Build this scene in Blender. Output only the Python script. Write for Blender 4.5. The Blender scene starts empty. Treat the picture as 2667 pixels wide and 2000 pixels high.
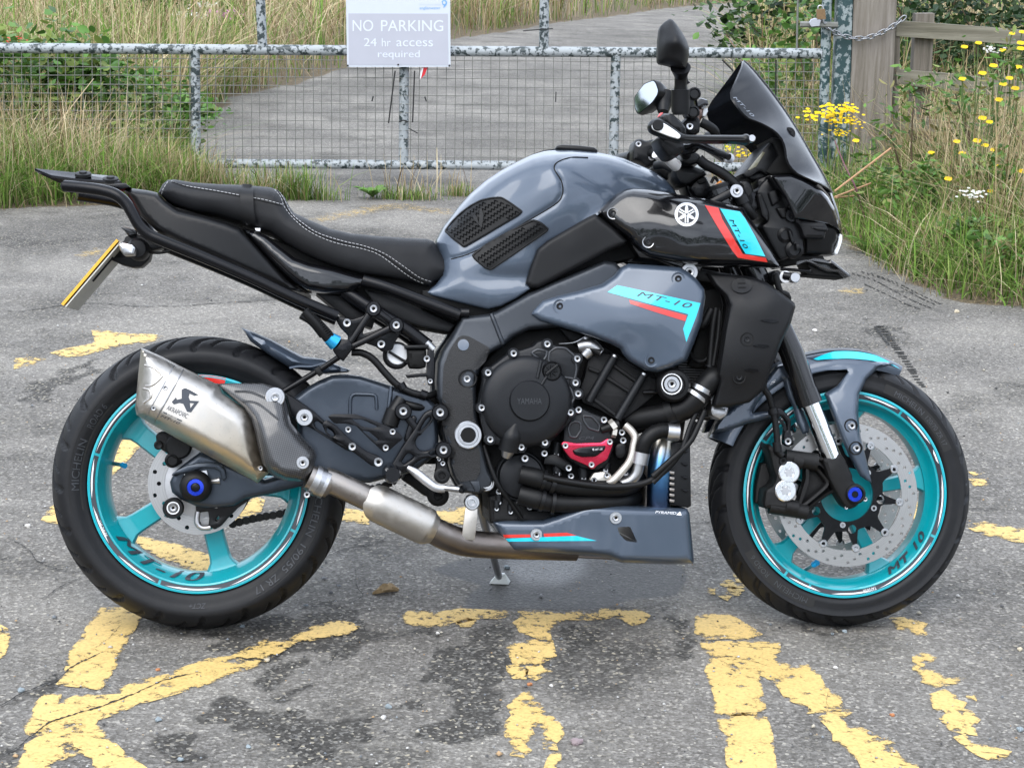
import bpy, bmesh, math, random
import numpy as np
from mathutils import Vector, Matrix
from mathutils.geometry import tessellate_polygon, delaunay_2d_cdt
R = math.radians
rng = np.random.default_rng(7)
random.seed(7)
scene = bpy.context.scene
COL = scene.collection

# ------------------------------------------------------------------ camera
CAM_H, PITCH, ROLL = 1.55973,0.229122,0.028893
FPX, IW, IH = 5318.0,2667.0,2000.0
_f = np.array([0, math.cos(PITCH),-math.sin(PITCH)])
_r0 = np.array([1.0,0,0]); _u0 = np.cross(_r0, _f)
CR = math.cos(ROLL) * _r0 + math.sin(ROLL) * _u0
CU = -math.sin(ROLL) * _r0 + math.cos(ROLL) * _u0
CO = np.array([0,0, CAM_H])
cam_data = bpy.data.cameras.new('camera')
cam_data.sensor_width = 36.0
cam_data.lens = 36.0 * FPX / IW
cam_data.clip_start = 0.05
cam_data.clip_end = 2000
cam = bpy.data.objects.new('camera', cam_data)
COL.objects.link(cam)
cam.matrix_world = Matrix(((CR[0], CU[0],-_f[0], CO[0]),(CR[1], CU[1],-_f[1], CO[1]),
                           (CR[2], CU[2],-_f[2], CO[2]),(0,0,0,1)))
scene.camera = cam

# ------------------------------------------------------------------ sky, sun, exposure
SUN_EL, SUN_AZ = R(52), R(200)          # high, behind the camera and a little to the left, veiled by cloud
world = bpy.data.worlds.new('World'); scene.world = world; world.use_nodes = True
wn = world.node_tree.nodes; wl = world.node_tree.links
wn.clear()
w_out = wn.new('ShaderNodeOutputWorld'); w_bg = wn.new('ShaderNodeBackground')
w_sky = wn.new('ShaderNodeTexSky'); w_sky.sky_type = 'NISHITA'; w_sky.sun_disc = False
w_sky.sun_elevation = SUN_EL; w_sky.sun_rotation = SUN_AZ
w_sky.air_density = 1.0; w_sky.dust_density = 4.0; w_sky.ozone_density = 1.0
w_hsv = wn.new('ShaderNodeHueSaturation'); w_hsv.inputs['Saturation'].default_value = 0.42
w_cl = wn.new('ShaderNodeTexNoise'); w_cl.inputs['Scale'].default_value = 2.3
w_cl.inputs['Detail'].default_value = 6; w_cl.inputs['Roughness'].default_value = 0.55
w_tc = wn.new('ShaderNodeTexCoord'); w_map = wn.new('ShaderNodeMapping'); w_map.inputs['Scale'].default_value = (1,1,2.2)
w_rmp = wn.new('ShaderNodeValToRGB')
w_rmp.color_ramp.elements[0].position = .36; w_rmp.color_ramp.elements[0].color = (.62,.64,.68,1)
w_rmp.color_ramp.elements[1].position = .64; w_rmp.color_ramp.elements[1].color = (1.25,1.25,1.25,1)
w_mul = wn.new('ShaderNodeMix'); w_mul.data_type = 'RGBA'; w_mul.blend_type = 'MULTIPLY'; w_mul.inputs[0].default_value = 1.0
w_mixw = wn.new('ShaderNodeMix'); w_mixw.data_type = 'RGBA'; w_mixw.inputs[0].default_value = 0.80
w_mixw.inputs[7].default_value = (7.9,8.7,10.0,1)       # the even cloud layer
wl.new(w_sky.outputs[0], w_hsv.inputs['Color']); wl.new(w_hsv.outputs[0], w_mixw.inputs[6])
wl.new(w_tc.outputs['Generated'], w_map.inputs[0]); wl.new(w_map.outputs[0], w_cl.inputs['Vector'])
wl.new(w_cl.outputs['Fac'], w_rmp.inputs[0])
wl.new(w_mixw.outputs[2], w_mul.inputs[6]); wl.new(w_rmp.outputs[0], w_mul.inputs[7])
wl.new(w_mul.outputs[2], w_bg.inputs[0]); wl.new(w_bg.outputs[0], w_out.inputs[0])
w_bg.inputs[1].default_value = 0.13
sun_d = bpy.data.lights.new('sun', 'SUN'); sun_d.energy = 1.1; sun_d.angle = R(48); sun_d.color = (1,.965,.91)
sun = bpy.data.objects.new('sun', sun_d); COL.objects.link(sun)
sun.rotation_euler = (R(90) - SUN_EL, 0,-SUN_AZ + math.pi)
vs = scene.view_settings
vs.view_transform = 'Standard'; vs.look = 'None'; vs.gamma = 1.0; vs.use_curve_mapping = False; vs.exposure = 1.05
scene.cycles.use_denoising = True
scene.cycles.max_bounces = 8
scene.cycles.transparent_max_bounces = 16

# ------------------------------------------------------------------ pixel helpers (where in the place a seen point stands)
_S1 = 2212 / 900.0; _S2 = 2212 / 450.0; _S3 = 1270 / 450.0; _S4 = 1269 / 400.0
REG = dict(A=(0,0, _S1), B=(850,0, _S1), C=(1767,0, _S1), D=(50,800, _S1), E=(850,700, _S1), F=(1700,850, _S1),
           G=(0,1325, _S1), H=(850,1325, _S1), I=(1767,1325, _S1), J=(0,400, _S1), K=(1767,450, _S1),
           L=(400,400, _S1), M=(1100,350, _S1), N=(1600,20, _S2), O=(1600,300, _S2), Q=(1850,400, _S2),
           R=(1650,850, _S3), S=(100,1000, _S4), T=(400,1130, _S4), U=(1950,1050, _S4), V=(1000,1100, _S4),
           X=(1380,1080, _S4), P=(0,0,1.0))

def px(reg, pts):
    ox, oy, s = REG[reg]
    return [(ox + p[0] / s, oy + p[1] / s) + tuple(p[2:]) for p in pts]

def p1(reg, x, y):
    ox, oy, s = REG[reg]
    return (ox + x / s, oy + y / s)

def rayd(p):
    return _f + (p[0] - IW / 2) / FPX * CR - (p[1] - IH / 2) / FPX * CU

def gp(p, z=0.0):
    """point of the ground (height z) seen at p"""
    d = rayd(p); t = (z - CAM_H) / d[2]
    return Vector(CO + d * t)

def yp(p, y):
    """point at depth y seen at p"""
    d = rayd(p); t = y / d[1]
    return Vector(CO + d * t)

# motorcycle frame: x forward, y to its left, z up, leaning on its stand
BX0, BY0, PSI, LEAN, WB = -0.669996,4.241636,0.0956424, R(13.0),1.42938
_fw = np.array([math.cos(PSI), math.sin(PSI),0]); _rt = np.array([math.sin(PSI),-math.cos(PSI),0]); _up = np.array([0,0,1.0])
_rt2 = math.cos(LEAN) * _rt + math.sin(LEAN) * _up
_up2 = math.cos(LEAN) * _up - math.sin(LEAN) * _rt
BO = np.array([BX0, BY0,0.0])
BIKE_M = Matrix(((_fw[0],-_rt2[0], _up2[0], BO[0]),(_fw[1],-_rt2[1], _up2[1], BO[1]),(_fw[2],-_rt2[2], _up2[2], BO[2]),(0,0,0,1)))
_OL = np.array([(CO - BO) @ _fw, (CO - BO) @ _rt2,(CO - BO) @ _up2])

def lp(p, W):
    d = rayd(p)
    dl = (d @ _fw, d @ _rt2, d @ _up2)
    t = (W - _OL[1]) / dl[1]
    return Vector((_OL[0] + t * dl[0],-W, _OL[2] + t * dl[2]))

def lpa(P, W):
    """vectorised: P (n,2) pixels, W (n,) -> (n,3) local"""
    P = np.asarray(P, float); W = np.broadcast_to(np.asarray(W, float),(len(P),))
    d = _f[None] + ((P[:, 0] - IW / 2) / FPX)[:, None] * CR[None] - ((P[:, 1] - IH / 2) / FPX)[:, None] * CU[None]
    dx, dw, dz = d @ _fw, d @ _rt2, d @ _up2
    t = (W - _OL[1]) / dw
    return np.stack([_OL[0] + t * dx, -W, _OL[2] + t * dz],1)

# ------------------------------------------------------------------ materials
MATS = {}
def node_mat(name):
    m = bpy.data.materials.new(name); m.use_nodes = True
    nt = m.node_tree; nt.nodes.clear()
    o = nt.nodes.new('ShaderNodeOutputMaterial'); b = nt.nodes.new('ShaderNodeBsdfPrincipled')
    nt.links.new(b.outputs[0], o.inputs[0])
    return m, nt, b

def ramp(nt, stops):
    r = nt.nodes.new('ShaderNodeValToRGB'); e = r.color_ramp.elements
    while len(e) < len(stops): e.new(0.5)
    for k, (p, c) in enumerate(stops):
        e[k].position = p
        e[k].color = (c, c, c, 1) if not hasattr(c, '__len__') else (*c[:3],1)
    return r

def noise(nt, scale, detail=3, rough=.55, vec=None, dim='3D'):
    n = nt.nodes.new('ShaderNodeTexNoise'); n.inputs['Scale'].default_value = scale
    n.inputs['Detail'].default_value = detail; n.inputs['Roughness'].default_value = rough
    if vec is not None: nt.links.new(vec, n.inputs['Vector'])
    return n

def objco(nt):
    return nt.nodes.new('ShaderNodeTexCoord').outputs['Object']

def mixc(nt, fac, a, b, blend='MIX'):
    m = nt.nodes.new('ShaderNodeMix'); m.data_type = 'RGBA'; m.blend_type = blend
    for k, v in ((0, fac),(6, a),(7, b)):
        if hasattr(v, 'is_linked') or hasattr(v, 'links'): nt.links.new(v, m.inputs[k])
        elif k == 0: m.inputs[0].default_value = v
        else: m.inputs[k].default_value = (*v[:3],1)
    return m.outputs[2]

def M(name, color, rough=.5, metal=0.0, coat=0.0, bump=0.0, bscale=400, var=.12, vscale=35, rvar=.10, dust=0.0, spec=.5, coat_rough=.04):
    if name in MATS: return MATS[name]
    m, nt, b = node_mat(name)
    co = objco(nt)
    n = noise(nt, vscale, 5,.6, co)
    c0 = tuple(max(0, x * (1 - var)) for x in color); c1 = tuple(min(1, x * (1 + var)) for x in color)
    col = mixc(nt, n.outputs['Fac'], c0, c1)
    if dust > 0:
        n2 = noise(nt, vscale * 2.6,6,.65, co)
        rr = ramp(nt, [(.45,0),(.8, dust)]); nt.links.new(n2.outputs['Fac'], rr.inputs[0])
        col = mixc(nt, rr.outputs[0], col, (.15,.14,.13))
    nt.links.new(col, b.inputs['Base Color'])
    mr = nt.nodes.new('ShaderNodeMapRange'); mr.inputs['To Min'].default_value = max(.02, rough - rvar); mr.inputs['To Max'].default_value = min(1, rough + rvar)
    nt.links.new(n.outputs['Fac'], mr.inputs['Value']); nt.links.new(mr.outputs[0], b.inputs['Roughness'])
    b.inputs['Metallic'].default_value = metal
    b.inputs['Coat Weight'].default_value = coat; b.inputs['Coat Roughness'].default_value = coat_rough
    b.inputs['Specular IOR Level'].default_value = spec
    if bump > 0:
        nb = noise(nt, bscale, 2,.5, co); bp = nt.nodes.new('ShaderNodeBump')
        bp.inputs['Strength'].default_value = bump; bp.inputs['Distance'].default_value = .0015
        nt.links.new(nb.outputs['Fac'], bp.inputs['Height']); nt.links.new(bp.outputs[0], b.inputs['Normal'])
    MATS[name] = m
    return m

# ------------------------------------------------------------------ mesh helpers
ABS = set()          # parts whose own origin is off the thing's origin while their sub-parts are given in the thing's frame
def link(o, parent=None):
    COL.objects.link(o)
    if parent is not None:
        o.parent = parent
        if parent.name in ABS: o.matrix_parent_inverse = Matrix.Translation(-parent.location)
    return o

def mk(name, verts, faces, mat, parent=None, smooth=True, angle=38, edges=()):
    me = bpy.data.meshes.new(name)
    me.from_pydata([tuple(v) for v in verts], list(edges),[tuple(f) for f in faces])
    me.validate(clean_customdata=False)
    if mat is not None: me.materials.append(mat)
    if smooth and len(me.polygons):
        me.polygons.foreach_set('use_smooth', [True] * len(me.polygons))
        me.set_sharp_from_angle(angle=R(angle))
    me.update()
    return link(bpy.data.objects.new(name, me), parent)

def fixnormals(o):
    bm = bmesh.new(); bm.from_mesh(o.data); bmesh.ops.recalc_face_normals(bm, faces=bm.faces); bm.to_mesh(o.data); bm.free()
    o.data.set_sharp_from_angle(angle=R(38)); o.data.update()
    return o

def empty(name, loc=(0,0,0), parent=None):
    o = bpy.data.objects.new(name, None); o.empty_display_size = .1; o.location = loc
    return link(o, parent)

def tag(o, label=None, cat=None, group=None, kind=None):
    if label: o['label'] = label
    if cat: o['category'] = cat
    if group: o['group'] = group
    if kind: o['kind'] = kind
    return o

def catmull(pts, n=6, closed=False):
    P = [np.array(p, float) for p in pts]; m = len(P); out = []
    rngk = range(m) if closed else range(m - 1)
    for i in rngk:
        a = P[(i - 1) % m] if closed or i > 0 else 2 * P[0] - P[1]
        b = P[i]; c = P[(i + 1) % m]
        d = P[(i + 2) % m] if closed or i + 2 < m else 2 * P[-1] - P[-2]
        for k in range(n):
            t = k / n
            out.append(.5 * ((2 * b) + (c - a) * t + (2 * a - 5 * b + 4 * c - d) * t * t + (-a + 3 * b - 3 * c + d) * t ** 3))
    if not closed: out.append(P[-1])
    return out

def resample_soft(pts, r=6.0, n=3):
    """round the corners of a closed polygon a little (pixels)"""
    out = []; m = len(pts)
    for i in range(m):
        a = np.array(pts[i - 1][:2], float); b = np.array(pts[i][:2], float); c = np.array(pts[(i + 1) % m][:2], float)
        la, lc = np.linalg.norm(a - b), np.linalg.norm(c - b)
        if la < 1e-6 or lc < 1e-6: continue
        k = min(r, la * .4, lc * .4)
        s = b + (a - b) / la * k; e = b + (c - b) / lc * k
        for j in range(n + 1):
            t = j / n
            out.append(tuple((1 - t) ** 2 * s + 2 * t * (1 - t) * b + t * t * e))
    return out

def area2(P):
    return sum(P[i - 1][0] * P[i][1] - P[i][0] * P[i - 1][1] for i in range(len(P)))

def inset(P, d):
    """inward offset of a closed 2-D polygon"""
    P = [np.array(p[:2], float) for p in P]; m = len(P); sgn = 1 if area2(P) > 0 else -1; out = []
    for i in range(m):
        a, b, c = P[i - 1], P[i], P[(i + 1) % m]
        e1, e2 = b - a, c - b
        l1, l2 = np.linalg.norm(e1) + 1e-12, np.linalg.norm(e2) + 1e-12
        n1 = np.array([-e1[1], e1[0]]) / l1 * sgn; n2 = np.array([-e2[1], e2[0]]) / l2 * sgn
        n = n1 + n2; ln = np.linalg.norm(n)
        n = n1 if ln < 1e-6 else n / ln
        k = min(1.8,1 / max(.3, float(n @ n1)))
        out.append(b + n * d * k)
    return out

def prism(name, outline, W0, W1, mat, parent=None, bev=.002, holes=(), soft=0, smooth=True, back=True):
    """flat piece with a traced outline: near face at W1, far face at W0, rounded near edge; holes go through"""
    loops = [list(outline)] + [list(h) for h in holes]
    if soft: loops = [resample_soft(l, soft) for l in loops]
    L2 = []
    for l in loops:
        a = lpa([q[:2] for q in l], W1); L2.append([np.array((v[0], v[2])) for v in a])
    verts = []; faces = []; cap_idx = []; capv = []; back_idx = []; backv = []
    for li, l in enumerate(L2):
        sg = 1 if li == 0 else -1
        rings = [(0, W0),(0, W1 - bev),(bev * .35, W1 - bev * .3),(bev, W1)] if bev > 0 else [(0, W0),(0, W1)]
        n = len(l); base = len(verts); ids = []
        for off, w in rings:
            ll = inset(l, off * sg) if off else l
            ids.append(range(len(verts), len(verts) + n))
            verts += [(v[0],-w, v[1]) for v in ll]
        for a, b in zip(ids[:-1], ids[1:]):
            for k in range(n):
                k2 = (k + 1) % n
                faces.append((a[k], a[k2], b[k2], b[k]))
        cap_idx += list(ids[-1]); capv.append([Vector((verts[i][0], verts[i][2],0)) for i in ids[-1]])
        back_idx += list(ids[0]); backv.append([Vector((verts[i][0], verts[i][2],0)) for i in ids[0]])
    for t in tessellate_polygon(capv): faces.append(tuple(cap_idx[i] for i in t))
    if back:
        for t in tessellate_polygon(backv): faces.append(tuple(back_idx[i] for i in t))
    o = mk(name, verts, faces, mat, parent, smooth)
    return fixnormals(o)

def rbf(ctrl):
    """smooth field through control values [(x, y, v),...]"""
    C = np.array(ctrl, float); n = len(C)
    if n == 1: return lambda P: np.full(len(P), C[0,2])
    if n <= 3:
        def f(P):
            d = np.linalg.norm(P[:, None] - C[None, :, :2], axis=2) + 1e-3; w = d ** -2
            return (w * C[None, :, 2]).sum(1) / w.sum(1)
        return f
    m0 = C[:, :2].mean(0); U, S1, Vt = np.linalg.svd(C[:, :2] - m0, full_matrices=False)
    if S1[1] < .28 * S1[0]:            # control points almost in a line: hold the value level across it
        off = Vt[1] * float(np.ptp((C[:, :2] - m0) @ Vt[0])) * .5
        C = np.vstack([C, np.column_stack([C[:, :2] + off, C[:, 2]]), np.column_stack([C[:, :2] - off, C[:, 2]])]); n = len(C)
    sc = max(1e-6, float(np.ptp(C[:, :2], axis=0).max())); Q = C[:, :2] / sc
    def phi(d): return np.where(d > 1e-9, d * d * np.log(np.maximum(d, 1e-9)),0)
    K = phi(np.linalg.norm(Q[:, None] - Q[None], axis=2)) + np.eye(n) * .02
    Pm = np.hstack([np.ones((n, 1)), Q]); S = np.block([[K, Pm],[Pm.T, np.zeros((3,3))]])
    w = np.linalg.lstsq(S, np.append(C[:, 2],[0,0,0]), rcond=None)[0]
    lo, hi = C[:, 2].min() - .012, C[:, 2].max() + .012
    return lambda P: np.clip(phi(np.linalg.norm(P[:, None] / sc - Q[None], axis=2)) @ w[:n] + w[n] + (P / sc) @ w[n + 1:], lo, hi)

def polydist(P, poly):
    A = np.array([q[:2] for q in poly], float); B = np.roll(A, -1,0); d = np.full(len(P),1e9)
    for a, b in zip(A, B):
        e = b - a; L = e @ e + 1e-12
        t = np.clip(((P - a) @ e) / L, 0,1)
        d = np.minimum(d, np.linalg.norm(P - (a + t[:, None] * e), axis=1))
    return d

def inpoly(P, poly):
    A = np.array([q[:2] for q in poly], float); B = np.roll(A, -1,0); c = np.zeros(len(P), bool)
    for a, b in zip(A, B):
        with np.errstate(divide='ignore', invalid='ignore'):
            x = (b[0] - a[0]) * (P[:, 1] - a[1]) / (b[1] - a[1] + 1e-15) + a[0]
        c ^= ((a[1] > P[:, 1]) != (b[1] > P[:, 1])) & (P[:, 0] < x)
    return c

def densify(poly, g, closed=True):
    out = []; m = len(poly)
    for i in range(m if closed else m - 1):
        a = np.array(poly[i][:2], float); b = np.array(poly[(i + 1) % m][:2], float)
        k = max(1, int(np.linalg.norm(b - a) / g))
        for j in range(k): out.append(tuple(a + (b - a) * j / k))
    if not closed: out.append(tuple(poly[-1][:2]))
    return out

def tri_fill(outline, g, holes=(), rings=()):
    """triangulate a traced outline with inner points every g pixels -> P (n,2), tris, boundary index loops"""
    loops = [densify(outline, g)] + [densify(h, g) for h in holes]
    V = []; Ed = []; bl = []
    for l in loops:
        s = len(V); V += l; n = len(l)
        Ed += [(s + k, s + (k + 1) % n) for k in range(n)]; bl.append(list(range(s, s + n)))
    A = np.array(V); lo = A.min(0); hi = A.max(0)
    xs = np.arange(lo[0] + g * .5, hi[0], g); ys = np.arange(lo[1] + g * .5, hi[1], g * .866)
    G = np.array([(x + (g * .5 if j % 2 else 0), y) for j, y in enumerate(ys) for x in xs])
    if len(G):
        k = inpoly(G, loops[0])
        for h in loops[1:]: k &= ~inpoly(G, h)
        G = G[k]
        if len(G):
            d = np.full(len(G),1e9)
            for l in loops: d = np.minimum(d, polydist(G, l))
            G = G[d > g * .55]; d = d[d > g * .55]
    if rings:
        G = G[d > max(rings) + g * .35] if len(G) else G
        for off in rings:
            q = np.array(inset(loops[0], off)); q = q[inpoly(q, loops[0])]
            if len(q): q = q[polydist(q, loops[0]) > off * .85]
            if len(q): G = np.vstack([G, q]) if len(G) else q
    allv = [Vector(v) for v in V] + [Vector(v) for v in G]
    vo, eo, fo, *_ = delaunay_2d_cdt(allv, Ed, [],1,1e-5)
    P = np.array([tuple(v) for v in vo]); T = [tuple(f) for f in fo]
    if holes:
        c = np.array([P[list(t)].mean(0) for t in T]); k = np.ones(len(T), bool)
        for h in loops[1:]: k &= ~inpoly(c, h)
        T = [t for t, q in zip(T, k) if q]
    cnt = {}
    for t in T:
        for a, b in zip(t, t[1:] + t[:1]):
            key = (min(a, b), max(a, b)); cnt[key] = cnt.get(key, 0) + 1
    be = [e for e, c in cnt.items() if c == 1]
    return P, T, be

class Surf:
    """a swelling surface over a traced outline: lateral distance W(pixel)"""
    def __init__(s, outline, core, edge=None, rad=60, power=2.0):
        s.o = [q[:2] for q in outline]; s.core = rbf(core); s.edge = rbf(edge) if edge else None; s.r = rad; s.p = power
    def W(s, P):
        P = np.asarray(P, float)
        c = s.core(P)
        if s.edge is None: return c
        e = s.edge(P); d = polydist(P, s.o); t = np.clip(d / s.r, 0,1)
        k = (1 - (1 - t) ** s.p) ** (1 / s.p)
        return e + (c - e) * k

def body(name, surf, mat, parent=None, g=10, back='mirror', holes=(), angle=45, extra=None):
    """solid whose near side is surf; far side mirrored ('mirror'), flat at a value, or surf minus ('t', thickness)"""
    P, T, be = tri_fill(surf.o, g, holes, [surf.r * k for k in ((.04,.16,.38,.7,1.0) if surf.r < 32 else (.03,.10,.22,.4))] if surf.edge else ())
    W = surf.W(P)
    if extra is not None: W = W + extra(P)
    F3 = lpa(P, W)
    if back == 'mirror': B3 = F3 * np.array([1,-1,1])
    elif isinstance(back, tuple): B3 = F3 + np.array([0, back[1],0])
    else: B3 = F3.copy(); B3[:, 1] = -back
    n = len(P)
    faces = [t for t in T] + [tuple(i + n for i in t[::-1]) for t in T]
    faces += [(a, b, b + n, a + n) for a, b in be]
    o = mk(name, np.vstack([F3, B3]), faces, mat, parent, True, angle)
    fixnormals(o); o.data.set_sharp_from_angle(angle=R(angle))
    return o

def decal(name, outline, surf, mat, parent=None, eps=.0011, g=7, holes=()):
    """print lying on a surface (surf or a plain W)"""
    P, T, be = tri_fill(outline, g, holes)
    W = (surf.W(P) if hasattr(surf, 'W') else np.full(len(P), surf)) + eps
    F3 = lpa(P, W)
    B3 = F3 + np.array([0, eps * .8,0]); n = len(P)
    faces = [t for t in T] + [tuple(i + n for i in t[::-1]) for t in T] + [(a, b, b + n, a + n) for a, b in be]
    o = mk(name, np.vstack([F3, B3]), faces, mat, parent, True, 60)
    return fixnormals(o)

def tube(name, pts, rad, mat, parent=None, seg=10, sm=5, flat=None, caps=True):
    """round bar through 3-D points (Vectors); rad number or list; flat=(ky) squashes along y"""
    P = catmull([tuple(p) for p in pts], sm) if sm > 1 and len(pts) > 2 else [np.array(tuple(p), float) for p in pts]
    n = len(P)
    if hasattr(rad, '__len__'):
        t = np.linspace(0, len(rad) - 1, n); rr = np.interp(t, range(len(rad)), rad)
    else: rr = np.full(n, rad)
    T = [P[min(i + 1, n - 1)] - P[max(i - 1,0)] for i in range(n)]
    T = [t / (np.linalg.norm(t) + 1e-12) for t in T]
    ref = np.array([0,1.0,0]) if abs(T[0][1]) < .9 else np.array([0,0,1.0])
    N = np.cross(T[0], ref); N /= np.linalg.norm(N)
    V = []; Fc = []
    for i in range(n):
        N = N - T[i] * (N @ T[i]); N /= np.linalg.norm(N) + 1e-12
        B = np.cross(T[i], N)
        for k in range(seg):
            a = 2 * math.pi * k / seg
            q = N * math.cos(a) + B * math.sin(a)
            if flat: q = q * np.array([1, flat, 1])
            V.append(P[i] + q * rr[i])
    for i in range(n - 1):
        for k in range(seg):
            k2 = (k + 1) % seg
            Fc.append((i * seg + k, i * seg + k2,(i + 1) * seg + k2,(i + 1) * seg + k))
    if caps:
        Fc.append(tuple(range(seg))[::-1]); Fc.append(tuple((n - 1) * seg + k for k in range(seg)))
    return mk(name, V, Fc, mat, parent, True, 50)

def tp(reg, pts):
    """region points (x, y, W) -> 3-D local points"""
    return [lp(q[:2], q[2]) for q in px(reg, pts)]

def lathe_data(name, prof, seg, mat, closed=False, inner=None):
    """surface of revolution about -y (towards the near side): prof [(r, w)]; w grows towards the near side"""
    V = []; Fc = []; n = len(prof)
    for k in range(seg):
        a = 2 * math.pi * k / seg
        for r, w in prof: V.append((r * math.cos(a),-w, r * math.sin(a)))
    for k in range(seg):
        k2 = (k + 1) % seg
        for i in range(n if closed else n - 1):
            j = (i + 1) % n
            Fc.append((k * n + i, k2 * n + i, k2 * n + j, k * n + j))
    me = bpy.data.meshes.new(name); me.from_pydata(V, [], Fc)
    bm = bmesh.new(); bm.from_mesh(me); bmesh.ops.remove_doubles(bm, verts=bm.verts, dist=1e-6)
    bmesh.ops.recalc_face_normals(bm, faces=bm.faces); bm.to_mesh(me); bm.free()
    if mat: me.materials.append(mat)
    if inner:
        me.materials.append(inner[0])
        for p in me.polygons:
            if all(math.hypot(me.vertices[i].co.x, me.vertices[i].co.z) < inner[1] for i in p.vertices): p.material_index = 1
    me.polygons.foreach_set('use_smooth', [True] * len(me.polygons)); me.set_sharp_from_angle(angle=R(40)); me.update()
    return me

def lathe(name, loc, prof, mat, parent=None, seg=28, closed=False):
    o = bpy.data.objects.new(name, lathe_data(name, prof, seg, mat, closed)); o.location = loc
    ABS.add(o.name)
    return link(o, parent)

def mirror_copy(o, parent=None, name=None):
    c = o.copy(); c.scale = (o.scale[0],-o.scale[1], o.scale[2]); c.location = (o.location[0],-o.location[1], o.location[2])
    return link(c, parent if parent else o.parent)

def text_mesh(s, shear=0.0, bold=0.0, spacing=1.0, res=4):
    """flat outlines of lettering, unit height -> V (n,2), faces"""
    cu = bpy.data.curves.new('lettering', 'FONT'); cu.body = s; cu.size = 1.0; cu.shear = shear
    cu.space_character = spacing; cu.resolution_u = res; cu.fill_mode = 'FRONT'
    ob = bpy.data.objects.new('lettering', cu); COL.objects.link(ob)
    dg = bpy.context.evaluated_depsgraph_get(); dg.update()
    me = bpy.data.meshes.new_from_object(ob.evaluated_get(dg))
    V = np.array([v.co[:2] for v in me.vertices]); Fc = [tuple(p.vertices) for p in me.polygons]
    bpy.data.objects.remove(ob); bpy.data.curves.remove(cu); bpy.data.meshes.remove(me)
    V = V - V.min(0)
    return V, Fc

def text_px(name, s, a, b, height, surf, mat, parent=None, eps=.0020, shear=0.0, bold=0.0, spacing=1.0):
    """lettering whose base line runs from pixel a to pixel b, cap height in pixels, lying on surf"""
    V, Fc = text_mesh(s, shear, bold, spacing)
    w = V[:, 0].max(); h = V[:, 1].max()
    a = np.array(a, float); b = np.array(b, float); d = b - a; L = np.linalg.norm(d); d /= L
    up = np.array([d[1],-d[0]])
    P = a + (V[:, :1] / w * L) * d + (V[:, 1:] / h * height) * up
    W = (surf.W(P) if hasattr(surf, 'W') else np.full(len(P), surf)) + eps
    return mk(name, lpa(P, W), Fc, mat, parent, False)
# ================================================================== ground
EDGE_L = np.array([(9.0,-4.6),(10.19,-2.6),(10.56,-2.09),(10.75,-1.70),(11.3,-1.74),(11.73,-1.85),(12.6,-2.02),(14.48,-2.26),(16.67,-2.32),(18.0,-1.96),(19.9,-1.71),(24.5,-.84),(27.9,.10),(34.3,2.46),(38.5,4.4),(46,9.0),(60,26)])
EDGE_R = np.array([(5.0,9.0),(7.4,4.5),(8.0,2.7),(8.3,2.11),(8.54,1.82),(9.22,1.68),(10.19,1.63),(11,1.66),(11.6,1.60),(12,1.15),(14,1.38),(18,1.90),(24.7,2.60),(28.5,3.05),(38,5.6),(46,11),(60,29)])
def veg_depth(x, y):
    """metres inside the verge (positive) or out on the asphalt (negative)"""
    l = np.interp(y, EDGE_L[:, 0], EDGE_L[:, 1]) - x
    l = np.where(y < 9.0,-4.6 - x, l)
    r = x - np.interp(y, EDGE_R[:, 0], EDGE_R[:, 1])
    return np.maximum(l, r)
def to_px(X, Y, Z=0.0):
    d = np.stack([X, Y, np.broadcast_to(Z, np.shape(X)) - CAM_H],-1); z = d @ _f
    return np.stack([IW / 2 + FPX * (d @ CR) / z, IH / 2 - FPX * (d @ CU) / z],-1)

def steps(segs):
    out = [segs[0][0]]
    for a, b, s in segs:
        n = max(1, int(round((b - a) / s))); out += list(a + (b - a) * (np.arange(n) + 1) / n)
    return np.array(out)
gx = steps([(-300,-30,30),(-30,-6,2),(-6,-2.6,.1),(-2.6,2.6,.0195),(2.6,6,.1),(6,30,2),(30,300,30)])
gy = steps([(-8,3.2,1.2),(3.2,6.4,.016),(6.4,9,.035),(9,13,.08),(13,40,.5),(40,100,6),(100,700,60)])
GX, GY = np.meshgrid(gx, gy, indexing='ij'); nx, ny = GX.shape
x_, y_ = GX.ravel(), GY.ravel()
def wob(x, y, s, seed):
    r = np.random.default_rng(seed); o = 0
    for k in range(6):
        a = r.uniform(0,6.28); f = s * r.uniform(.5,1.7); p = r.uniform(0,6.28); o = o + np.sin((x * math.cos(a) + y * math.sin(a)) * f + p)
    return o / 6
zz = .010 * wob(x_, y_, .9,1) * np.clip((y_ - 6.5) / 3,0,1)
vd = veg_depth(x_, y_)
zz = zz + np.clip(vd, 0,1.2) * .06
near = (y_ > 3) & (y_ < 28) & (np.abs(x_) < 5); PX = np.full((len(x_),2),-1e5); PX[near] = to_px(x_[near], y_[near])
def mask_px(polys, soft=22.0, jit=52.0):
    m = np.zeros(len(x_)); P = PX[near]
    P = P + jit * np.stack([wob(x_[near], y_[near],22,3) + .6 * wob(x_[near], y_[near],60,5),.6 * wob(x_[near], y_[near],25,4) + .4 * wob(x_[near], y_[near],70,6)],1)
    acc = np.zeros(len(P))
    for p in polys:
        A = np.array(p); bb = (P[:, 0] > A[:, 0].min() - 60) & (P[:, 0] < A[:, 0].max() + 60) & (P[:, 1] > A[:, 1].min() - 60) & (P[:, 1] < A[:, 1].max() + 60)
        if not bb.any(): continue
        Q = P[bb]; ins = inpoly(Q, p); d = polydist(Q, p); v = np.clip(.5 + np.where(ins, d, -d) / soft, 0,1)
        acc[bb] = np.maximum(acc[bb], v)
    m[near] = acc
    return m
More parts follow.
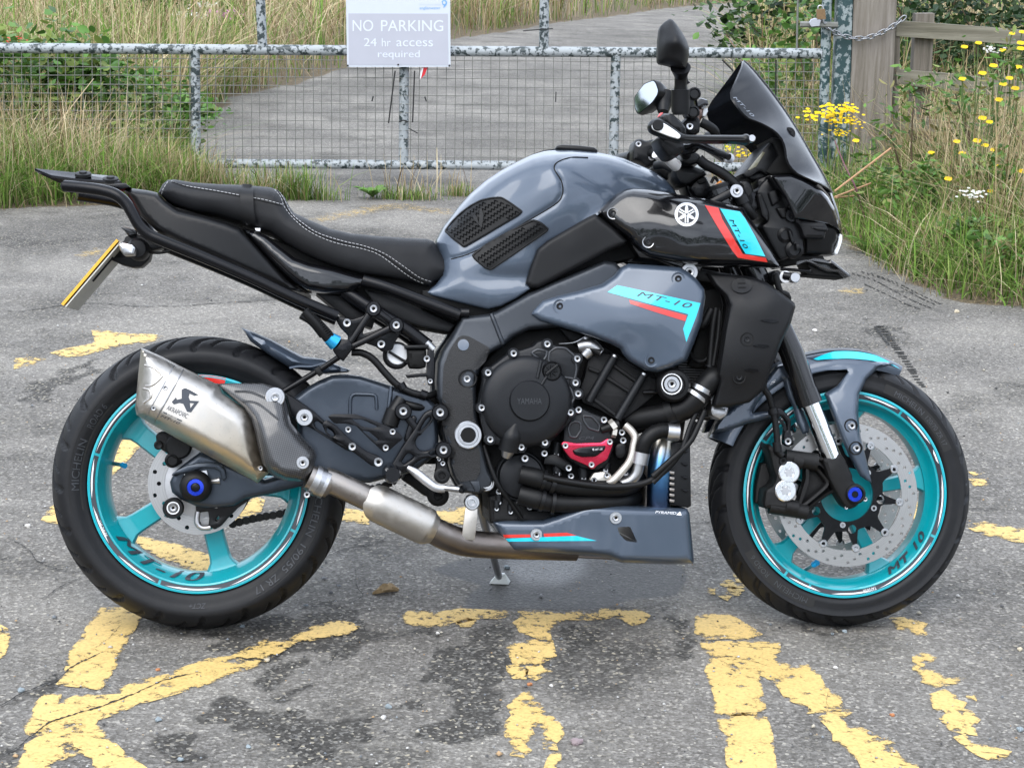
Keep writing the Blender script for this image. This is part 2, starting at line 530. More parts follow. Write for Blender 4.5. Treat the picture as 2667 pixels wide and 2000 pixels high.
dark = mask_px([px('H', [(700,850),(1200,690),(1250,800),(1180,900),(1180,1000),(1150,1200),(1100,1450),(800,1490),(560,1450),(590,1380),(800,1240),(860,1180),(640,1120),(560,1060),(690,980)]),
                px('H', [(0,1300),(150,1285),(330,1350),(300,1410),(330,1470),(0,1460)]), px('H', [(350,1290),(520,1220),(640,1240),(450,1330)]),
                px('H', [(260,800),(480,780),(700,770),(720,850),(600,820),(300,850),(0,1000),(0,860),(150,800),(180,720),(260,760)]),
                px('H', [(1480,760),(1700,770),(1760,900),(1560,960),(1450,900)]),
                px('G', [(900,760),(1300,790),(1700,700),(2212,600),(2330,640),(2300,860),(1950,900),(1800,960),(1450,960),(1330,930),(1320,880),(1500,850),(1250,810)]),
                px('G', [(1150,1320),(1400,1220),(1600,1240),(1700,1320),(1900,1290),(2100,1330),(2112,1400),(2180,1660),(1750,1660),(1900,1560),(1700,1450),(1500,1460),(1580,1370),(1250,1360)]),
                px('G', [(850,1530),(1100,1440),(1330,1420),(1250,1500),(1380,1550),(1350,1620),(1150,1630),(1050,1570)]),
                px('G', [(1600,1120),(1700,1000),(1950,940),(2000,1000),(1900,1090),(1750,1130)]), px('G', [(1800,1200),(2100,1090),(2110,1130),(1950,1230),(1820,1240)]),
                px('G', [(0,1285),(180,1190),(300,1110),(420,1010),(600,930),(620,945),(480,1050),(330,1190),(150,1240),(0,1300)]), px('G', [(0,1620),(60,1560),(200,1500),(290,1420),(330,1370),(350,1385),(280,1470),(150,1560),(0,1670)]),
                px('I', [(0,600),(70,640),(90,800),(300,838),(600,852),(300,858),(130,880),(100,960),(0,1000)]), px('I', [(640,690),(900,720),(1250,730),(1500,700),(1300,770),(1000,790),(760,770)]), px('D', [(0,540),(300,420),(520,330),(600,340),(300,540),(0,640)]),  # the patch at the front tyre paints contact shade over dark dirt
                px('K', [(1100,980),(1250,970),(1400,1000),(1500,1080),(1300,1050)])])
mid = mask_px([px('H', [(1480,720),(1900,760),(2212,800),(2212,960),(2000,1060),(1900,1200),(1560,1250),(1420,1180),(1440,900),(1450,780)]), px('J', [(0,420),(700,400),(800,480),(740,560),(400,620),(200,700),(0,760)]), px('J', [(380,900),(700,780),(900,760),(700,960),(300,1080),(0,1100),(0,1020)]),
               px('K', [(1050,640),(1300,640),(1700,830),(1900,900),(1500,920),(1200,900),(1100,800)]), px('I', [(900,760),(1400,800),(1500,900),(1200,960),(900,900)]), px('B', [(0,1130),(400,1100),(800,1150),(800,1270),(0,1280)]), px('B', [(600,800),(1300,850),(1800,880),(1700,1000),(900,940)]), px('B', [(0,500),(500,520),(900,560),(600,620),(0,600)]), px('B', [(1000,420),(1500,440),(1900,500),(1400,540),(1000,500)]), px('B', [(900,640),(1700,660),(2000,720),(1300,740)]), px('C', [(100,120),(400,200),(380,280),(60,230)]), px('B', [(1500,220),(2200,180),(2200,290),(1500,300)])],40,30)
wet = mask_px([px('H', [(640,380),(1000,290),(1300,280),(2000,290),(2212,330),(2330,420),(2280,560),(1900,600),(1750,650),(1250,655),(860,635),(900,560),(980,500),(800,450)])],26,12)  # damp patch, widened and darkened to paint contact shade under the engine
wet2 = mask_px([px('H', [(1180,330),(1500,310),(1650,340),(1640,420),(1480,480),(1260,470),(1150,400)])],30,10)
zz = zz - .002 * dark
i = np.arange(nx - 1)[:, None]; j = np.arange(ny - 1)[None]
Fq = np.stack([i * ny + j, (i + 1) * ny + j, (i + 1) * ny + j + 1, i * ny + j + 1],2).reshape(-1,4)
def np_mesh(name, V, F, mats, smooth=True):
    me = bpy.data.meshes.new(name); V = np.asarray(V, np.float32); F = np.asarray(F, np.int32); k = F.shape[1]
    me.vertices.add(len(V)); me.vertices.foreach_set('co', V.ravel()); me.loops.add(F.size); me.loops.foreach_set('vertex_index', F.ravel())
    me.polygons.add(len(F)); me.polygons.foreach_set('loop_start', np.arange(0, F.size, k, dtype=np.int32)); me.polygons.foreach_set('loop_total', np.full(len(F), k, np.int32))
    if smooth: me.polygons.foreach_set('use_smooth', np.ones(len(F), bool))
    me.update(calc_edges=True)
    for m in mats: me.materials.append(m)
    return me
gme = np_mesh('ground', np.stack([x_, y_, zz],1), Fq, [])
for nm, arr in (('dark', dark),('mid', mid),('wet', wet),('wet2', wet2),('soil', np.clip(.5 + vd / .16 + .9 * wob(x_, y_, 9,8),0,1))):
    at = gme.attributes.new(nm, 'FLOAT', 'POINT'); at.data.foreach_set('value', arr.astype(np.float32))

def attr(nt, name, out='Fac'):
    a = nt.nodes.new('ShaderNodeAttribute'); a.attribute_name = name
    return a.outputs[out]
def mathn(nt, op, a, b=None, clamp=False):
    m = nt.nodes.new('ShaderNodeMath'); m.operation = op; m.use_clamp = clamp
    for k, v in ((0, a),(1, b)):
        if v is None: continue
        if hasattr(v, 'links'): nt.links.new(v, m.inputs[k])
        else: m.inputs[k].default_value = v
    return m.outputs[0]
def asphalt():
    m, nt, b = node_mat('worn_asphalt'); co = objco(nt)
    big = noise(nt, 1.3,6,.62, co); blo = noise(nt, 6,5,.6, co); fin = noise(nt, 150,4,.7, co)
    vo = nt.nodes.new('ShaderNodeTexVoronoi'); vo.inputs['Scale'].default_value = 150; nt.links.new(co, vo.inputs['Vector'])
    vo2 = nt.nodes.new('ShaderNodeTexVoronoi'); vo2.inputs['Scale'].default_value = 62; vo2.inputs['Randomness'].default_value = 1; nt.links.new(co, vo2.inputs['Vector'])
    base = ramp(nt, [(.38,(.108,.094,.075)),(.5,(.188,.168,.140)),(.60,(.275,.250,.210))]); nt.links.new(big.outputs['Fac'], base.inputs[0])
    c = mixc(nt, mathn(nt, 'MULTIPLY', blo.outputs['Fac'],.5), base.outputs[0],(.13,.125,.12))
    # single stones
    sp = nt.nodes.new('ShaderNodeSeparateColor'); nt.links.new(vo.outputs['Color'], sp.inputs[0])
    st = ramp(nt, [(0,(.030,.029,.028)),(.25,(.09,.088,.085)),(.6,(.175,.170,.162)),(.86,(.29,.28,.265)),(.955,(.46,.44,.40)),(1,(.66,.62,.53))]); nt.links.new(sp.outputs[0], st.inputs[0])
    c = mixc(nt, .42, c, st.outputs[0])
    fr = ramp(nt, [(.34,.62),(.5,1.0),(.68,1.15)]); nt.links.new(fin.outputs['Fac'], fr.inputs[0]); c = mixc(nt, 1.0, c, fr.outputs[0], 'MULTIPLY')
    # worn patches where the binder is gone, and painted tyre contact shade: dark base with pale and rusty grit
    sp2 = nt.nodes.new('ShaderNodeSeparateColor'); nt.links.new(vo2.outputs['Color'], sp2.inputs[0])
    gr = ramp(nt, [(0,(.016,.015,.013)),(.45,(.034,.031,.027)),(.72,(.075,.070,.062)),(.86,(.15,.145,.135)),(.95,(.27,.25,.21)),(1,(.42,.37,.27))]); nt.links.new(sp.outputs[1], gr.inputs[0])
    gr2 = ramp(nt, [(.5,1.0),(.62,.55)]); nt.links.new(fin.outputs['Fac'], gr2.inputs[0]); gc = mixc(nt, 1.0, gr.outputs[0], gr2.outputs[0], 'MULTIPLY')
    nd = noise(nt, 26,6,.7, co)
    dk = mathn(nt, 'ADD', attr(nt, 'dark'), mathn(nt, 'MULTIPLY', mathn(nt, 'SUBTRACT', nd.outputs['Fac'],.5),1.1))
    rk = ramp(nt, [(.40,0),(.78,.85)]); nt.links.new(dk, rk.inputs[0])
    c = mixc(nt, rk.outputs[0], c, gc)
    md = mathn(nt, 'MULTIPLY', attr(nt, 'mid'),.48); c = mixc(nt, md, c, gc)
    # small worn blotches everywhere
    ns = noise(nt, 1.9,9,.74, co); rs = ramp(nt, [(.50,0),(.64,.75)]); nt.links.new(ns.outputs['Fac'], rs.inputs[0]); c = mixc(nt, rs.outputs[0], c, gc)
    # wetness and painted contact shade under the bike: darker and glossier
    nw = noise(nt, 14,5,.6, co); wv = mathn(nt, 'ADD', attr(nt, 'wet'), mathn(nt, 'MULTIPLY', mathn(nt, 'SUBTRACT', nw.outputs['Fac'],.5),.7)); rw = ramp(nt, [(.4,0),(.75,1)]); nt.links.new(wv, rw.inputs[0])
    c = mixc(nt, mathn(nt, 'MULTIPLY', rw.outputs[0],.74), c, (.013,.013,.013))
    # verge soil with straw litter
    so = noise(nt, 40,6,.7, co); sr = ramp(nt, [(.3,(.035,.026,.017)),(.5,(.10,.076,.045)),(.7,(.26,.20,.115))]); nt.links.new(so.outputs['Fac'], sr.inputs[0])
    sv = mathn(nt, 'ADD', attr(nt, 'soil'), mathn(nt, 'MULTIPLY', mathn(nt, 'SUBTRACT', so.outputs['Fac'],.5),.8)); rv = ramp(nt, [(.42,0),(.62,1)]); nt.links.new(sv, rv.inputs[0])
    c = mixc(nt, rv.outputs[0], c, sr.outputs[0])
    nt.links.new(c, b.inputs['Base Color'])
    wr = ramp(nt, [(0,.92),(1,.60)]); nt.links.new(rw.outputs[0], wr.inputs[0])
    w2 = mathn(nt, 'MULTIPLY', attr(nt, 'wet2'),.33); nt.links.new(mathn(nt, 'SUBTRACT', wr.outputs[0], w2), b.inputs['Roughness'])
    b.inputs['Specular IOR Level'].default_value = .4
    h = mathn(nt, 'ADD', mathn(nt, 'MULTIPLY', vo.outputs['Distance'],1.1), mathn(nt, 'MULTIPLY', fin.outputs['Fac'],.8)); bp = nt.nodes.new('ShaderNodeBump'); bp.inputs['Strength'].default_value = .6; bp.inputs['Distance'].default_value = .004
    nt.links.new(h, bp.inputs['Height']); nt.links.new(bp.outputs[0], b.inputs['Normal'])
    return m
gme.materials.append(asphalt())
ground = link(bpy.data.objects.new('ground', gme)); tag(ground, kind='structure')

# ---- yellow paint, one patch at a time
def paint_mat():
    m, nt, b = node_mat('worn_yellow_road_paint'); co = objco(nt)
    n = noise(nt, 30,9,.80, co); n2 = noise(nt, 7,4,.6, co); n3 = noise(nt, 140,3,.6, co)
    c = mixc(nt, n2.outputs['Fac'],(.56,.375,.115),(.72,.52,.20))
    r3 = ramp(nt, [(.3,.72),(.55,1.0)]); nt.links.new(n3.outputs['Fac'], r3.inputs[0]); c = mixc(nt, 1.0, c, r3.outputs[0], 'MULTIPLY')
    nt.links.new(c, b.inputs['Base Color']); b.inputs['Roughness'].default_value = .75
    v = mathn(nt, 'ADD', mathn(nt, 'ADD', mathn(nt, 'MULTIPLY', n.outputs['Fac'],.8), mathn(nt, 'MULTIPLY', n2.outputs['Fac'],.2)), mathn(nt, 'MULTIPLY', mathn(nt, 'SUBTRACT', attr(nt, 'rim'),1.0),.085)); r = ramp(nt, [(.405,0),(.455,.97)]); nt.links.new(v, r.inputs[0])
    tr = nt.nodes.new('ShaderNodeBsdfTransparent'); mx = nt.nodes.new('ShaderNodeMixShader'); out = [q for q in nt.nodes if q.type == 'OUTPUT_MATERIAL'][0]
    nt.links.new(r.outputs[0], mx.inputs[0]); nt.links.new(tr.outputs[0], mx.inputs[1]); nt.links.new(b.outputs[0], mx.inputs[2]); nt.links.new(mx.outputs[0], out.inputs[0])
    bp = nt.nodes.new('ShaderNodeBump'); bp.inputs['Strength'].default_value = .35; bp.inputs['Distance'].default_value = .002; nt.links.new(n3.outputs['Fac'], bp.inputs['Height']); nt.links.new(bp.outputs[0], b.inputs['Normal'])
    return m
PAINTY = paint_mat()
def faded():
    m = PAINTY.copy(); m.name = 'faded_yellow_road_paint'
    for n in m.node_tree.nodes:
        if n.type == 'VALTORGB' and abs(n.color_ramp.elements[0].position - .405) < 1e-3: n.color_ramp.elements[0].position = .45; n.color_ramp.elements[1].position = .56; n.color_ramp.elements[1].color = (.6,.6,.6,1)
    return m
PAINTF = faded()
def gz(x, y): return .010 * wob(np.array([x]), np.array([y]),.9,1)[0] * min(1, max(0,(y - 6.5) / 3))
def marking(poly, mat=PAINTY):
    o = [tuple(q) for q in inset(densify(poly, 16),-6.0)]; P, T, be = tri_fill(o, 13,(),(5.5,11)); d = np.clip(polydist(P, o) / 12.0,0,1); V = [gp(q) for q in P]
    ob = mk('painted_marking', [(v.x, v.y, gz(v.x, v.y) + .0022) for v in V], T, mat, ground, False)
    at = ob.data.attributes.new('rim', 'FLOAT', 'POINT'); at.data.foreach_set('value', d.astype(np.float32)); return ob
for reg, p in (('G', [(610,700),(650,650),(780,648),(900,680),(860,760),(800,860),(760,880),(780,905),(745,940),(740,1000),(690,1080),(640,1150),(560,1140),(380,1120),(420,1080),(435,975),(450,920),(520,850),(560,770)]),
               ('G', [(290,1200),(380,1200),(370,1260),(500,1205),(640,1210),(800,1200),(780,1160),(900,1110),(1070,1075),(1200,1020),(1350,970),(1480,960),(1560,920),(1700,850),(1880,862),(1740,940),(1600,960),(1440,975),(1560,985),(1680,985),(1560,1030),(1280,1130),(1050,1200),(900,1240),(700,1320),(620,1345),(600,1380),(700,1480),(800,1580),(960,1690),(600,1690),(610,1600),(520,1560),(430,1510),(400,1560),(490,1570),(300,1630),(320,1690),(80,1690),(150,1600),(170,1520),(290,1450),(180,1440),(160,1390),(210,1350),(230,1260)]),
               ('G', [(1870,835),(2000,770),(2140,735),(2230,735),(2280,760),(2230,790),(2050,825),(1930,845)]),('G', [(-60,740),(0,760),(40,780),(55,830),(40,880),(20,940),(-60,970)]),
               ('H', [(500,690),(540,662),(700,680),(850,655),(1000,662),(1190,672),(1100,695),(1000,690),(830,730),(700,750),(590,745),(510,730)]),('H', [(850,730),(900,715),(955,725),(930,745),(860,748)]),
               ('H', [(1240,672),(1350,668),(1510,685),(1640,660),(1750,690),(1760,655),(2000,660),(2055,690),(2020,730),(1960,738),(1870,690),(1700,705),(1530,700),(1450,750),(1420,800),(1430,840),(1370,840),(1300,800),(1250,790),(1210,735),(1245,715)]),
               ('H', [(1165,890),(1330,850),(1440,860),(1460,940),(1400,970),(1340,1000),(1200,980),(1180,940)]),('H', [(1165,1020),(1220,1012),(1280,1040),(1270,1080),(1200,1078),(1165,1055)]),('H', [(1285,1015),(1360,1012),(1425,1045),(1340,1088),(1290,1065)]),
               ('H', [(1240,1200),(1290,1182),(1330,1240),(1400,1300),(1370,1330),(1450,1345),(1500,1400),(1510,1450),(1470,1490),(1360,1480),(1420,1430),(1370,1380),(1300,1400),(1320,1450),(1250,1510),(1295,1550),(1260,1582),(1190,1570),(1200,1520),(1150,1450),(1150,1380),(1200,1330),(1170,1270)]),
               ('H', [(1395,1510),(1460,1520),(1465,1535),(1400,1528)]),('H', [(1440,1580),(1490,1575),(1490,1610),(1440,1690),(1395,1690),(1420,1620)]),
               ('I', [(120,700),(230,688),(330,690),(410,740),(515,805),(440,835),(300,820),(180,828),(115,790)]),
               ('I', [(150,862),(640,870),(640,910),(600,930),(640,990),(720,1020),(820,1010),(900,1080),(930,1150),(1030,1220),(1040,1270),(1085,1285),(960,1290),(840,1300),(850,1260),(760,1240),(690,1210),(640,1130),(560,1070),(500,1050),(520,1140),(540,1240),(550,1290),(500,1315),(300,1318),(240,1300),(240,1200),(180,1040),(210,970),(240,945),(170,910)]),
               ('I', [(260,1360),(400,1320),(560,1350),(590,1440),(600,1520),(620,1700),(320,1700),(310,1520),(320,1450),(270,1400)]),
               ('I', [(910,1345),(980,1310),(1100,1310),(1020,1340),(1080,1400),(1180,1420),(1260,1460),(1300,1490),(1340,1480),(1370,1500),(1300,1540),(1370,1540),(1420,1600),(1520,1650),(1540,1700),(1200,1700),(1160,1610),(1100,1550),(1000,1480),(1000,1450),(960,1390)]),
               ('I', [(1370,712),(1450,712),(1575,745),(1560,770),(1578,800),(1540,812),(1490,780),(1410,765)]),('I', [(1510,960),(1560,938),(1640,955),(1620,972),(1560,980),(1570,1030),(1660,1060),(1710,1100),(1830,1095),(1760,1120),(1650,1135),(1560,1100),(1550,1060),(1512,1040)]),
               ('I', [(1620,1200),(1700,1172),(1770,1210),(1830,1250),(1800,1290),(1870,1310),(1915,1355),(1880,1390),(1895,1440),(1820,1430),(1740,1410),(1680,1340),(1720,1310),(1640,1270)]),('I', [(1850,1205),(1890,1198),(1895,1220)]),('I', [(1780,1470),(1830,1460),(1880,1520),(1960,1530),(2110,1565),(2080,1600),(1980,1600),(1900,1560),(1850,1525)]),
               ('I', [(265,480),(320,470),(390,490),(400,500),(340,505)]),('I', [(330,510),(400,530),(380,548),(320,535)]),('I', [(200,515),(235,520),(225,540),(200,535)]),('I', [(275,565),(325,565),(310,578)]),('I', [(355,425),(395,460),(420,490),(395,488)]),
               ('I', [(1850,115),(1960,98),(2060,125),(2240,145),(2240,205),(2160,205),(2080,180),(1960,160),(1900,135)]),('F', [(2030,985),(2120,995),(2130,1010),(2060,1012)]),('F', [(2040,938),(2100,942),(2060,952)]),('F', [(1690,1140),(1725,1158),(1705,1235),(1660,1220)]),
               ('D', [(220,295),(330,275),(440,255),(500,235),(480,165),(560,165),(640,180),(720,185),(900,192),(850,210),(720,225),(600,250),(500,275),(400,300),(300,308)]),('D', [(-20,345),(80,335),(155,338),(100,360),(-20,382)]),('D', [(650,850),(720,795),(790,810),(780,870),(700,960),(640,1020),(605,1060),(610,950),(640,900)]),
               ('D', [(160,1360),(200,1300),(260,1260),(290,1340),(270,1385)]),('D', [(740,1470),(850,1500),(1000,1530),(1180,1590),(1300,1630),(1250,1680),(1100,1675),(900,1590),(760,1510)]),('D', [(1500,1235),(1560,1235),(1540,1300),(1480,1345),(1400,1355)]),('E', [(130,1550),(260,1570),(260,1625),(110,1605)]),('E', [(690,1570),(890,1535),(890,1630),(740,1615)])):
    marking(px(reg, p))
for reg, p in (('L', [(1010,425),(1200,380),(1500,330),(1640,335),(1900,370),(1920,385),(1800,378),(1600,352),(1480,358),(1300,395),(1080,440)]),('K', [(1030,760),(1100,735),(1180,745),(1190,775),(1100,780)]),('K', [(1380,640),(1560,630),(1580,650),(1480,672)]),('J', [(500,655),(600,625),(690,610),(600,655),(520,665)])):
    marking(px(reg, p), PAINTF)
CRK = M('crack_grit', (.022,.021,.019),.9, bump=.8, bscale=300, var=.5, vscale=120)
def crack(reg, pts, w):
    q = catmull(px(reg, pts),14); r = np.random.default_rng(int(pts[0][0] + 31 * pts[0][1])); V = []; n = len(q)
    jx = np.cumsum(r.normal(0,.9, n)); jx -= np.linspace(jx[0], jx[-1], n)
    for k, a in enumerate(q):
        e = q[min(k + 1, n - 1)] - q[max(k - 1,0)]; e /= np.linalg.norm(e) + 1e-9; nr = np.array([-e[1], e[0]]); ww = w * .62 * (.15 + 1.1 * r.random() ** 1.5) * min(1,.2 + min(k, n - 1 - k) / 6)
        for s in (-1,1): g_ = gp(np.array(a[:2]) + nr * (jx[k] * .9 + s * ww)); V.append((g_.x, g_.y, gz(g_.x, g_.y) + .0034))
    return mk('crack', V, [(2 * k, 2 * k + 1,2 * k + 3,2 * k + 2) for k in range(n - 1)], CRK, ground, False)
for reg, pts, w in (('G', [(-20,1610),(170,1490),(330,1370),(600,1285),(840,1195),(1050,1105),(1250,1060)],3.2),('G', [(-20,1275),(180,1180),(370,1085),(480,1000),(640,930)],3.4),('G', [(210,1350),(330,1365),(420,1335)],1.6),('G', [(400,1500),(450,1530),(540,1560)],1.5),
                    ('G', [(60,200),(180,260),(240,340),(400,400),(540,390)],2.0),('G', [(250,590),(400,500),(540,430)],1.8),('G', [(600,900),(640,850),(720,790),(800,740)],1.0),('H', [(180,380),(190,470),(240,560),(120,620)],1.8),('H', [(0,310),(150,260),(330,220),(430,160)],1.5),('H', [(260,850),(420,830),(640,780),(700,770)],2.2),
                    ('H', [(0,1010),(60,930),(180,860),(270,840),(200,700)],2.2),('I', [(80,92),(210,92),(340,96)],1.4),('I', [(1880,1555),(2100,1580),(2230,1600)],1.4),('I', [(150,962),(300,950),(420,965),(560,1010)],1.0),('I', [(270,1320),(420,1315),(550,1300)],1.0),('I', [(960,1160),(950,1230),(960,1290)],1.0),('J', [(0,1010),(300,985),(600,970),(900,990),(1300,970),(1700,935)],1.2),('J', [(1500,960),(1800,930),(2000,890)],1.2),('D', [(800,660),(870,720),(900,760)],1.4),('H', [(330,1470),(520,1480),(640,1510)],1.2)):
    crack(reg, pts, w)

# ---- marks left by muddy tyres
def tyre_mark(reg, pts, half, gap, bw, skew=0.0):
    q = np.array([a[:2] for a in catmull(px(reg, pts),12)]); L = np.r_[0, np.cumsum(np.linalg.norm(np.diff(q, axis=0), axis=1))]; V = []; F = []; r = np.random.default_rng(int(pts[0][0])); s_ = 0
    while s_ < L[-1]:
        c = np.array([np.interp(s_, L, q[:, 0]), np.interp(s_, L, q[:, 1])]); h = half * r.uniform(.5,1.1); o = len(V)
        for (dx, dy) in ((-h, -bw - skew),(h, -bw + skew),(h * .9, bw + skew),(-h * .9, bw - skew)): g_ = gp(c + np.array([dx, dy])); V.append((g_.x, g_.y, gz(g_.x, g_.y) + .0030))
        F.append((o, o + 1, o + 2, o + 3)); s_ += gap * r.uniform(.7,1.3)
    o = mk('tyre_mark', V, F, CRK, ground, False); o['kind'] = 'stuff'
for a in (([(1290,985),(1340,1050),(1400,1130),(1450,1200),(1490,1260),(1530,1330),(1570,1375)],12,8.0,1.3),([(1260,990),(1310,1060),(1350,1110)],5,5,1.5),([(1120,650),(1250,690),(1400,770),(1520,830),(1620,870)],6,13.0,1.0,2),([(1180,640),(1330,690),(1450,750),(1560,810),(1650,850)],5,12.0,1.0,2),([(1240,650),(1400,710),(1540,780),(1680,845)],5,14.0,1.0,2),([(1200,720),(1330,780),(1450,840),(1560,880)],6,14,1.0,2)): tyre_mark('K', *a)
# ---- loose bits on the asphalt
def pebble_data(seed, mat):
    r = np.random.default_rng(seed); bm = bmesh.new(); bmesh.ops.create_icosphere(bm, subdivisions=2, radius=1)
    for v in bm.verts: v.co *= 1 + .28 * math.sin(v.co.x * 3.1 + seed) * math.cos(v.co.y * 2.7 - seed) + r.normal() * .07; v.co.z *= .62
    me = bpy.data.meshes.new('stone'); bm.to_mesh(me); bm.free(); me.materials.append(mat); me.set_sharp_from_angle(angle=R(20)); me.polygons.foreach_set('use_smooth', [True] * len(me.polygons)); return me
ST = [M('blue_grey_stone', (.25,.29,.31),.8, bump=.4, bscale=300), M('white_stone', (.62,.60,.57),.75, bump=.4, bscale=300), M('pink_grey_stone', (.34,.27,.28),.85, bump=.8, bscale=200, var=.3), M('rust_stone', (.42,.17,.07),.85), M('buff_stone', (.52,.45,.33),.8, bump=.4, bscale=300)]
def stone(reg, x, y, r, k, label, cat='stone'):
    o = bpy.data.objects.new('stone', pebble_data(int(x + y), ST[k])); p = gp(p1(reg, x, y)); r *= .62; o.location = (p.x, p.y, r * .42); o.scale = (r, r * .85, r); o.rotation_euler = (0,0, x * .1)
    link(o); tag(o, label, cat, 'loose stones on the asphalt'); return o
for a in (('H', 1600,1505,.020,2, 'large pinkish grey lump of stone at the bottom centre'),('H', 365,1340,.010,1, 'white pebble in the dark patch below the twig'),('H', 398,1272,.012,0, 'blue grey pebble above the white pebble in the dark patch'),('H', 1300,1128,.010,3, 'rust coloured chip between the broken yellow marks'),('H', 712,800,.008,1, 'white pebble under the broken yellow bar'),('H', 1155,380,.013,0, 'dark stone beside the foot of the side stand'),
          ('H', 1440,1135,.007,1, 'small white pebble right of the rust coloured chip'),('I', 1062,788,.010,0, 'pale blue stone in front of the front tyre'),('I', 985,803,.007,0, 'smaller blue stone beside the pale blue one'),('I', 2185,905,.011,4, 'buff stone at the right edge of the asphalt'),('I', 1368,1325,.009,3, 'rusty pebble on the bare asphalt at lower right'),('I', 2185,1420,.013,0, 'grey stone at the right edge near the bottom'),('I', 1005,1020,.008,1, 'white pebble between the yellow letters'),
          ('G', 1012,1358,.012,0, 'pale grey stone in the open asphalt at lower left'),('G', 135,1170,.013,0, 'grey stone beside the crack at the left'),('G', 180,115,.013,1, 'pale stone left of the rear tyre'),('G', 1010,1035,.008,3, 'rusty chip above the long yellow stroke'),('G', 1550,755,.009,0, 'green grey pebble just behind the rear tyre contact'),('G', 1155,1610,.010,0, 'blue stone at the lower edge'),('G', 1590,1530,.010,0, 'blue grey stone in the lower dark patch'),('G', 1710,975,.010,4, 'flat buff stone at the end of the yellow stroke'),
          ('K', 872,1015,.016,1, 'white stone behind the front fork'),('K', 1780,895,.018,4, 'cream stone near the right verge'),('D', 50,1405,.012,1, 'pale stone left of the rear wheel'),('D', 1180,650,.010,1, 'white pebble above the rear tyre')):
    stone(*a)
# far too many to count: grit
gr_n = 5200; gxx = rng.uniform(-1.7,2.1, gr_n); gyy = 3.45 + (rng.random(gr_n) ** 1.5) * 5.2
pk = rng.random(gr_n); pxs = to_px(gxx, gyy); keep = pk < .6
gxx, gyy = gxx[keep], gyy[keep]; n = len(gxx); rr = rng.uniform(.0016,.0042, n) * (1 + (rng.random(n) < .06) * 1.0)
oct_ = np.array([(1,0,0),(0,1,0),(-1,0,0),(0,-1,0),(0,0,.7),(0,0,-.4)]); of = np.array([(0,1,4),(1,2,4),(2,3,4),(3,0,4),(1,0,5),(2,1,5),(3,2,5),(0,3,5)])
ang = rng.uniform(0,6.28, n); ca, sa = np.cos(ang), np.sin(ang); o3 = oct_[None] * rng.uniform(.6,1.3,(n, 6,1))
V = np.stack([o3[..., 0] * ca[:, None] - o3[..., 1] * sa[:, None], o3[..., 0] * sa[:, None] + o3[..., 1] * ca[:, None], o3[..., 2]],2) * rr[:, None, None] + np.stack([gxx, gyy, np.full(n, .004)],1)[:, None]
Fg = (of[None] + 6 * np.arange(n)[:, None, None]).reshape(-1,3)
def col_mat(name, rough=.9, trans=0.0, spec=.3):
    m, nt, b = node_mat(name); a = attr(nt, 'Col', 'Color'); nt.links.new(a, b.inputs['Base Color']); b.inputs['Roughness'].default_value = rough; b.inputs['Specular IOR Level'].default_value = spec
    if trans:
        t = nt.nodes.new('ShaderNodeBsdfTranslucent'); nt.links.new(a, t.inputs[0]); mx = nt.nodes.new('ShaderNodeMixShader'); mx.inputs[0].default_value = trans; out = [q for q in nt.nodes if q.type == 'OUTPUT_MATERIAL'][0]
        nt.links.new(b.outputs[0], mx.inputs[1]); nt.links.new(t.outputs[0], mx.inputs[2]); nt.links.new(mx.outputs[0], out.inputs[0])
    return m
def set_col(me, C):
    at = me.color_attributes.new('Col', 'FLOAT_COLOR', 'POINT'); at.data.foreach_set('color', np.concatenate([C, np.ones((len(C),1))],1).astype(np.float32).ravel())
gm = np_mesh('grit', V.reshape(-1,3), Fg, [col_mat('grit_stone')], False)
gpal = np.array([(.30,.30,.31),(.12,.12,.125),(.48,.44,.36),(.22,.24,.26),(.40,.27,.15),(.06,.06,.06),(.55,.54,.52)]); set_col(gm, np.repeat(gpal[rng.integers(0,7, n)] * rng.uniform(.7,1.1,(n, 1)),6,0))
tag(link(bpy.data.objects.new('grit', gm)), 'loose grit scattered over the asphalt', 'grit', kind='stuff')
# twig lying behind the stand
tw = mk('twig', *(lambda P: (P, [(k * 8 + j, k * 8 + (j + 1) % 8,(k + 1) * 8 + (j + 1) % 8,(k + 1) * 8 + j) for k in range(8) for j in range(8)] + [tuple(range(8)), tuple(64 + j for j in range(8))]))([tuple(gp(p1('H', 295 + 168 * k / 8,548 - 22 * k / 8)) + Vector((0, math.cos(j * .785), math.sin(j * .785) * .7 + .8)) * (.010 * (.35 + math.sin(k / 8 * 3.0)) * (1 + .25 * math.sin(j * 2.3 + k)))) for k in range(9) for j in range(8)]), M('weathered_wood_chip', (.27,.19,.10),.9, bump=1, bscale=150, var=.4, vscale=80))
tag(tw, 'short brown piece of bark lying behind the rear wheel', 'twig')
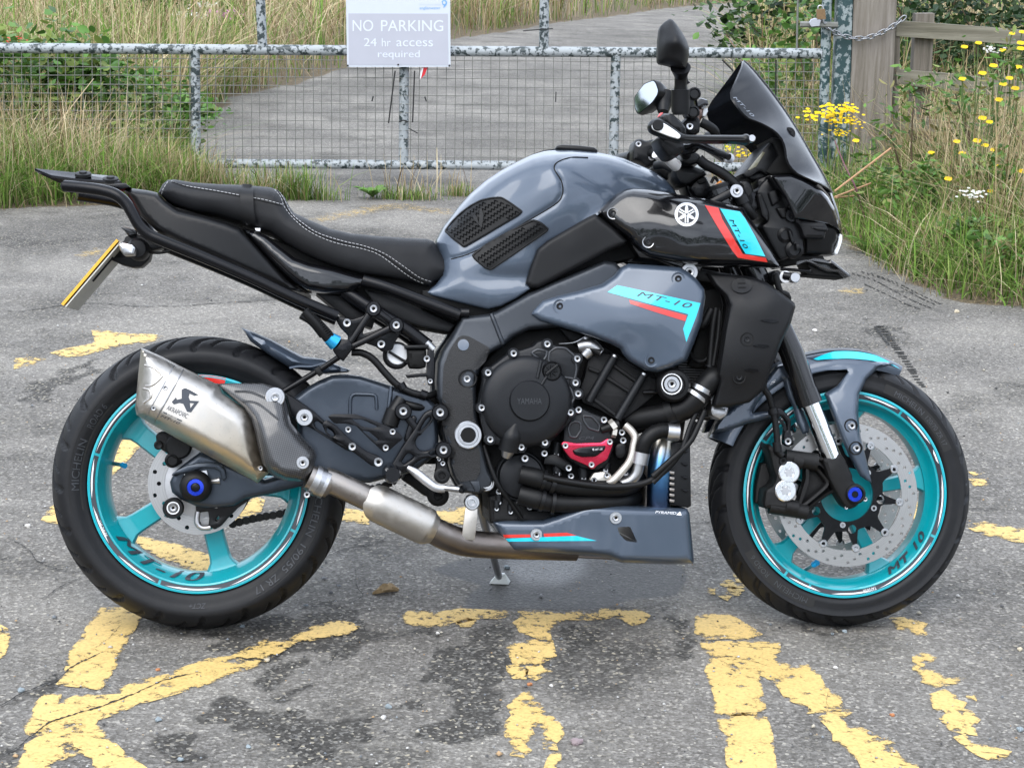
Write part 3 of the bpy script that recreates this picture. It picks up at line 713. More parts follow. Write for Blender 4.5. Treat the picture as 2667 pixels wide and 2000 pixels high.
# ================================================================== gate, posts, sign, fence
GY_ = 11.73
def flaky(name, pale, dark, scale, thr):
    m, nt, b = node_mat(name); co = objco(nt)
    n = noise(nt, scale, 7,.68, co); n2 = noise(nt, scale * .25,3,.5, co); v = mathn(nt, 'ADD', mathn(nt, 'MULTIPLY', n.outputs['Fac'],.75), mathn(nt, 'MULTIPLY', n2.outputs['Fac'],.25))
    r = ramp(nt, [(thr - .015,0),(thr + .015,1)]); nt.links.new(v, r.inputs[0]); n3 = noise(nt, 90,4,.6, co)
    pc = mixc(nt, n3.outputs['Fac'], tuple(x * .75 for x in pale), pale); nt.links.new(mixc(nt, r.outputs[0], dark, pc), b.inputs['Base Color'])
    rr = ramp(nt, [(0,.4),(1,.62)]); nt.links.new(r.outputs[0], rr.inputs[0]); nt.links.new(rr.outputs[0], b.inputs['Roughness'])
    bp = nt.nodes.new('ShaderNodeBump'); bp.inputs['Strength'].default_value = .5; bp.inputs['Distance'].default_value = .002; bp.invert = True; nt.links.new(r.outputs[0], bp.inputs['Height']); nt.links.new(bp.outputs[0], b.inputs['Normal'])
    return m
RAILM = flaky('flaking_green_gate_paint', (.37,.40,.415),(.030,.044,.046),34,.475)
POSTM = flaky('flaking_green_post_paint', (.30,.35,.355),(.026,.060,.064),26,.52)
WIREM = M('galvanised_wire', (.22,.22,.20),.5,.5, var=.35, vscale=30)
gate = empty('field_gate', yp((1333,480), GY_)); gate.location.z = 0
tag(gate, 'wide tube and wire mesh gate with flaking green paint', 'gate')
_gl = gate.location.copy()
def gl(p, dy=0.0): return yp(p, GY_ + dy) - _gl
def rails(name, a, b, r, mat=None, seg=12): return tube(name, [gl(a),(gl(a) + gl(b)) / 2, gl(b)], r, mat or RAILM, gate, seg, 8)
top_y = lambda x: 126 + (x / 2140) * 14.5; bot_y = lambda x: 422.5 + x / 1909 * 13
rails('rail', (-260, top_y(-260)),(2140, top_y(2140)),.0295)
rails('rail', (-260, bot_y(-260)),(2138, bot_y(2138)),.0265)
up = gl((1000,20)).z + .62
for (x0, x1) in ((508,511),(1053,1051),(1604,1597)): rails('upright', (x0, top_y(x0) + 4),(x1, bot_y(x1)),.0280)
for (x0, x1) in ((678,684),(1418,1416)):
    a = gl((x1, top_y(x1))); b = gl((x0,0)); d = (b - a); tube('upright', [a, b, a + d * 2.6],.0275, RAILM, gate, 12,1)
a = gl((2141,450)); b = gl((2154,0)); st = tube('end_stile', [a + Vector((0,0,-.04)), b, b + (b - a) * .75],.0285, POSTM, gate, 12,1)
ztop = (b + (b - a) * .7).z; tube('rail', [Vector((gl((-260,0)).x, 0, ztop - .1)), Vector((st.location.x + gl((2158,0)).x, 0, ztop))],.0295, RAILM, gate, 12,1)
x = -240.0; k = 0
while x < 2130:
    if min(abs(x - q) for q in (508,1053,1602)) > 9:
        rails_j = rng.normal(0,.7); tube('wire', [gl((x + rails_j, top_y(x) + 12),-.02), gl((x + rails_j + (1.5 if x < 1000 else -2.5) + rng.normal(0,.8), bot_y(x) - 4),-.02)],.0023, WIREM, gate, 5,1)
    x += 22.85 + .0003 * x; k += 1
for k in range(12):
    t = (k + .55) / 12.3; pts = [(xx, top_y(xx) + 12 + (bot_y(xx) - top_y(xx) - 16) * t + rng.normal(0,.6)) for xx in np.linspace(-250,2135,14)]
    tube('wire', [gl(q, -.024) for q in pts],.0023, WIREM, gate, 5,1)
tube('drop_rod', [gl(p1('C', 765,-20),.05), gl(p1('C', 758,318),.05)],.006, WIREM, gate, 8,1)
for a, b in (((2084,57),(2184,57)),): tube('latch_bar', [gl((2084,64),-.05), gl((2182,66),-.05)],.017, WIREM, gate, 6,1)
# cable ties hanging from the mesh
TIE = M('black_cable_tie', (.012,.012,.012),.5)
for (a, b, w) in (((440,455),(398,790),.004),((565,455),(552,785),.004),((300,618),(292,650),.004),((630,620),(640,650),.004),((525,822),(585,855),.003),((1470,590),(1468,655),.003),((1365,190),(1450,186),.003),((1260,200),(1370,190),.003)):
    tube('cable_tie', [gl(p1('B', *a),-.05), gl(p1('B', *b),-.05)], w, TIE, gate, 6,1)
for (a, b) in (((625,385),(622,640)),((280,385),(350,455))): tube('cable_tie', [gl(p1('C', *a),-.05), gl(p1('C', *b),-.05)],.0045, TIE, gate, 6,1)
tube('cable_tie', [gl((1040,318),-.04), gl((1050,314),-.05), gl((1063,318),-.04)],.004, TIE, gate, 6)
prismw = lambda name, pts, y0, y1, mat, parent=None, off=Vector((0,0,0)): (lambda F, n: fixnormals(mk(name, [tuple(v - off) for v in F] + [tuple(v - off + Vector((0, y1 - y0,0))) for v in F],[tuple(range(n)), tuple(range(n, 2 * n))[::-1]] + [(k, (k + 1) % n, (k + 1) % n + n, k + n) for k in range(n)], mat, parent, False)))([yp(q, y0) for q in pts], len(pts))
# sign
SY = GY_ - .075
sign = prismw('sign_board', px('B', [(124,-70),(792,-70),(795,430),(133,431)]), SY, SY + .012, M('white_sign_panel', (.56,.60,.66),.45, var=.03))
tag(sign, 'white no parking sign with pale lavender panel on the gate', 'sign')
prismw('sign_panel', px('B', [(141,88),(778,90),(782,419),(143,418)]), SY - .0015, SY - .0003, M('lavender_sign_panel', (.43,.44,.50),.45, var=.05, vscale=8), sign)
STX = M('white_sign_letters', (.66,.70,.78),.45, var=.03); BLU = M('blue_sign_print', (.16,.36,.66),.45); FNT = M('faint_sign_print', (.52,.58,.68),.45)
def text_w(name, s, a, b, h, y, mat, parent, bold=0.0, spacing=1.0):
    V, Fc = text_mesh(s, 0, bold, spacing); w, hh = V.max(0); a = np.array(a); b = np.array(b); L = np.linalg.norm(b - a); d = (b - a) / L; u = np.array([d[1],-d[0]])
    P = a + V[:, :1] / w * L * d + V[:, 1:] / hh * h * u
    return mk(name, [yp(q, y) for q in P], Fc, mat, parent, False)
S_ = REG['B'][2]
for (w_, x0, x1, yb, h_) in (('NO', 168,300,202,72),('PARKING', 350,748,203,72),('24', 240,322,298,52),('hr', 355,412,299,52),('access', 448,682,300,40),('required', 330,598,384,60)): text_w('lettering', w_, p1('B', x0, yb), p1('B', x1, yb), h_ / S_, SY - .0025, STX, sign)
text_w('lettering', 'anglianwater', p1('B', 597,68), p1('B', 730,68),24 / S_, SY - .001, BLU, sign, .02); text_w('lettering', 'love every drop', p1('B', 598,40), p1('B', 732,40),16 / S_, SY - .001, FNT, sign)
prismw('printed_drop', px('B', [(738,10),(750,2),(764,3),(772,14),(772,28),(760,44),(748,54),(752,38),(742,30)]), SY - .002, SY - .0005, BLU, sign); prismw('printed_drop', px('B', [(746,12),(756,8),(764,16),(762,28),(752,30),(745,22)]), SY - .003, SY - .0022, FNT, sign)
for (x, y) in ((137,422),(788,422),(460,416),(140,-40),(786,-40)): lathe('sign_screw', yp(p1('B', x, y), SY - .001),[(.006,0),(.005,.003),(0,.003)], TIE, sign, 8)
tgo = prismw('plastic_tag', px('B', [(612,434),(648,434),(630,480),(598,514),(602,470)]), GY_ - .06, GY_ - .055, M('red_tag_plastic', (.62,.02,.03),.5)); tag(tgo, 'small red and white plastic tag hanging under the sign', 'tag')
prismw('white_strip', px('B', [(612,436),(622,436),(606,500),(598,514),(602,470)]), GY_ - .0625, GY_ - .0605, WHITE if 'WHITE' in globals() else M('white_decal', (.75,.76,.78),.4, var=.03), tgo)
# posts at the hanging end
def post(name, xa, xb, xa2, xb2, y2, y, depth, mat, label, cat, zt=1.75):
    """square post: edges xa,xb at the frame's top, xa2,xb2 at image height y2; runs from below the verge to zt"""
    tl, tr, bl, br = yp((xa, 0), y), yp((xb, 0), y), yp((xa2, y2), y), yp((xb2, y2), y)
    def at(t, b, z): k = (z - b.z) / (t.z - b.z); return b.lerp(t, k)
    V = []
    for z in (-.1, zt):
        L_, R_ = at(tl, bl, z), at(tr, br, z); c = (R_.x - L_.x) * .07
        for (xx, yy) in ((L_.x + c, L_.y),(R_.x - c, L_.y),(R_.x, L_.y + .01),(R_.x, L_.y + depth),(L_.x, L_.y + depth),(L_.x, L_.y + .01)): V.append((xx, yy, z))
    Fc = [(k, (k + 1) % 6,(k + 1) % 6 + 6, k + 6) for k in range(6)] + [tuple(range(6,12)), tuple(range(6))[::-1]]
    o = fixnormals(mk(name, V, Fc, mat, None, True, 20)); tag(o, label, cat); return o
def wood(name, c0, c1, dark):
    m, nt, b = node_mat(name); co = objco(nt); mp = nt.nodes.new('ShaderNodeMapping'); mp.inputs['Scale'].default_value = dark; nt.links.new(co, mp.inputs[0])
    n = noise(nt, 22,7,.7, mp.outputs[0]); r = ramp(nt, [(.3, tuple(x * .35 for x in c0)),(.46, c0),(.7, c1)]); nt.links.new(n.outputs['Fac'], r.inputs[0]); n2 = noise(nt, 5,4,.6, co)
    c = mixc(nt, mathn(nt, 'MULTIPLY', n2.outputs['Fac'],.45), r.outputs[0],(.13,.125,.08)); nt.links.new(c, b.inputs['Base Color']); b.inputs['Roughness'].default_value = .9
    bp = nt.nodes.new('ShaderNodeBump'); bp.inputs['Strength'].default_value = .8; bp.inputs['Distance'].default_value = .006; nt.links.new(n.outputs['Fac'], bp.inputs['Height']); nt.links.new(bp.outputs[0], b.inputs['Normal']); return m
WOODV = wood('weathered_grey_post_wood', (.17,.145,.125),(.33,.295,.27),(1,1,.06)); WOODH = wood('weathered_fence_rail_wood', (.17,.155,.12),(.34,.32,.26),(.05,1,1))
post('metal_post', 2181,2224,2169,2216,285, GY_ + .0,.09, POSTM, 'square metal post with flaking green paint beside the timber post', 'post')
WP = post('gate_post', 2225,2337,2214,2322,309, GY_ - .02,.22, WOODV, 'thick weathered timber gate post with a chain round it', 'post')
fence = empty('timber_fence', yp((2450,300), GY_ + .25)); fence.location.z = 0; fo = fence.location.copy(); tag(fence, 'weathered timber rail fence right of the gate post', 'fence')
FYY = GY_ + .12
prismw('rail', px('C', [(1395,134),(1700,155),(2000,178),(2300,204),(2900,250),(2900,345),(2300,300),(2000,275),(1700,255),(1395,234)]), FYY, FYY + .045, WOODH, fence, fo)
prismw('rail', px('C', [(1395,446),(1700,470),(2000,505),(2900,600),(2900,700),(2000,610),(1700,574),(1395,540)]), FYY, FYY + .045, WOODH, fence, fo)
prismw('rail', px('C', [(1395,748),(1700,775),(2000,800),(2900,880),(2900,960),(2000,880),(1700,850),(1395,830)]), FYY, FYY + .045, WOODH, fence, fo)
prismw('post', px('C', [(1520,90),(1640,88),(1600,900),(1480,900)]), FYY + .05, FYY + .15, WOODV, fence, fo)
prismw('post', px('C', [(2420,150),(2540,150),(2530,900),(2400,900)]), FYY + .05, FYY + .15, WOODV, fence, fo)
prismw('post', px('C', [(1378,200),(1420,200),(1405,900),(1375,900)]), FYY + .01, FYY + .1, WOODV, fence, fo)
# chain with padlocks
CHM = M('weathered_chain_steel', (.30,.31,.33),.4,.9, var=.25, vscale=60)
ch = empty('steel_chain', yp(p1('C', 1120,245), GY_ - .06)); tag(ch, 'grey steel chain hung round the timber gate post', 'chain'); co_ = ch.location.copy()
cpth = np.array([tuple(yp(q, GY_ - .055)) for q in catmull(px('C', [(925,140),(960,175),(1010,212),(1100,243),(1200,245),(1300,210),(1380,165),(1440,118)]),20)]); Lc = np.r_[0, np.cumsum(np.linalg.norm(np.diff(cpth, axis=0), axis=1))]
def link_mesh():
    P = [(.0165 * math.cos(t) + (.0085 if math.cos(t) > 0 else -.0085),.0115 * math.sin(t),0) for t in np.linspace(0,2 * math.pi, 17)[:-1]]; V = []; Fc = []
    for k, p in enumerate(P):
        t = np.array(P[(k + 1) % 16]) - np.array(P[k - 1]); t /= np.linalg.norm(t); nn = np.array([-t[1], t[0],0])
        for j in range(6): a = j * math.pi / 3; V.append(np.array(p) + nn * .0042 * math.cos(a) + np.array([0,0,.0042 * math.sin(a)]))
    for k in range(16):
        for j in range(6): Fc.append((k * 6 + j, k * 6 + (j + 1) % 6,(k + 1) % 16 * 6 + (j + 1) % 6,(k + 1) % 16 * 6 + j))
    me = bpy.data.meshes.new('link'); me.from_pydata([tuple(v) for v in V],[], Fc); me.materials.append(CHM); me.polygons.foreach_set('use_smooth', [True] * len(me.polygons)); return me
lm = link_mesh(); s = .0; k = 0
while s < Lc[-1]:
    p = [np.interp(s, Lc, cpth[:, j]) for j in range(3)]; p2 = [np.interp(min(s + .01, Lc[-1]), Lc, cpth[:, j]) for j in range(3)]; d = Vector(p2) - Vector(p)
    o = bpy.data.objects.new('link', lm); o.location = Vector(p) - co_; a = math.atan2(d.z, d.x); o.rotation_euler = (R(90) if k % 2 else R(20),-a, 0) if k % 2 else (R(15),-a, 0); link(o, ch); s += .0335; k += 1
def padlock(pts, sh, mat, label):
    o = prismw('padlock', px('C', pts), GY_ - .085, GY_ - .06, mat); tag(o, label, 'padlock', None); tube('shackle', [yp(p1('C', *q), GY_ - .072) for q in sh],.0045, M('lock_shackle', (.5,.5,.5),.3,.9), o, 8,5); return o
padlock([(885,62),(938,60),(944,124),(888,128)],[(892,70),(896,45),(908,38),(922,44),(930,66)], M('tarnished_brass', (.25,.16,.085),.5,.6, var=.4, vscale=90), 'tarnished brass padlock on the gate chain')
padlock([(838,150),(850,128),(880,118),(912,130),(902,168),(850,172)],[(890,130),(905,110),(925,120),(930,145)], M('plated_lock_body', (.55,.56,.62),.35,.6), 'silver padlock hanging under the brass one')

# ================================================================== vegetation
GRASSM = col_mat('grass_blade', .7,.28,.25); LEAFM = col_mat('leaf', .5,.25,.4)
STRAW = [(.50,.39,.22),(.58,.47,.29),(.43,.33,.18),(.36,.27,.15),(.63,.53,.35)]; GREEN = [(.11,.21,.032),(.16,.29,.046),(.085,.16,.026),(.20,.31,.06),(.25,.33,.085)]; BROWN = [(.13,.075,.035),(.19,.12,.06)]
def blades(name, x, y, h, w, lean, green, seed, seed_heads=.0, z=None):
    r = np.random.default_rng(seed); n = len(x); pal = np.array(STRAW + GREEN + BROWN); g = r.random(n) < green
    ci = np.where(g, 5 + r.integers(0,5, n), np.where(r.random(n) < .9, r.integers(0,5, n),10 + r.integers(0,2, n))); col = pal[ci] * r.uniform(.7,1.2,(n, 1))
    az = r.uniform(0,6.283, n); ln = np.abs(r.normal(0, lean, n)); fa = az + r.uniform(-1,1, n) + 1.57; L = [0,.38,.74,1.0]; wd = np.array([1,.9,.62,.12])
    if z is None: z = np.clip(veg_depth(x, y),0,1.2) * .06
    V = np.zeros((n, 8,3)); sh = r.random(n) < seed_heads
    for k, t in enumerate(L):
        cx = x + np.cos(az) * h * ln * t * t; cy = y + np.sin(az) * h * ln * t * t; cz = z - .01 + h * t * (1 - .28 * np.minimum(ln, 1.2) * t)
        ww = w * wd[k] * np.where(sh & (k >= 2),2.1 if k == 2 else 3,1.0)
        for s, q in ((-1,0),(1,1)): V[:, 2 * k + q, 0] = cx + s * ww * np.cos(fa) * .5; V[:, 2 * k + q, 1] = cy + s * ww * np.sin(fa) * .5; V[:, 2 * k + q, 2] = cz
    F = np.array([(0,1,3,2),(2,3,5,4),(4,5,7,6)])[None] + 8 * np.arange(n)[:, None, None]
    me = np_mesh(name, V.reshape(-1,3), F.reshape(-1,4),[GRASSM], True)
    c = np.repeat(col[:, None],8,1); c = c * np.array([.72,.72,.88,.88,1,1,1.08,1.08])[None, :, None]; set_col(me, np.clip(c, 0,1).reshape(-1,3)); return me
def scatter(n, x0, x1, y0, y1, dmin, dmax, seed, clump=.55):
    r = np.random.default_rng(seed); x = r.uniform(x0, x1, n * 4); y = r.uniform(y0, y1, n * 4); d = veg_depth(x, y); k = (d > dmin) & (d < dmax) & (r.random(n * 4) < 1 - clump + clump * (.5 + .9 * wob(x, y, 5, seed + 50)))
    return x[k][:n], y[k][:n]
def turf(name, label, parts):
    obs = []; 
    for me in parts: obs.append(me)
    o = link(bpy.data.objects.new(name, obs[0])); bm = None
    if len(obs) > 1:
        V = []; F = []; C = []; off = 0
        for me in obs:
            v = np.zeros(len(me.vertices) * 3, np.float32); me.vertices.foreach_get('co', v); f = np.zeros(len(me.loops), np.int32); me.loops.foreach_get('vertex_index', f); c = np.zeros(len(me.vertices) * 4, np.float32); me.color_attributes['Col'].data.foreach_get('color', c)
            V.append(v.reshape(-1,3)); F.append(f.reshape(-1,4) + off); C.append(c.reshape(-1,4)[:, :3]); off += len(me.vertices)
        me = np_mesh(name, np.vstack(V), np.vstack(F),[GRASSM]); set_col(me, np.vstack(C)); o.data = me
    tag(o, label, 'grass', kind='stuff'); return o
def bl(n, box, d, h, w, lean, green, seed, heads=0, clump=.55):
    x, y = scatter(n, *box, *d, seed, clump); r = np.random.default_rng(seed + 1); return blades('grass', x, y, r.uniform(h[0], h[1], len(x)), r.uniform(w * .6, w * 1.3, len(x)), lean, green, seed, heads)
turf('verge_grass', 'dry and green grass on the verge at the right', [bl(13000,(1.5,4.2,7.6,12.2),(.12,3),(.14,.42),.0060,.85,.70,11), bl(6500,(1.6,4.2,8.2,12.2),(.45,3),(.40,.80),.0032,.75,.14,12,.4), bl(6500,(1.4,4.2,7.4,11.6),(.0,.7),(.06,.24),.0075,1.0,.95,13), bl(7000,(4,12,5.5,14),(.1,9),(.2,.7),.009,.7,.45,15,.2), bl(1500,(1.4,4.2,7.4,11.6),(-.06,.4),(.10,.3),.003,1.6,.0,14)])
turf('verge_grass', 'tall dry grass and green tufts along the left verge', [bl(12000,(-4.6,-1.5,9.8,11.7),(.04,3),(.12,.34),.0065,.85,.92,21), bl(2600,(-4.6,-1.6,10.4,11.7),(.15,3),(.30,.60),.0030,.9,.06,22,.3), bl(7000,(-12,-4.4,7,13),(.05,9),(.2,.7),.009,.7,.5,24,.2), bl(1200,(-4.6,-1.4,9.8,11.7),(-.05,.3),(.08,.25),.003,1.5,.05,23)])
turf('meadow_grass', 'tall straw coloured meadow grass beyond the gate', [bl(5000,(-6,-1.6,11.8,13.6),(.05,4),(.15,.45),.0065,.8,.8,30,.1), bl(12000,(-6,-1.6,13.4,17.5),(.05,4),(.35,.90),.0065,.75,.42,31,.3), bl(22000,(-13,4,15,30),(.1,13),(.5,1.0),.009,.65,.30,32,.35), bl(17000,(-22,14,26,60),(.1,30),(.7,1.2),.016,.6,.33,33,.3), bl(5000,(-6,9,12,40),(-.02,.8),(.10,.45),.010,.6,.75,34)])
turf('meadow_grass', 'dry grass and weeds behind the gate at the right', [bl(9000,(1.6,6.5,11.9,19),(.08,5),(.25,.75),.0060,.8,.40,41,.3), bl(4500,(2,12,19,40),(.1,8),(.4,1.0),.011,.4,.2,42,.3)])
# narrow tufts growing in the joint below the gate
def tuft(reg, x, y, n, h, sp, green, seed, label, w=.0042, lean=.45):
    p = gp(p1(reg, x, y)); r = np.random.default_rng(seed); me = blades('grass_tuft', p.x + r.normal(0, sp, n), p.y + r.normal(0, sp * .35, n), r.uniform(h * .4, h, n), r.uniform(w * .6, w * 1.3, n), lean, green, seed, .1, np.zeros(n))
    o = link(bpy.data.objects.new('grass_tuft', me)); tag(o, label, 'grass', 'grass tufts in the joint under the gate'); return o
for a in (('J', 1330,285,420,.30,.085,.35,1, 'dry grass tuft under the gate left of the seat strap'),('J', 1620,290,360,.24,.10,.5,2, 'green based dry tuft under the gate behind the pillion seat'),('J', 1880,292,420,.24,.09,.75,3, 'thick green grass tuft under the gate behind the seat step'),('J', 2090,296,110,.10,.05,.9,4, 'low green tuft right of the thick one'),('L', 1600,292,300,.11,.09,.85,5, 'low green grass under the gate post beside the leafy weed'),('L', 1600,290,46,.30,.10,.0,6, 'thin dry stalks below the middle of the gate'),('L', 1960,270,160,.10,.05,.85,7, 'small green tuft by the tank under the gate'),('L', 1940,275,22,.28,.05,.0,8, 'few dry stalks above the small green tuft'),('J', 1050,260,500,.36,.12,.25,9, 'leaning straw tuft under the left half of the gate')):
    tuft(*a)
# leaves
def leaves(C, L, wr, col, seed, up=.35):
    """C (n,3) centres, L lengths -> folded leaf blades"""
    r = np.random.default_rng(seed); n = len(C); d = r.normal(0,1,(n, 3)); d[:, 2] = d[:, 2] * .5 + up * .4; d /= np.linalg.norm(d, axis=1)[:, None]
    s = np.cross(d, r.normal(0,1,(n, 3)) * .6 + np.array([0,0,1.0])); s /= np.linalg.norm(s, axis=1)[:, None]; u = np.cross(s, d); L = np.asarray(L)[:, None]
    pts = [C - d * L * .5, C - d * L * .1 + s * L * wr * .5 - u * L * .06, C + d * L * .22 + s * L * wr * .42 - u * L * .06, C + d * L * .5, C + d * L * .22 - s * L * wr * .42 - u * L * .06, C - d * L * .1 - s * L * wr * .5 - u * L * .06]
    V = np.stack(pts, 1); F = np.array([(0,1,2,3),(0,3,4,5)])[None] + 6 * np.arange(n)[:, None, None]; return V.reshape(-1,3), F.reshape(-1,4), np.repeat(col, 6,0)
def bush(name, label, cat, centre, rad, n, ll, pal, seed, parent_z=0.0, group=None, wr=.62):
    r = np.random.default_rng(seed); root = empty(name, (centre[0], centre[1], parent_z)); tag(root, label, cat, group)
    nc = max(6, n // 90); cc = r.normal(0,1,(nc, 3)); cc /= np.linalg.norm(cc, axis=1)[:, None]; cc *= r.uniform(.35,1.0,(nc, 1)) ** .6; cc = cc * np.array(rad)
    ci = r.integers(0, nc, n); C = cc[ci] + r.normal(0,1,(n, 3)) * np.array(rad) * .20; C[:, 2] += rad[2] * .95; C = C[C[:, 2] > .03]; n = len(C); tone = r.uniform(.75,1.2, nc)[ci[:n]][:, None]
    col = np.array(pal)[r.integers(0, len(pal), n)] * tone * r.uniform(.8,1.2,(n, 1)); V, F, K = leaves(C, r.uniform(ll * .6, ll * 1.3, n), wr, np.clip(col, 0,1), seed + 1)
    me = np_mesh('crown', V, F, [LEAFM], True); set_col(me, K); link(bpy.data.objects.new('crown', me), root)
    stm = M('brown_stem', (.10,.07,.04),.9)
    for k in range(5):
        t = cc[k % nc] * .8 + np.array([0,0, rad[2] * .95]); tube('stem', [Vector((r.normal() * .05, r.normal() * .05,0)), Vector(t * np.array([.4,.4,.55])), Vector(t)],[.009,.007,.003], stm, root, 6)
    return root
LG = [(.07,.16,.03),(.10,.22,.04),(.14,.27,.05),(.055,.12,.022),(.20,.26,.06)]; DG = [(.018,.045,.015),(.028,.06,.02),(.035,.075,.022),(.05,.09,.03)]
def atp(p, y): v = yp(p, y); return (v.x, v.y)
bush('leafy_shrub', 'broad leaved green shrub behind the gate at the left edge', 'shrub', atp((30,330),12.35),(.55,.35,.42),2200,.075, LG, 61); bush('leafy_shrub', 'smaller green bramble right of the broad leaved shrub', 'shrub', atp((230,350),12.4),(.45,.32,.33),1600,.055, LG[:4] + [(.13,.17,.05)],62); bush('leafy_shrub', 'low green weeds beside the gate upright at the left', 'shrub', atp((400,390),12.3),(.38,.3,.24),900,.045, LG, 63)
bush('roadside_bush', 'green bush with pale grass beyond the gate latch', 'bush', atp((2060,90),17.5),(.75,.8,.62),2000,.085, DG + LG[:2],64,.25); bush('roadside_bush', 'bright green young bush right of the gate latch', 'bush', atp((2120,110),14.0),(.35,.4,.5),800,.07, LG, 65,.1)
for k, (p, y, rd, lab) in enumerate((((2420,20),16.5,(1.0,.8,.9), 'dark evergreen bush behind the timber fence post'),((2600,60),15.5,(.9,.8,.85), 'dark evergreen bush at the upper right corner'),((2330,-20),18.5,(1.0,.9,1.1), 'dark bush rising behind the timber gate post'),((2800,60),16.5,(1.2,1.0,1.3), 'large dark bush beyond the right edge'))):
    bush('evergreen_bush', lab, 'bush', atp(p, y), rd, 2600,.07, DG, 70 + k, .05)
for k, (p, y, h, lab) in enumerate((((620,60),22,.5, 'green willowherb with pink flowers in the meadow'),((230,40),20,.55, 'green weed clump in the meadow at upper left'),((1320,40),30,.4, 'green weed clump beside the lane'),((430,60),19,.5, 'dark green weed clump among the straw at upper left'))):
    bush('weed_clump', lab, 'weed', atp(p, y),(.35,.3, h),700,.09, LG, 80 + k, .0, None, .35)
for k, (x, y, rd, lab) in enumerate(((2.25,9.7,(.30,.3,.26), 'green leafy clump in the verge behind the headlight'),(2.55,9.1,(.35,.3,.30), 'green leafy clump in the verge near the right edge'),(2.05,10.6,(.30,.3,.36), 'feathery green ragwort leaves below the yellow heads'),(2.7,10.3,(.45,.35,.55), 'tall weedy clump with seed heads at the right edge'),(2.35,8.8,(.28,.25,.16), 'low leafy clump at the corner of the right verge'),(2.95,9.6,(.4,.3,.45), 'tall green weed clump under the fence at the right'),(2.45,10.8,(.35,.3,.48), 'weedy clump under the middle of the fence'),(2.1,9.3,(.25,.25,.17), 'small leafy clump low in the verge corner'),(1.95,10.1,(.22,.22,.2), 'small leafy clump beside the headlight'),(3.05,10.7,(.4,.3,.62), 'highest weed clump against the fence at the right edge'))):
    bush('weed_clump', lab, 'weed', (x, y), rd, 520,.055, LG + [(.22,.20,.07)],90 + k, .0, None, .35)
# flowers
FLY = col_mat('flower_petal', .6,.2)
def flower(kind, p, y, label, group=None, h=None, r=.020, col=(.85,.55,.01)):
    top = yp(p, y); r_ = np.random.default_rng(int(p[0] * 3 + p[1])); base = Vector((top.x + r_.normal() * .03, top.y + .02, max(0, float(veg_depth(np.array([top.x]), np.array([top.y]))[0])) * .0)); root = empty(kind, base); tag(root, label, 'flower', group)
    t = top - base; tube('stem', [Vector((0,0,0)), t * .5 + Vector((r_.normal() * .02,0,0)), t],.0032, M('green_stem', (.09,.13,.04),.8), root, 5,3)
    V = []; F = []; K = []; heads = [(0,0,0, r)] if kind == 'yellow_flower' else [(r_.normal() * r, r_.normal() * r * .6, r_.normal() * r * .34 + .0, r * .24) for _ in range(34)]
    for (a, b, c, rr) in heads:
        o = len(V); V.append((t.x + a, t.y + b, t.z + c + rr * .1)); K.append(tuple(x * .8 for x in col)); m = 9
        for k in range(m):
            q = rr * (1 if k % 2 else .78); V.append((t.x + a + q * math.cos(k * 6.283 / m), t.y + b - .35 * rr + q * .75 * math.sin(k * 6.283 / m), t.z + c + rr * .35 * math.sin(k * 6.283 / m))); K.append(col)
        F += [(o, o + 1 + k, o + 1 + (k + 1) % m) for k in range(m)]
    me = np_mesh('flower_head', np.array(V), np.array(F),[FLY], False); set_col(me, np.array(K)); hd = link(bpy.data.objects.new('flower_head', me), root)
    if len(heads) > 1: hd['kind'] = 'stuff'
    return root
for q_ in '''1945,468,large yellow flower just above the middle fence rail
1817,505,leftmost yellow flower on the middle fence rail
2050,638,yellow flower just under the middle fence rail
1920,275,yellow flower at the lower edge of the top fence rail
2075,322,yellow flower just right of the fluffy white thistle
2155,565,bright yellow flower on the middle rail near the right edge
2200,205,yellow flower at the right edge on the top fence rail
2135,215,yellow flower on the top rail second from the right edge
1780,905,yellow flower left of the close pair under the bottom rail
1910,900,left flower of the close yellow pair under the bottom rail
1962,930,right flower of the close yellow pair under the bottom rail
1618,977,lone yellow flower low in the middle of the verge
1726,1143,yellow flower above and left of the white yarrow
1995,1223,yellow flower just right of the white yarrow
2025,1060,yellow flower above and right of the white yarrow
2078,538,middle one of three yellow flowers along the middle rail
2118,500,yellow flower just above the middle rail near the right edge
1135,900,yellow flower below the ragwort cluster at its right
2175,430,small yellow flower at the right edge between the rails
2015,420,small yellow flower between the rails below the thistle
1945,755,yellow flower in front of the bottom fence rail
2190,310,lower of two yellow flowers at the edge under the top rail
2190,275,upper of two yellow flowers at the edge under the top rail
1830,300,small yellow flower at the left under the top fence rail
2020,960,small yellow flower right of the close pair
1815,980,yellow flower lowest left of the close pair
2195,1095,yellow flower at the right edge above the yarrow's level
1990,780,small yellow flower beside the one at the bottom rail'''.split('\n'):
    x, y, lab = q_.split(',', 2); x, y = float(x), float(y)
    flower('yellow_flower', p1('C', x, y),9.6 + (1300 - y) / 1300 * 1.4, lab, 'yellow flowers on the right verge', r=.020 + (x % 7) * .001)
for (x, y, r, lab) in ((915,745,.055, 'broad yellow ragwort head at the left of the cluster'),(1000,700,.050, 'highest yellow ragwort head in front of the metal post'),(1080,705,.045, 'yellow ragwort head in front of the timber post'),(1025,770,.04, 'yellow ragwort head in the middle of the cluster'),(1110,775,.035, 'small yellow ragwort head at the right of the cluster'),(1038,852,.03, 'lowest small yellow ragwort head'),(395,970,.05, 'yellow ragwort behind the dash display')):
    flower('ragwort', p1('C', x, y),10.6 if x > 500 else 12.6, lab, None, r=r, col=(.86,.62,.01))
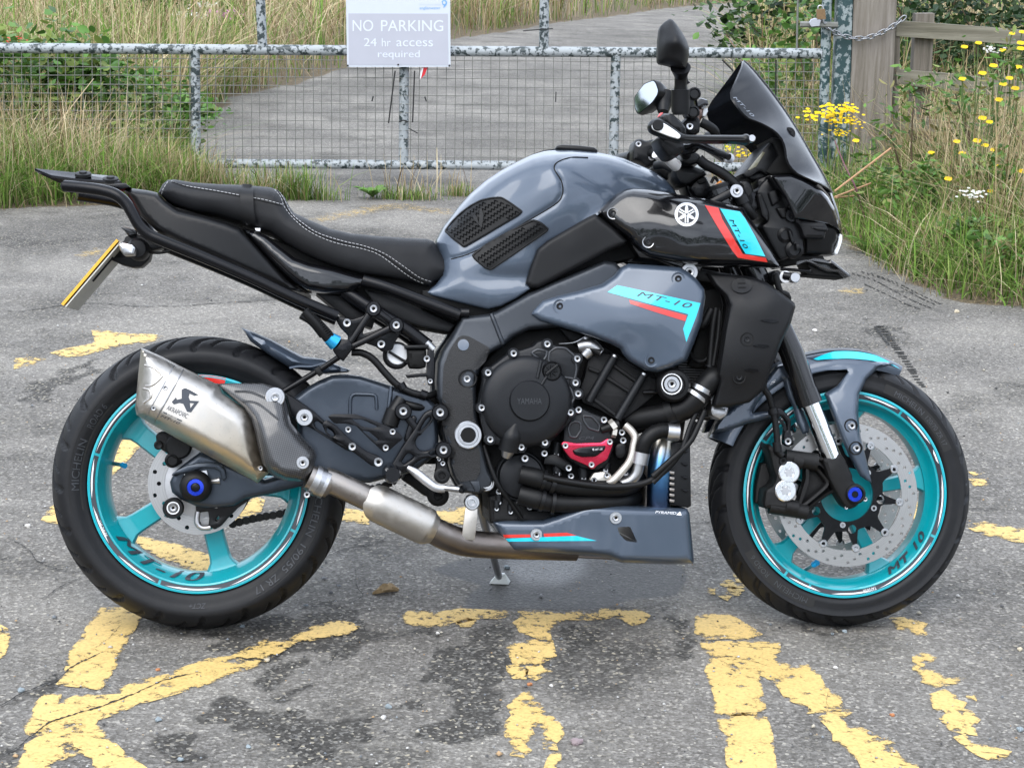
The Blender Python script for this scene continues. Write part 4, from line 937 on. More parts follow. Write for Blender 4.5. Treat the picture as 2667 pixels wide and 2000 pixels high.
flower('yarrow', p1('C', 1882,1240),9.3, 'flat white yarrow head on the right verge', r=.035, col=(.75,.75,.70)); flower('yarrow', p1('J', 205,205),10.7, 'white yarrow head on the left verge below the rack', r=.04, col=(.75,.75,.70)); flower('yarrow', p1('J', 160,165),10.8, 'small white yarrow head at the left edge', r=.02, col=(.75,.75,.70)); flower('yarrow', p1('C', 2010,320),10.8, 'fluffy white thistle head on the right verge', r=.03, col=(.7,.68,.65))
flower('red_flower', p1('A', 82,252),12.3, 'single red flower above the gate rail at the left', r=.030, col=(.70,.05,.05)); flower('willowherb_flower', p1('A', 1360,90),21.5, 'pink willowherb flowers in the meadow', r=.11, col=(.62,.20,.50)); flower('willowherb_flower', p1('A', 1465,85),21.5, 'second pink willowherb spike to the right', r=.07, col=(.62,.20,.50))
for k, (x, y, lab) in enumerate(((1210,95, 'white umbel left of the pink willowherb'),(1050,250, 'lowest white umbel just above the gate rail'),(1150,160, 'white umbel midway between rail and willowherb'),(1300,30, 'highest white umbel above the pink willowherb'),(1040,160, 'leftmost white umbel in the meadow'))): flower('cow_parsley', p1('A', x, y),18 + k, lab, 'white umbels in the meadow', r=.06, col=(.72,.73,.68))
# broad leaved weeds
def weed(p, n, L, label, seed, w=.30, rise=.5, y=None):
    b = gp(p) if y is None else yp(p, y); root = empty('leafy_weed', (b.x, b.y, 0)); tag(root, label, 'weed'); r = np.random.default_rng(seed)
    for k in range(n):
        a = r.uniform(0,6.28); l = L * r.uniform(.6,1.1); V = []; m = 7
        for i in range(m):
            t = i / (m - 1); rad = l * (t - .12 * t * t); z = .01 + l * rise * math.sin(t * 2.2) * .8; ww = l * w * math.sin(min(1, t * 1.1 + .06) * math.pi) ** .8 * .5 * (1 + .18 * (i % 2))
            for s in (-1,0,1): V.append((rad * math.cos(a) - s * ww * math.sin(a), rad * math.sin(a) + s * ww * math.cos(a), z - (0 if s else ww * .35)))
        F = [(3 * i + s, 3 * i + s + 1,3 * i + s + 4,3 * i + s + 3) for i in range(m - 1) for s in (0,1)]
        me = np_mesh('leaf', np.array(V), np.array(F),[LEAFM]); c = np.array([(.10,.22,.035),(.13,.26,.05),(.08,.17,.03)])[r.integers(0,3)] * r.uniform(.8,1.2); set_col(me, np.tile(c, (len(V),1))); link(bpy.data.objects.new('leaf', me), root)
    return root
for a in ((p1('K', 1250,520),8,.20, 'fresh green leaves at the verge edge below the lamp', 11),(p1('K', 1850,560),8,.26, 'large green leaves in the right verge above the dock', 12),(p1('K', 2060,620),8,.28, 'broad leaves left of the right edge', 13),(p1('J', 330,290),9,.20, 'green leaves on the left verge by the rail end', 14),(p1('L', 1400,290),16,.13, 'jagged leaved dandelion growing in the joint under the gate', 1),(p1('K', 1950,690),7,.24, 'broad leaved dock at the edge of the right verge', 2,.34),(p1('K', 1540,560),6,.26, 'upright broad leaves in the middle of the right verge', 3),(p1('K', 1290,420),5,.16, 'pale dock leaves low beside the purple stalk', 4),(p1('K', 1110,330),5,.22, 'large smooth dock leaves behind the headlight', 5),(p1('K', 2170,780),6,.20, 'green dock leaves at the right edge', 6),(p1('K', 1700,500),6,.2, 'green leaves among the straw on the right verge', 7),(p1('J', 110,300),9,.22, 'long green leaves on the left verge under the rack', 8)):
    weed(*a)
stalk = tube('purple_stalk', [gp(p1('C', 1220,1500)), yp(p1('C', 1140,1220),10.05), yp(p1('C', 1060,1050),10.2), yp(p1('C', 1000,900),10.3)],[.006,.005,.004,.003], M('purple_stem', (.14,.06,.07),.8), None, 6); tag(stalk, 'bare purple weed stalk on the right verge', 'stalk')
for k, (a, b, lab) in enumerate((((1000,1262),(1230,1175), 'straw stalk lying low beside the headlight'),((1000,1225),(1360,950), 'long reddish dry stalk slanting behind the headlight'),((1010,1265),(1120,1255), 'short reddish stalk under the slanting one'))):
    s_ = tube('dry_stalk', [yp(p1('C', *a),9.9), yp(p1('C', *b),10.2)],.005, M('dry_red_stalk', (.42,.24,.13),.8), None, 5,1); tag(s_, lab, 'stalk')
sl_ = tube('dry_stalk', [yp(p1('A', 180,1060),11.2), yp(p1('A', 400,760),11.4), yp(p1('A', 600,505),11.5)],[.004,.003,.002], M('pale_straw', (.55,.45,.28),.8), None, 5); tag(sl_, 'single tall straw leaning across the gate at the left', 'stalk')

# trees across the road behind the camera, which the mirrors and the paint reflect
r5 = np.random.default_rng(5); nT = 9000; k5 = r5.integers(0,50, nT); ct = np.linspace(-2.4,1.9,50)[k5]; hh5 = (3.5 + 3.0 * np.abs(np.sin(k5 * 2.7)))
zz5 = r5.random(nT) ** .8 * hh5; rad5 = 23 + np.sin(k5 * 1.3) * 1.5 + r5.normal(0,.9, nT); a5 = ct + r5.normal(0,.05, nT) * (1.25 - zz5 / hh5)
C5 = np.stack([rad5 * np.sin(a5),2 - rad5 * np.cos(a5), zz5 + .1],1); V5, F5, K5 = leaves(C5, r5.uniform(.5,1.0, nT),.7, np.array(DG + LG[:2])[r5.integers(0,6, nT)] * r5.uniform(.8,1.3,(nT, 1)),6)
me5 = np_mesh('treeline', V5, F5,[LEAFM]); set_col(me5, np.clip(K5,0,1)); tag(link(bpy.data.objects.new('treeline', me5)), 'line of green trees that shows only as a reflection in the mirror', 'treeline', kind='stuff')
# ================================================================== the motorcycle
PAINT = M('grey_metallic_paint', (.056,.076,.108),.40,.35,.7, var=.05, rvar=.05, coat_rough=.09)
GLOSS = M('gloss_black_paint', (.004,.004,.005),.2,0,.75, var=.1, rvar=.05, spec=.3)
SATIN = M('satin_black_plastic', (.0052,.0054,.0062),.36,0,0, bump=.12, bscale=900, spec=.26)
MATTE = M('matte_black_plastic', (.0068,.0070,.0080),.46,0,0, bump=.25, bscale=1100, spec=.26)
DARKIN = M('dark_inner_plastic', (.004,.004,.004),.7, dust=.01, spec=.25)
VINYL = M('seat_vinyl', (.0085,.0088,.0102),.50, bump=.35, bscale=1300, var=.2, spec=.26)
RUBBER = M('black_rubber', (.0050,.0051,.0056),.46, bump=.15, bscale=700, dust=.008, spec=.24)
TYRE = M('tyre_rubber', (.0088,.0092,.0108),.54, bump=.12, bscale=300, var=.3, vscale=14, dust=.03, spec=.28)
TYRETXT = M('tyre_lettering', (.038,.041,.048),.6)
TYREDK = M('tyre_lettering_ground', (.007,.007,.007),.7)
TEAL = M('teal_wheel_paint', (.0,.31,.36),.33,.1,.5, var=.06, rvar=.05, dust=.03)
TEALGLOW = M('teal_bright_lip', (.0,.40,.49),.3,.0,.5, var=.04, rvar=.05)
CYAN = M('cyan_decal', (.0,.50,.64),.3,0,.7, var=.03, rvar=.03)
RED = M('red_decal', (.62,.022,.014),.3,0,.6, var=.03, rvar=.03)
THREAD = M('grey_thread', (.34,.34,.34),.8)
WHITE = M('white_decal', (.60,.61,.63),.4, var=.03)
DECALDK = M('dark_grey_decal', (.035,.042,.055),.4, var=.05)
NAVY = M('rim_tape_black', (.010,.012,.020),.35,0,.5)
ALU = M('bright_steel', (.46,.46,.47),.30,1.0, var=.08, rvar=.08, vscale=120)
ALUDULL = M('dull_aluminium', (.50,.50,.51),.42,1.0, var=.15, vscale=90, dust=.08)
CHROME = M('chrome_fork_tube', (.86,.87,.88),.07,1.0, var=.02, rvar=.03)
ENGINE = M('engine_paint', (.0120,.0128,.0148),.34,.25,0, bump=.22, bscale=1500, var=.15, spec=.28)
ENGINE2 = M('rough_engine_casting', (.0090,.0092,.0100),.46,.2,0, bump=.7, bscale=900, var=.2, dust=.01, spec=.28)
FRAME = M('dark_grey_frame_paint', (.034,.039,.047),.38,.5,0, bump=.15, bscale=1600, var=.08)
SWING = M('swingarm_paint', (.042,.053,.070),.34,.55,.1, var=.14, dust=.03)
BLACKM = M('black_anodised', (.0060,.0061,.0074),.24,.3,0, var=.15, spec=.3)
FORKBLK = M('black_fork_tube', (.010,.010,.011),.20,.3,.3)
CASTBLK = M('black_fork_casting', (.0080,.0080,.0084),.46,.2,0, bump=.5, bscale=1300, dust=.01, spec=.28)
REDAN = M('red_anodised', (.72,.035,.085),.24,.85,.2)
BLUEAN = M('blue_anodised', (.01,.04,.50),.25,.7,.2)
CYANAN = M('light_blue_anodised', (.02,.36,.70),.3,.6,.2)
GOLDP = M('amber_plastic', (.62,.22,.02),.3)
YPLATE = M('yellow_number_plate', (.72,.40,.03),.35)
WPLATE = M('number_plate_back', (.48,.47,.42),.6, dust=.25, vscale=50)
TAILRED = M('red_tail_lens', (.45,.02,.02),.2,0,.6)
GLASSY = M('mirror_glass', (.50,.53,.56),.02,1.0, var=.01, rvar=.01)
LENS = M('clear_lamp_lens', (.80,.83,.86),.1,0,1.0)

def carbon_mat():
    m, nt, b = node_mat('carbon_fibre'); co = objco(nt)
    ch = nt.nodes.new('ShaderNodeTexChecker'); ch.inputs['Scale'].default_value = 330
    mp = nt.nodes.new('ShaderNodeMapping'); mp.inputs['Rotation'].default_value = (0, R(30),0); mp.inputs['Scale'].default_value = (1,.001,1)
    nt.links.new(co, mp.inputs[0]); nt.links.new(mp.outputs[0], ch.inputs[0])
    c = mixc(nt, ch.outputs['Fac'],(.010,.010,.011),(.050,.050,.052)); nt.links.new(c, b.inputs['Base Color'])
    n = noise(nt, 40,5,.6, co); r = ramp(nt, [(.3,.22),(.75,.5)]); nt.links.new(n.outputs['Fac'], r.inputs[0]); nt.links.new(r.outputs[0], b.inputs['Roughness'])
    b.inputs['Coat Weight'].default_value = .6; b.inputs['Coat Roughness'].default_value = .12
    return m
CARBON = carbon_mat()

def titan_mat(name, lo, hi, z0, z1, spots=.5, rough=.32):
    """brushed titanium, straw coloured where the heat and road film gathered"""
    m, nt, b = node_mat(name); co = objco(nt)
    sx = nt.nodes.new('ShaderNodeSeparateXYZ'); nt.links.new(co, sx.inputs[0])
    nw = noise(nt, 9,3,.5, co); add = nt.nodes.new('ShaderNodeMath'); add.operation = 'MULTIPLY_ADD'
    add.inputs[1].default_value = .12; nt.links.new(nw.outputs['Fac'], add.inputs[0]); nt.links.new(sx.outputs['Z'], add.inputs[2])
    mr = nt.nodes.new('ShaderNodeMapRange'); mr.inputs['From Min'].default_value = z0 + .06; mr.inputs['From Max'].default_value = z1 + .06
    nt.links.new(add.outputs[0], mr.inputs['Value'])
    c = mixc(nt, mr.outputs[0], lo, hi)
    n = noise(nt, 160,4,.7, co); r = ramp(nt, [(.60,0),(.74, spots)]); nt.links.new(n.outputs['Fac'], r.inputs[0])
    c = mixc(nt, r.outputs[0], c, (.16,.13,.10)); nt.links.new(c, b.inputs['Base Color'])
    b.inputs['Metallic'].default_value = 1.0
    n2 = noise(nt, 60,5,.6, co); r2 = ramp(nt, [(.3, rough - .08),(.7, rough + .14)]); nt.links.new(n2.outputs['Fac'], r2.inputs[0]); nt.links.new(r2.outputs[0], b.inputs['Roughness'])
    return m
TITAN = titan_mat('titanium_muffler', (.54,.44,.30),(.57,.54,.50),.28,.50,.5,.38)
PIPE = titan_mat('heat_browned_pipe', (.17,.145,.13),(.36,.325,.295),.17,.34,.5,.36)
COLLECT = titan_mat('grey_steel_collector', (.40,.37,.33),(.50,.47,.43),.14,.26,.35,.42)

def header_mat():
    m, nt, b = node_mat('heat_blued_header'); co = objco(nt)
    sx = nt.nodes.new('ShaderNodeSeparateXYZ'); nt.links.new(co, sx.inputs[0])
    nw = noise(nt, 16,3,.5, co); add = nt.nodes.new('ShaderNodeMath'); add.operation = 'MULTIPLY_ADD'
    add.inputs[1].default_value = .05; nt.links.new(nw.outputs['Fac'], add.inputs[0]); nt.links.new(sx.outputs['Z'], add.inputs[2])
    mr = nt.nodes.new('ShaderNodeMapRange'); mr.inputs['From Min'].default_value = .20; mr.inputs['From Max'].default_value = .43
    nt.links.new(add.outputs[0], mr.inputs['Value'])
    r = ramp(nt, [(0,(.10,.07,.06)),(.22,(.24,.12,.07)),(.4,(.07,.08,.12)),(.62,(.05,.12,.26)),(.85,(.16,.40,.70)),(1,(.45,.42,.36))])
    nt.links.new(mr.outputs[0], r.inputs[0]); nt.links.new(r.outputs[0], b.inputs['Base Color'])
    b.inputs['Metallic'].default_value = 1; b.inputs['Roughness'].default_value = .3
    return m
HEADER = header_mat()

def screen_mat():
    m, nt, b = node_mat('smoked_screen')
    b.inputs['Base Color'].default_value = (.004,.0045,.006,1); b.inputs['Roughness'].default_value = .16
    b.inputs['Specular IOR Level'].default_value = .32
    tr = nt.nodes.new('ShaderNodeBsdfTransparent'); tr.inputs[0].default_value = (.45,.46,.5,1)
    mx = nt.nodes.new('ShaderNodeMixShader'); mx.inputs[0].default_value = .88
    out = [n for n in nt.nodes if n.type == 'OUTPUT_MATERIAL'][0]
    nt.links.new(tr.outputs[0], mx.inputs[1]); nt.links.new(b.outputs[0], mx.inputs[2]); nt.links.new(mx.outputs[0], out.inputs[0])
    return m
SCREEN = screen_mat()

bike = empty('motorcycle'); bike.matrix_world = BIKE_M
tag(bike, 'grey and black naked motorcycle with teal wheels leaning on its stand', 'motorcycle')

# ---- shared bolts
_bolt = {}
def bolt(p, W, r=.0075, mat=None, parent=None, washer=False, name='bolt', h=.35):
    mat = mat or ALU
    key = (mat.name, washer, h)
    if key not in _bolt:
        prof = [(1.0,-.6),(1.0, h - .16),(.86, h),(.46, h),(.42, h - .03),(.40, h - .42),(0, h - .42)]
        if washer: prof = [(1.75,-.6),(1.75,-.05),(1.68,.02),(1.02,.02)] + prof[1:]
        _bolt[key] = lathe_data('bolt', prof, 18, mat, False, (DARKIN, .43))  # socket faces coloured dark, painting shade into the shallow recess
    o = bpy.data.objects.new(name, _bolt[key]); o.location = lp(p, W); o.scale = (r * .88, r, r * .88)
    return link(o, parent or bike)

def lath(reg, x, y, W, prof, mat, parent, name, seg=28):
    return lathe(name, lp(p1(reg, x, y), W), prof, mat, parent, seg)

def bar(name, a, b, wa, wb, W0, W1, mat, parent, bev=.002, ends=True):
    """flat arm between two pixels with rounded ends"""
    a = np.array(a, float); b = np.array(b, float); d = (b - a) / np.linalg.norm(b - a); n = np.array([-d[1], d[0]])
    pts = []
    for k in range(9):
        t = math.pi * (k / 8 - .5); pts.append(tuple(b + (d * math.cos(t) + n * math.sin(t)) * wb))
    for k in range(9):
        t = math.pi * (k / 8 + .5); pts.append(tuple(a + (d * math.cos(t) + n * math.sin(t)) * wa))
    return prism(name, pts, W0, W1, mat, parent, bev)

# ------------------------------------------------------------------ wheels
def make_tyre(name, Rt, hw, bead_r, bead_w, parent, pitch_n, flip):
    NS, NP = 560,84
    # half profile from bead to crown as (r, w)
    ctrl = [(bead_r - .004, bead_w - .012),(bead_r + .003, bead_w + .001),(bead_r + .012, bead_w + .006),(bead_r + .028, hw - .002),(bead_r + .040, hw),(Rt - .034, hw - .003),
            (Rt - .020, hw * .80),(Rt - .008, hw * .48),(Rt - .002, hw * .22),(Rt, 0)]
    half = catmull(ctrl, 8)
    prof = [tuple(p) for p in half] + [(p[0],-p[1]) for p in half[-2::-1]]
    prof = np.array(prof); seglen = np.r_[0, np.cumsum(np.linalg.norm(np.diff(prof, axis=0), axis=1))]
    s = np.linspace(0, seglen[-1], NP); prof = np.stack([np.interp(s, seglen, prof[:, 0]), np.interp(s, seglen, prof[:, 1])],1)
    sc = s - seglen[-1] / 2
    tang = np.gradient(prof, axis=0); nor = np.stack([-tang[:, 1], tang[:, 0]],1); nor /= np.linalg.norm(nor, axis=1)[:, None]
    if nor[NP // 2,0] < 0: nor = -nor
    A = np.linspace(0,2 * math.pi, NS, endpoint=False)
    U = (A[:, None] * Rt) + 0 * sc[None]; S = np.broadcast_to(sc[None], U.shape)
    pitch = 2 * math.pi * Rt / pitch_n; depth = np.zeros_like(U)
    def groove(poly, w0, w1, d, off):
        best = np.zeros_like(U)
        for side in (1,-1):
            u = np.mod(U - off - (pitch / 2 if side < 0 else 0), pitch)
            for sh in (0,-pitch, pitch):
                for k in range(len(poly) - 1):
                    a = np.array(poly[k]); b = np.array(poly[k + 1]); e = b - a; L = e @ e
                    uu = (u + sh) * 1.0 - a[0]; ss = side * S - a[1]
                    t = np.clip((uu * e[0] + ss * e[1]) / L, 0,1)
                    dist = np.hypot(uu - t * e[0], ss - t * e[1])
                    f = (k + t) / (len(poly) - 1); w = w0 + (w1 - w0) * f
                    best = np.maximum(best, np.clip((w - dist) / .0016 + .5,0,1))
        return best * d
    fl = -1 if flip else 1
    q = hw / .095
    g1 = [(0,.022 * q),(fl * .030,.036 * q),(fl * .054,.060 * q),(fl * .064,.092 * q)]
    g2 = [(0,.006 * q),(fl * .034,.024 * q),(fl * .058,.048 * q),(fl * .072,.080 * q)]
    depth += groove(g1,.0024,.0072,.0060,0)
    depth = np.maximum(depth, groove(g2,.0028,.0032,.0055, pitch * .5))
    # thin line where tread meets side wall
    for side in (1,-1):
        sl = seglen[-1] / 2 - .048 * q * 1.0
        depth += .0008 * np.clip(1 - np.abs(side * S - sl) / .0022,0,1)
    r = prof[None, :, 0] - depth * nor[None, :, 0]; w = prof[None, :, 1] - depth * nor[None, :, 1]
    V = np.stack([r * np.cos(A)[:, None],-w, r * np.sin(A)[:, None]],2).reshape(-1,3)
    i = np.arange(NS)[:, None]; j = np.arange(NP - 1)[None]
    i2 = (i + 1) % NS
    Fc = np.stack([i * NP + j, i2 * NP + j, i2 * NP + j + 1, i * NP + j + 1],2).reshape(-1,4)
    o = mk(name, V, Fc.tolist(), TYRE, parent, True, 60)
    fixnormals(o); o.data.set_sharp_from_angle(angle=R(70))
    return o, (lambda rr: np.interp(rr, [p[0] for p in half],[p[1] for p in half]))

def text_polar(name, s, r0, h, a0, a1, wf, mat, parent, eps=.0008, bold=0.0, shear=0.0, spacing=1.0):
    V, Fc = text_mesh(s, shear, bold, spacing)
    u = V[:, 0] / V[:, 0].max(); v = V[:, 1] / V[:, 1].max()
    a = np.radians(a0 + (a1 - a0) * u); r = r0 + h * v
    P = np.stack([r * np.cos(a),-(wf(r) + eps), r * np.sin(a)],1)
    return mk(name, P, Fc, mat, parent, False)

def arc_band(name, r0, r1, a0, a1, wf, mat, parent, eps=.0005, taper=0.0):
    n = max(4, int(abs(a1 - a0) / 2.5)); V = []; Fc = []
    for k in range(n + 1):
        a = R(a0 + (a1 - a0) * k / n); cut = min(1, min(k, n - k) / (taper * n)) if taper else 1
        for rr in (r1 - (r1 - r0) * cut, r1):
            V.append((rr * math.cos(a),-(float(wf(np.array([rr]))[0]) + eps), rr * math.sin(a)))
    for k in range(n): Fc.append((2 * k, 2 * k + 1,2 * k + 3,2 * k + 2))
    return mk(name, V, Fc, mat, parent, True)

def disc_mesh(name, ro, ri, w0, w1, holes, mat, parent, hr=.0045, wavy=0):
    loops = []
    nO = 96
    loops.append([(ro * math.cos(2 * math.pi * k / nO), ro * math.sin(2 * math.pi * k / nO)) for k in range(nO)])
    loops.append([(ri * math.cos(-2 * math.pi * k / 72), ri * math.sin(-2 * math.pi * k / 72)) for k in range(72)])
    for (rr, aa) in holes:
        cx, cy = rr * math.cos(aa), rr * math.sin(aa)
        loops.append([(cx + hr * math.cos(-2 * math.pi * k / 9), cy + hr * math.sin(-2 * math.pi * k / 9)) for k in range(9)])
    V = []; Fc = []; flat = [Vector((x, y, 0)) for l in loops for (x, y) in l]; N = len(flat)
    for w in (w1, w0): V += [(v.x, -w, v.y) for v in flat]
    for t in tessellate_polygon([[Vector((x, y, 0)) for (x, y) in l] for l in loops]):
        Fc.append(tuple(t)); Fc.append(tuple(i + N for i in t[::-1]))
    s = 0
    for l in loops:
        n = len(l)
        for k in range(n): Fc.append((s + k, s + (k + 1) % n, s + (k + 1) % n + N, s + k + N))
        s += n
    o = mk(name, V, Fc, mat, parent, True, 30)
    return fixnormals(o)

def disc_steel():
    m, nt, b = node_mat('brake_disc_steel'); co = objco(nt)
    sx = nt.nodes.new('ShaderNodeSeparateXYZ'); nt.links.new(co, sx.inputs[0])
    ln = nt.nodes.new('ShaderNodeVectorMath'); ln.operation = 'LENGTH'
    mp = nt.nodes.new('ShaderNodeMapping'); mp.inputs['Scale'].default_value = (1,.0,1); nt.links.new(co, mp.inputs[0]); nt.links.new(mp.outputs[0], ln.inputs[0])
    nn = nt.nodes.new('ShaderNodeTexNoise'); nn.noise_dimensions = '1D'; nn.inputs['Scale'].default_value = 700; nn.inputs['Detail'].default_value = 2
    nt.links.new(ln.outputs['Value'], nn.inputs['W'])
    c = mixc(nt, nn.outputs['Fac'],(.30,.29,.28),(.58,.56,.545)); nt.links.new(c, b.inputs['Base Color'])
    b.inputs['Metallic'].default_value = 1; b.inputs['Roughness'].default_value = .33; b.inputs['Anisotropic'].default_value = .4
    return m
DISC = disc_steel()

def spoke_mesh(a, r_in, r_out, wi, wo, din, dout, parent):
    """one cast spoke running outward at angle a, flaring into hub and rim"""
    N = 12; V = []; Fc = []
    ca, sa = math.cos(a), math.sin(a); ex = np.array([ca, sa]); ey = np.array([-sa, ca])
    sec = [(-1,-.55),(-.8,-1),(.8,-1),(1,-.55),(1,.55),(.8,1),(-.8,1),(-1,.55)]
    for k in range(N + 1):
        t = k / N; r = r_in + (r_out - r_in) * t
        fl = max(0,(t - .78) / .22) ** 2 * .030 + max(0,(.25 - t) / .25) ** 2 * .016
        hw = wi + (wo - wi) * t + fl; dp = din + (dout - din) * t + max(0,(t - .8) / .2) ** 2 * .006
        for (u, v) in sec:
            p = ex * r + ey * (u * hw); V.append((p[0],-v * dp, p[1]))
    for k in range(N):
        for j in range(8):
            j2 = (j + 1) % 8
            Fc.append((k * 8 + j, k * 8 + j2,(k + 1) * 8 + j2,(k + 1) * 8 + j))
    Fc.append(tuple(range(8))); Fc.append(tuple(N * 8 + j for j in range(8)))
    return fixnormals(mk('spoke', V, Fc, TEAL, parent, True, 55))

def make_wheel(cx, cz, Rt, hw, rl, rw, label, angles, hub_r, pitch_n, flip):
    wheel = empty('wheel', (cx, 0, cz), bike); wheel['label'] = label
    # rim: lip, tape face, barrel with drop centre, mirrored
    half = [(rl, rw - .004),(rl, rw),(rl - .0035, rw + .0015),(rl - .006, rw + .0005),(rl - .0155, rw - .001),(rl - .0175, rw + .0005),(rl - .021, rw - .001),
            (rl - .0245, rw - .010),(rl - .030, rw - .026),(rl - .040, rw * .42),(rl - .0415,0)]
    outer = [(rl - .034,0),(rl - .030, rw * .45),(rl - .018, rw - .016),(rl - .006, rw - .008)]
    prof = half + [(r, -w) for r, w in half[-2::-1]] + [(r, -w) for r, w in outer[::-1]] + outer[1:]
    rim = lathe('rim', (0,0,0), prof, TEAL, wheel, 120, True)
    wf = lambda r: np.interp(r, [rl - .021, rl - .0175, rl - .0155, rl - .006, rl - .0035, rl],[rw - .001, rw + .0005, rw - .001, rw + .0005, rw + .0015, rw])
    lip = arc_band('rim_lip', rl - .0052, rl - .0004,0,360, wf, TEALGLOW, wheel, .0006)
    return wheel, wf

# rear wheel -----------------------------------------------------
RW, RWF = make_wheel(0,.3205,.3205,.095,.2365,.081, 'teal rear wheel with wide sport tyre', (141,213,285,357,69),.04,20, False)
ty, side_r = make_tyre('tyre', .3205,.0955,.2365,.077, RW, 20, False)
for a in (141,213,285,357,69): spoke_mesh(R(a),.035,.205,.0205,.0235,.020,.017, RW)
lathe('hub', (0,0,0),[(0,.055),(.03,.055),(.045,.050),(.058,.030),(.060,.02),(.060,-.02),(.058,-.03),(.045,-.05),(.03,-.055),(0,-.055)], TEAL, RW, 40)
for (a0, a1) in ((150,62),(146,150),(205,160),(262,207),(330,264),(360,332),(30,2)):
    pass
def tape(wheel, wf, rl, spans, whites):
    for (a0, a1) in spans:
        arc_band('rim_tape', rl - .0160, rl - .0060, a0, a1, wf, NAVY, wheel, .0007)
    for (a0, a1) in whites:
        arc_band('rim_stripe', rl - .0112, rl - .0078, a0, a1, wf, WHITE, wheel, .0014,.25)
tape(RW, RWF, .2365,[(106,163),(164.5,248),(249.5,333),(334.5,395)],[(118,163),(166,188),(192,214),(222,247),(252,283),(287,331),(337,352),(357,392)])
for a in (84,96): arc_band('rim_tape', .2365 - .0160,.2365 - .001, a - 8, a + 4 if a == 84 else a - 1, RWF, RED, RW, .0009)
for (s, r0, h, a0, a1, m_, b_) in (('MICHELIN', .2530,.0155,183,158.5, TYRETXT, .02),('ROAD 6', .2540,.0135,152.5,139.5, TYRETXT, 0),
                                   ('MICHELIN', .2530,.0155,0,-25, TYRETXT, .02),('190/55', .2540,.0145,-30,-45.5, TYRETXT, 0),('ZR 17', .2540,.0145,-49,-62, TYRETXT, 0)):
    text_polar('lettering', s, r0, h, a0, a1, side_r, m_, RW, .0016, b_)
for (a0, a1) in ((193,137),(4,-66)): arc_band('lettering_ground', .2480,.2740, a0, a1, side_r, TYREDK, RW, .0006)
text_polar('lettering', 'ZCT+', .2560,.011,-86,-94, side_r, TYRETXT, RW, .0012,.02,.3)
# big letters inside the barrel, painted on its slope
def barrel_text(wheel, s, a0, a1, rl, rw, w0, w1, mat):
    V, Fc = text_mesh(s, .35,.035,1.05)
    u = V[:, 0] / V[:, 0].max(); v = V[:, 1] / V[:, 1].max()
    a = np.radians(a0 + (a1 - a0) * u); w = w0 + (w1 - w0) * v
    r = np.interp(w, [0, rw * .42, rw - .026, rw - .010, rw],[rl - .0415, rl - .040, rl - .030, rl - .0245, rl - .021]) - .0010
    n = len(V); P = []; FF = []
    for k, da in enumerate((-.0075,0,.0075)): P.append(np.stack([(r - .0003 * k) * np.cos(a + da),-w, (r - .0003 * k) * np.sin(a + da)],1)); FF += [tuple(i + n * k for i in f) for f in Fc]
    return mk('lettering', np.vstack(P), FF, mat, wheel, False)
barrel_text(RW, 'MT-10', 213,273,.2365,.081,.068,.028, DECALDK)
# valve
tube('valve', [Vector((.196 * math.cos(R(168)),-.0,.196 * math.sin(R(168)))), Vector((.172 * math.cos(R(167)),-.030,.172 * math.sin(R(167))))],.0045, ALUDULL, RW, 10,1)
tube('valve_cap', [Vector((.172 * math.cos(R(167)),-.030,.172 * math.sin(R(167)))), Vector((.165 * math.cos(R(167)),-.040,.165 * math.sin(R(167))))],.0062, CYANAN, RW, 12,1)
# rear brake disc
hl = [(.098 if k % 2 else .086,2 * math.pi * k / 24) for k in range(24)]
rd = disc_mesh('brake_disc', .110,.074,.058,.063, hl, DISC, RW, .0048)
lathe('disc_carrier', (0,-.060,0),[(.076,-.003),(.076,.0015),(.050,.004),(.03,.006),(.0,.006)], ALUDULL, RW, 36)
text_polar('lettering', 'YAMAHA', .2365 - .0148,.0072,200,210, RWF, WHITE, RW, .0016,.03)

# front wheel ----------------------------------------------------
FW, FWF = make_wheel(WB, .300,.300,.060,.2315,.056, 'teal front wheel with twin drilled discs', (8,80,152,224,296),.03,18, True)
ty2, side_f = make_tyre('tyre', .3000,.0600,.2315,.053, FW, 19, True)
for a in (10,82,154,226,298): spoke_mesh(R(a),.04,.200,.013,.0185,.016,.014, FW)
lathe('hub', (0,0,0),[(0,.045),(.024,.045),(.030,.040),(.050,.034),(.066,.034),(.070,.030),(.070,.022),(.052,.018),(.045,.0),(.052,-.018),(.070,-.022),(.070,-.030),(.066,-.034),(.05,-.034),(.03,-.04),(.024,-.045),(0,-.045)], TEAL, FW, 40)
tape(FW, FWF, .2315,[(56.5,95),(60 - 84,55),(-26.5 - 84,-25.5),(112,147),(148.5,232),(233.5,248)],
     [(58,80),(30,52),(18,27),(-20,12),(-70,-28),(-98,-74),(120,145),(150,190),(196,230),(235,256)])
for (s, r0, h, a0, a1, b_) in (('MICHELIN', .2460,.0120,64,46,.02),('120/70 ZR 17', .2465,.0110,43.5,26,0),('MICHELIN', .2460,.0120,250,231,.02),('ROAD 6', .2465,.0110,226,213,0)):
    text_polar('lettering', s, r0, h, a0, a1, side_f, TYRETXT, FW, .0014, b_)
for (a0, a1) in ((70,23),(254,210)): arc_band('lettering_ground', .2425,.2630, a0, a1, side_f, TYREDK, FW, .0006)
text_polar('lettering', 'TUBELESS RADIAL', .2480,.006,-68,-84, side_f, TYREDK, FW, .0012)
text_polar('lettering', 'YAMAHA', .2315 - .0150,.0085,-71,-79, FWF, WHITE, FW, .0018,.03)
barrel_text(FW, 'MT', -60,-41,.2315,.056,.050,.028, DECALDK)
barrel_text(FW, '10', -37,-25,.2315,.056,.050,.028, DECALDK)
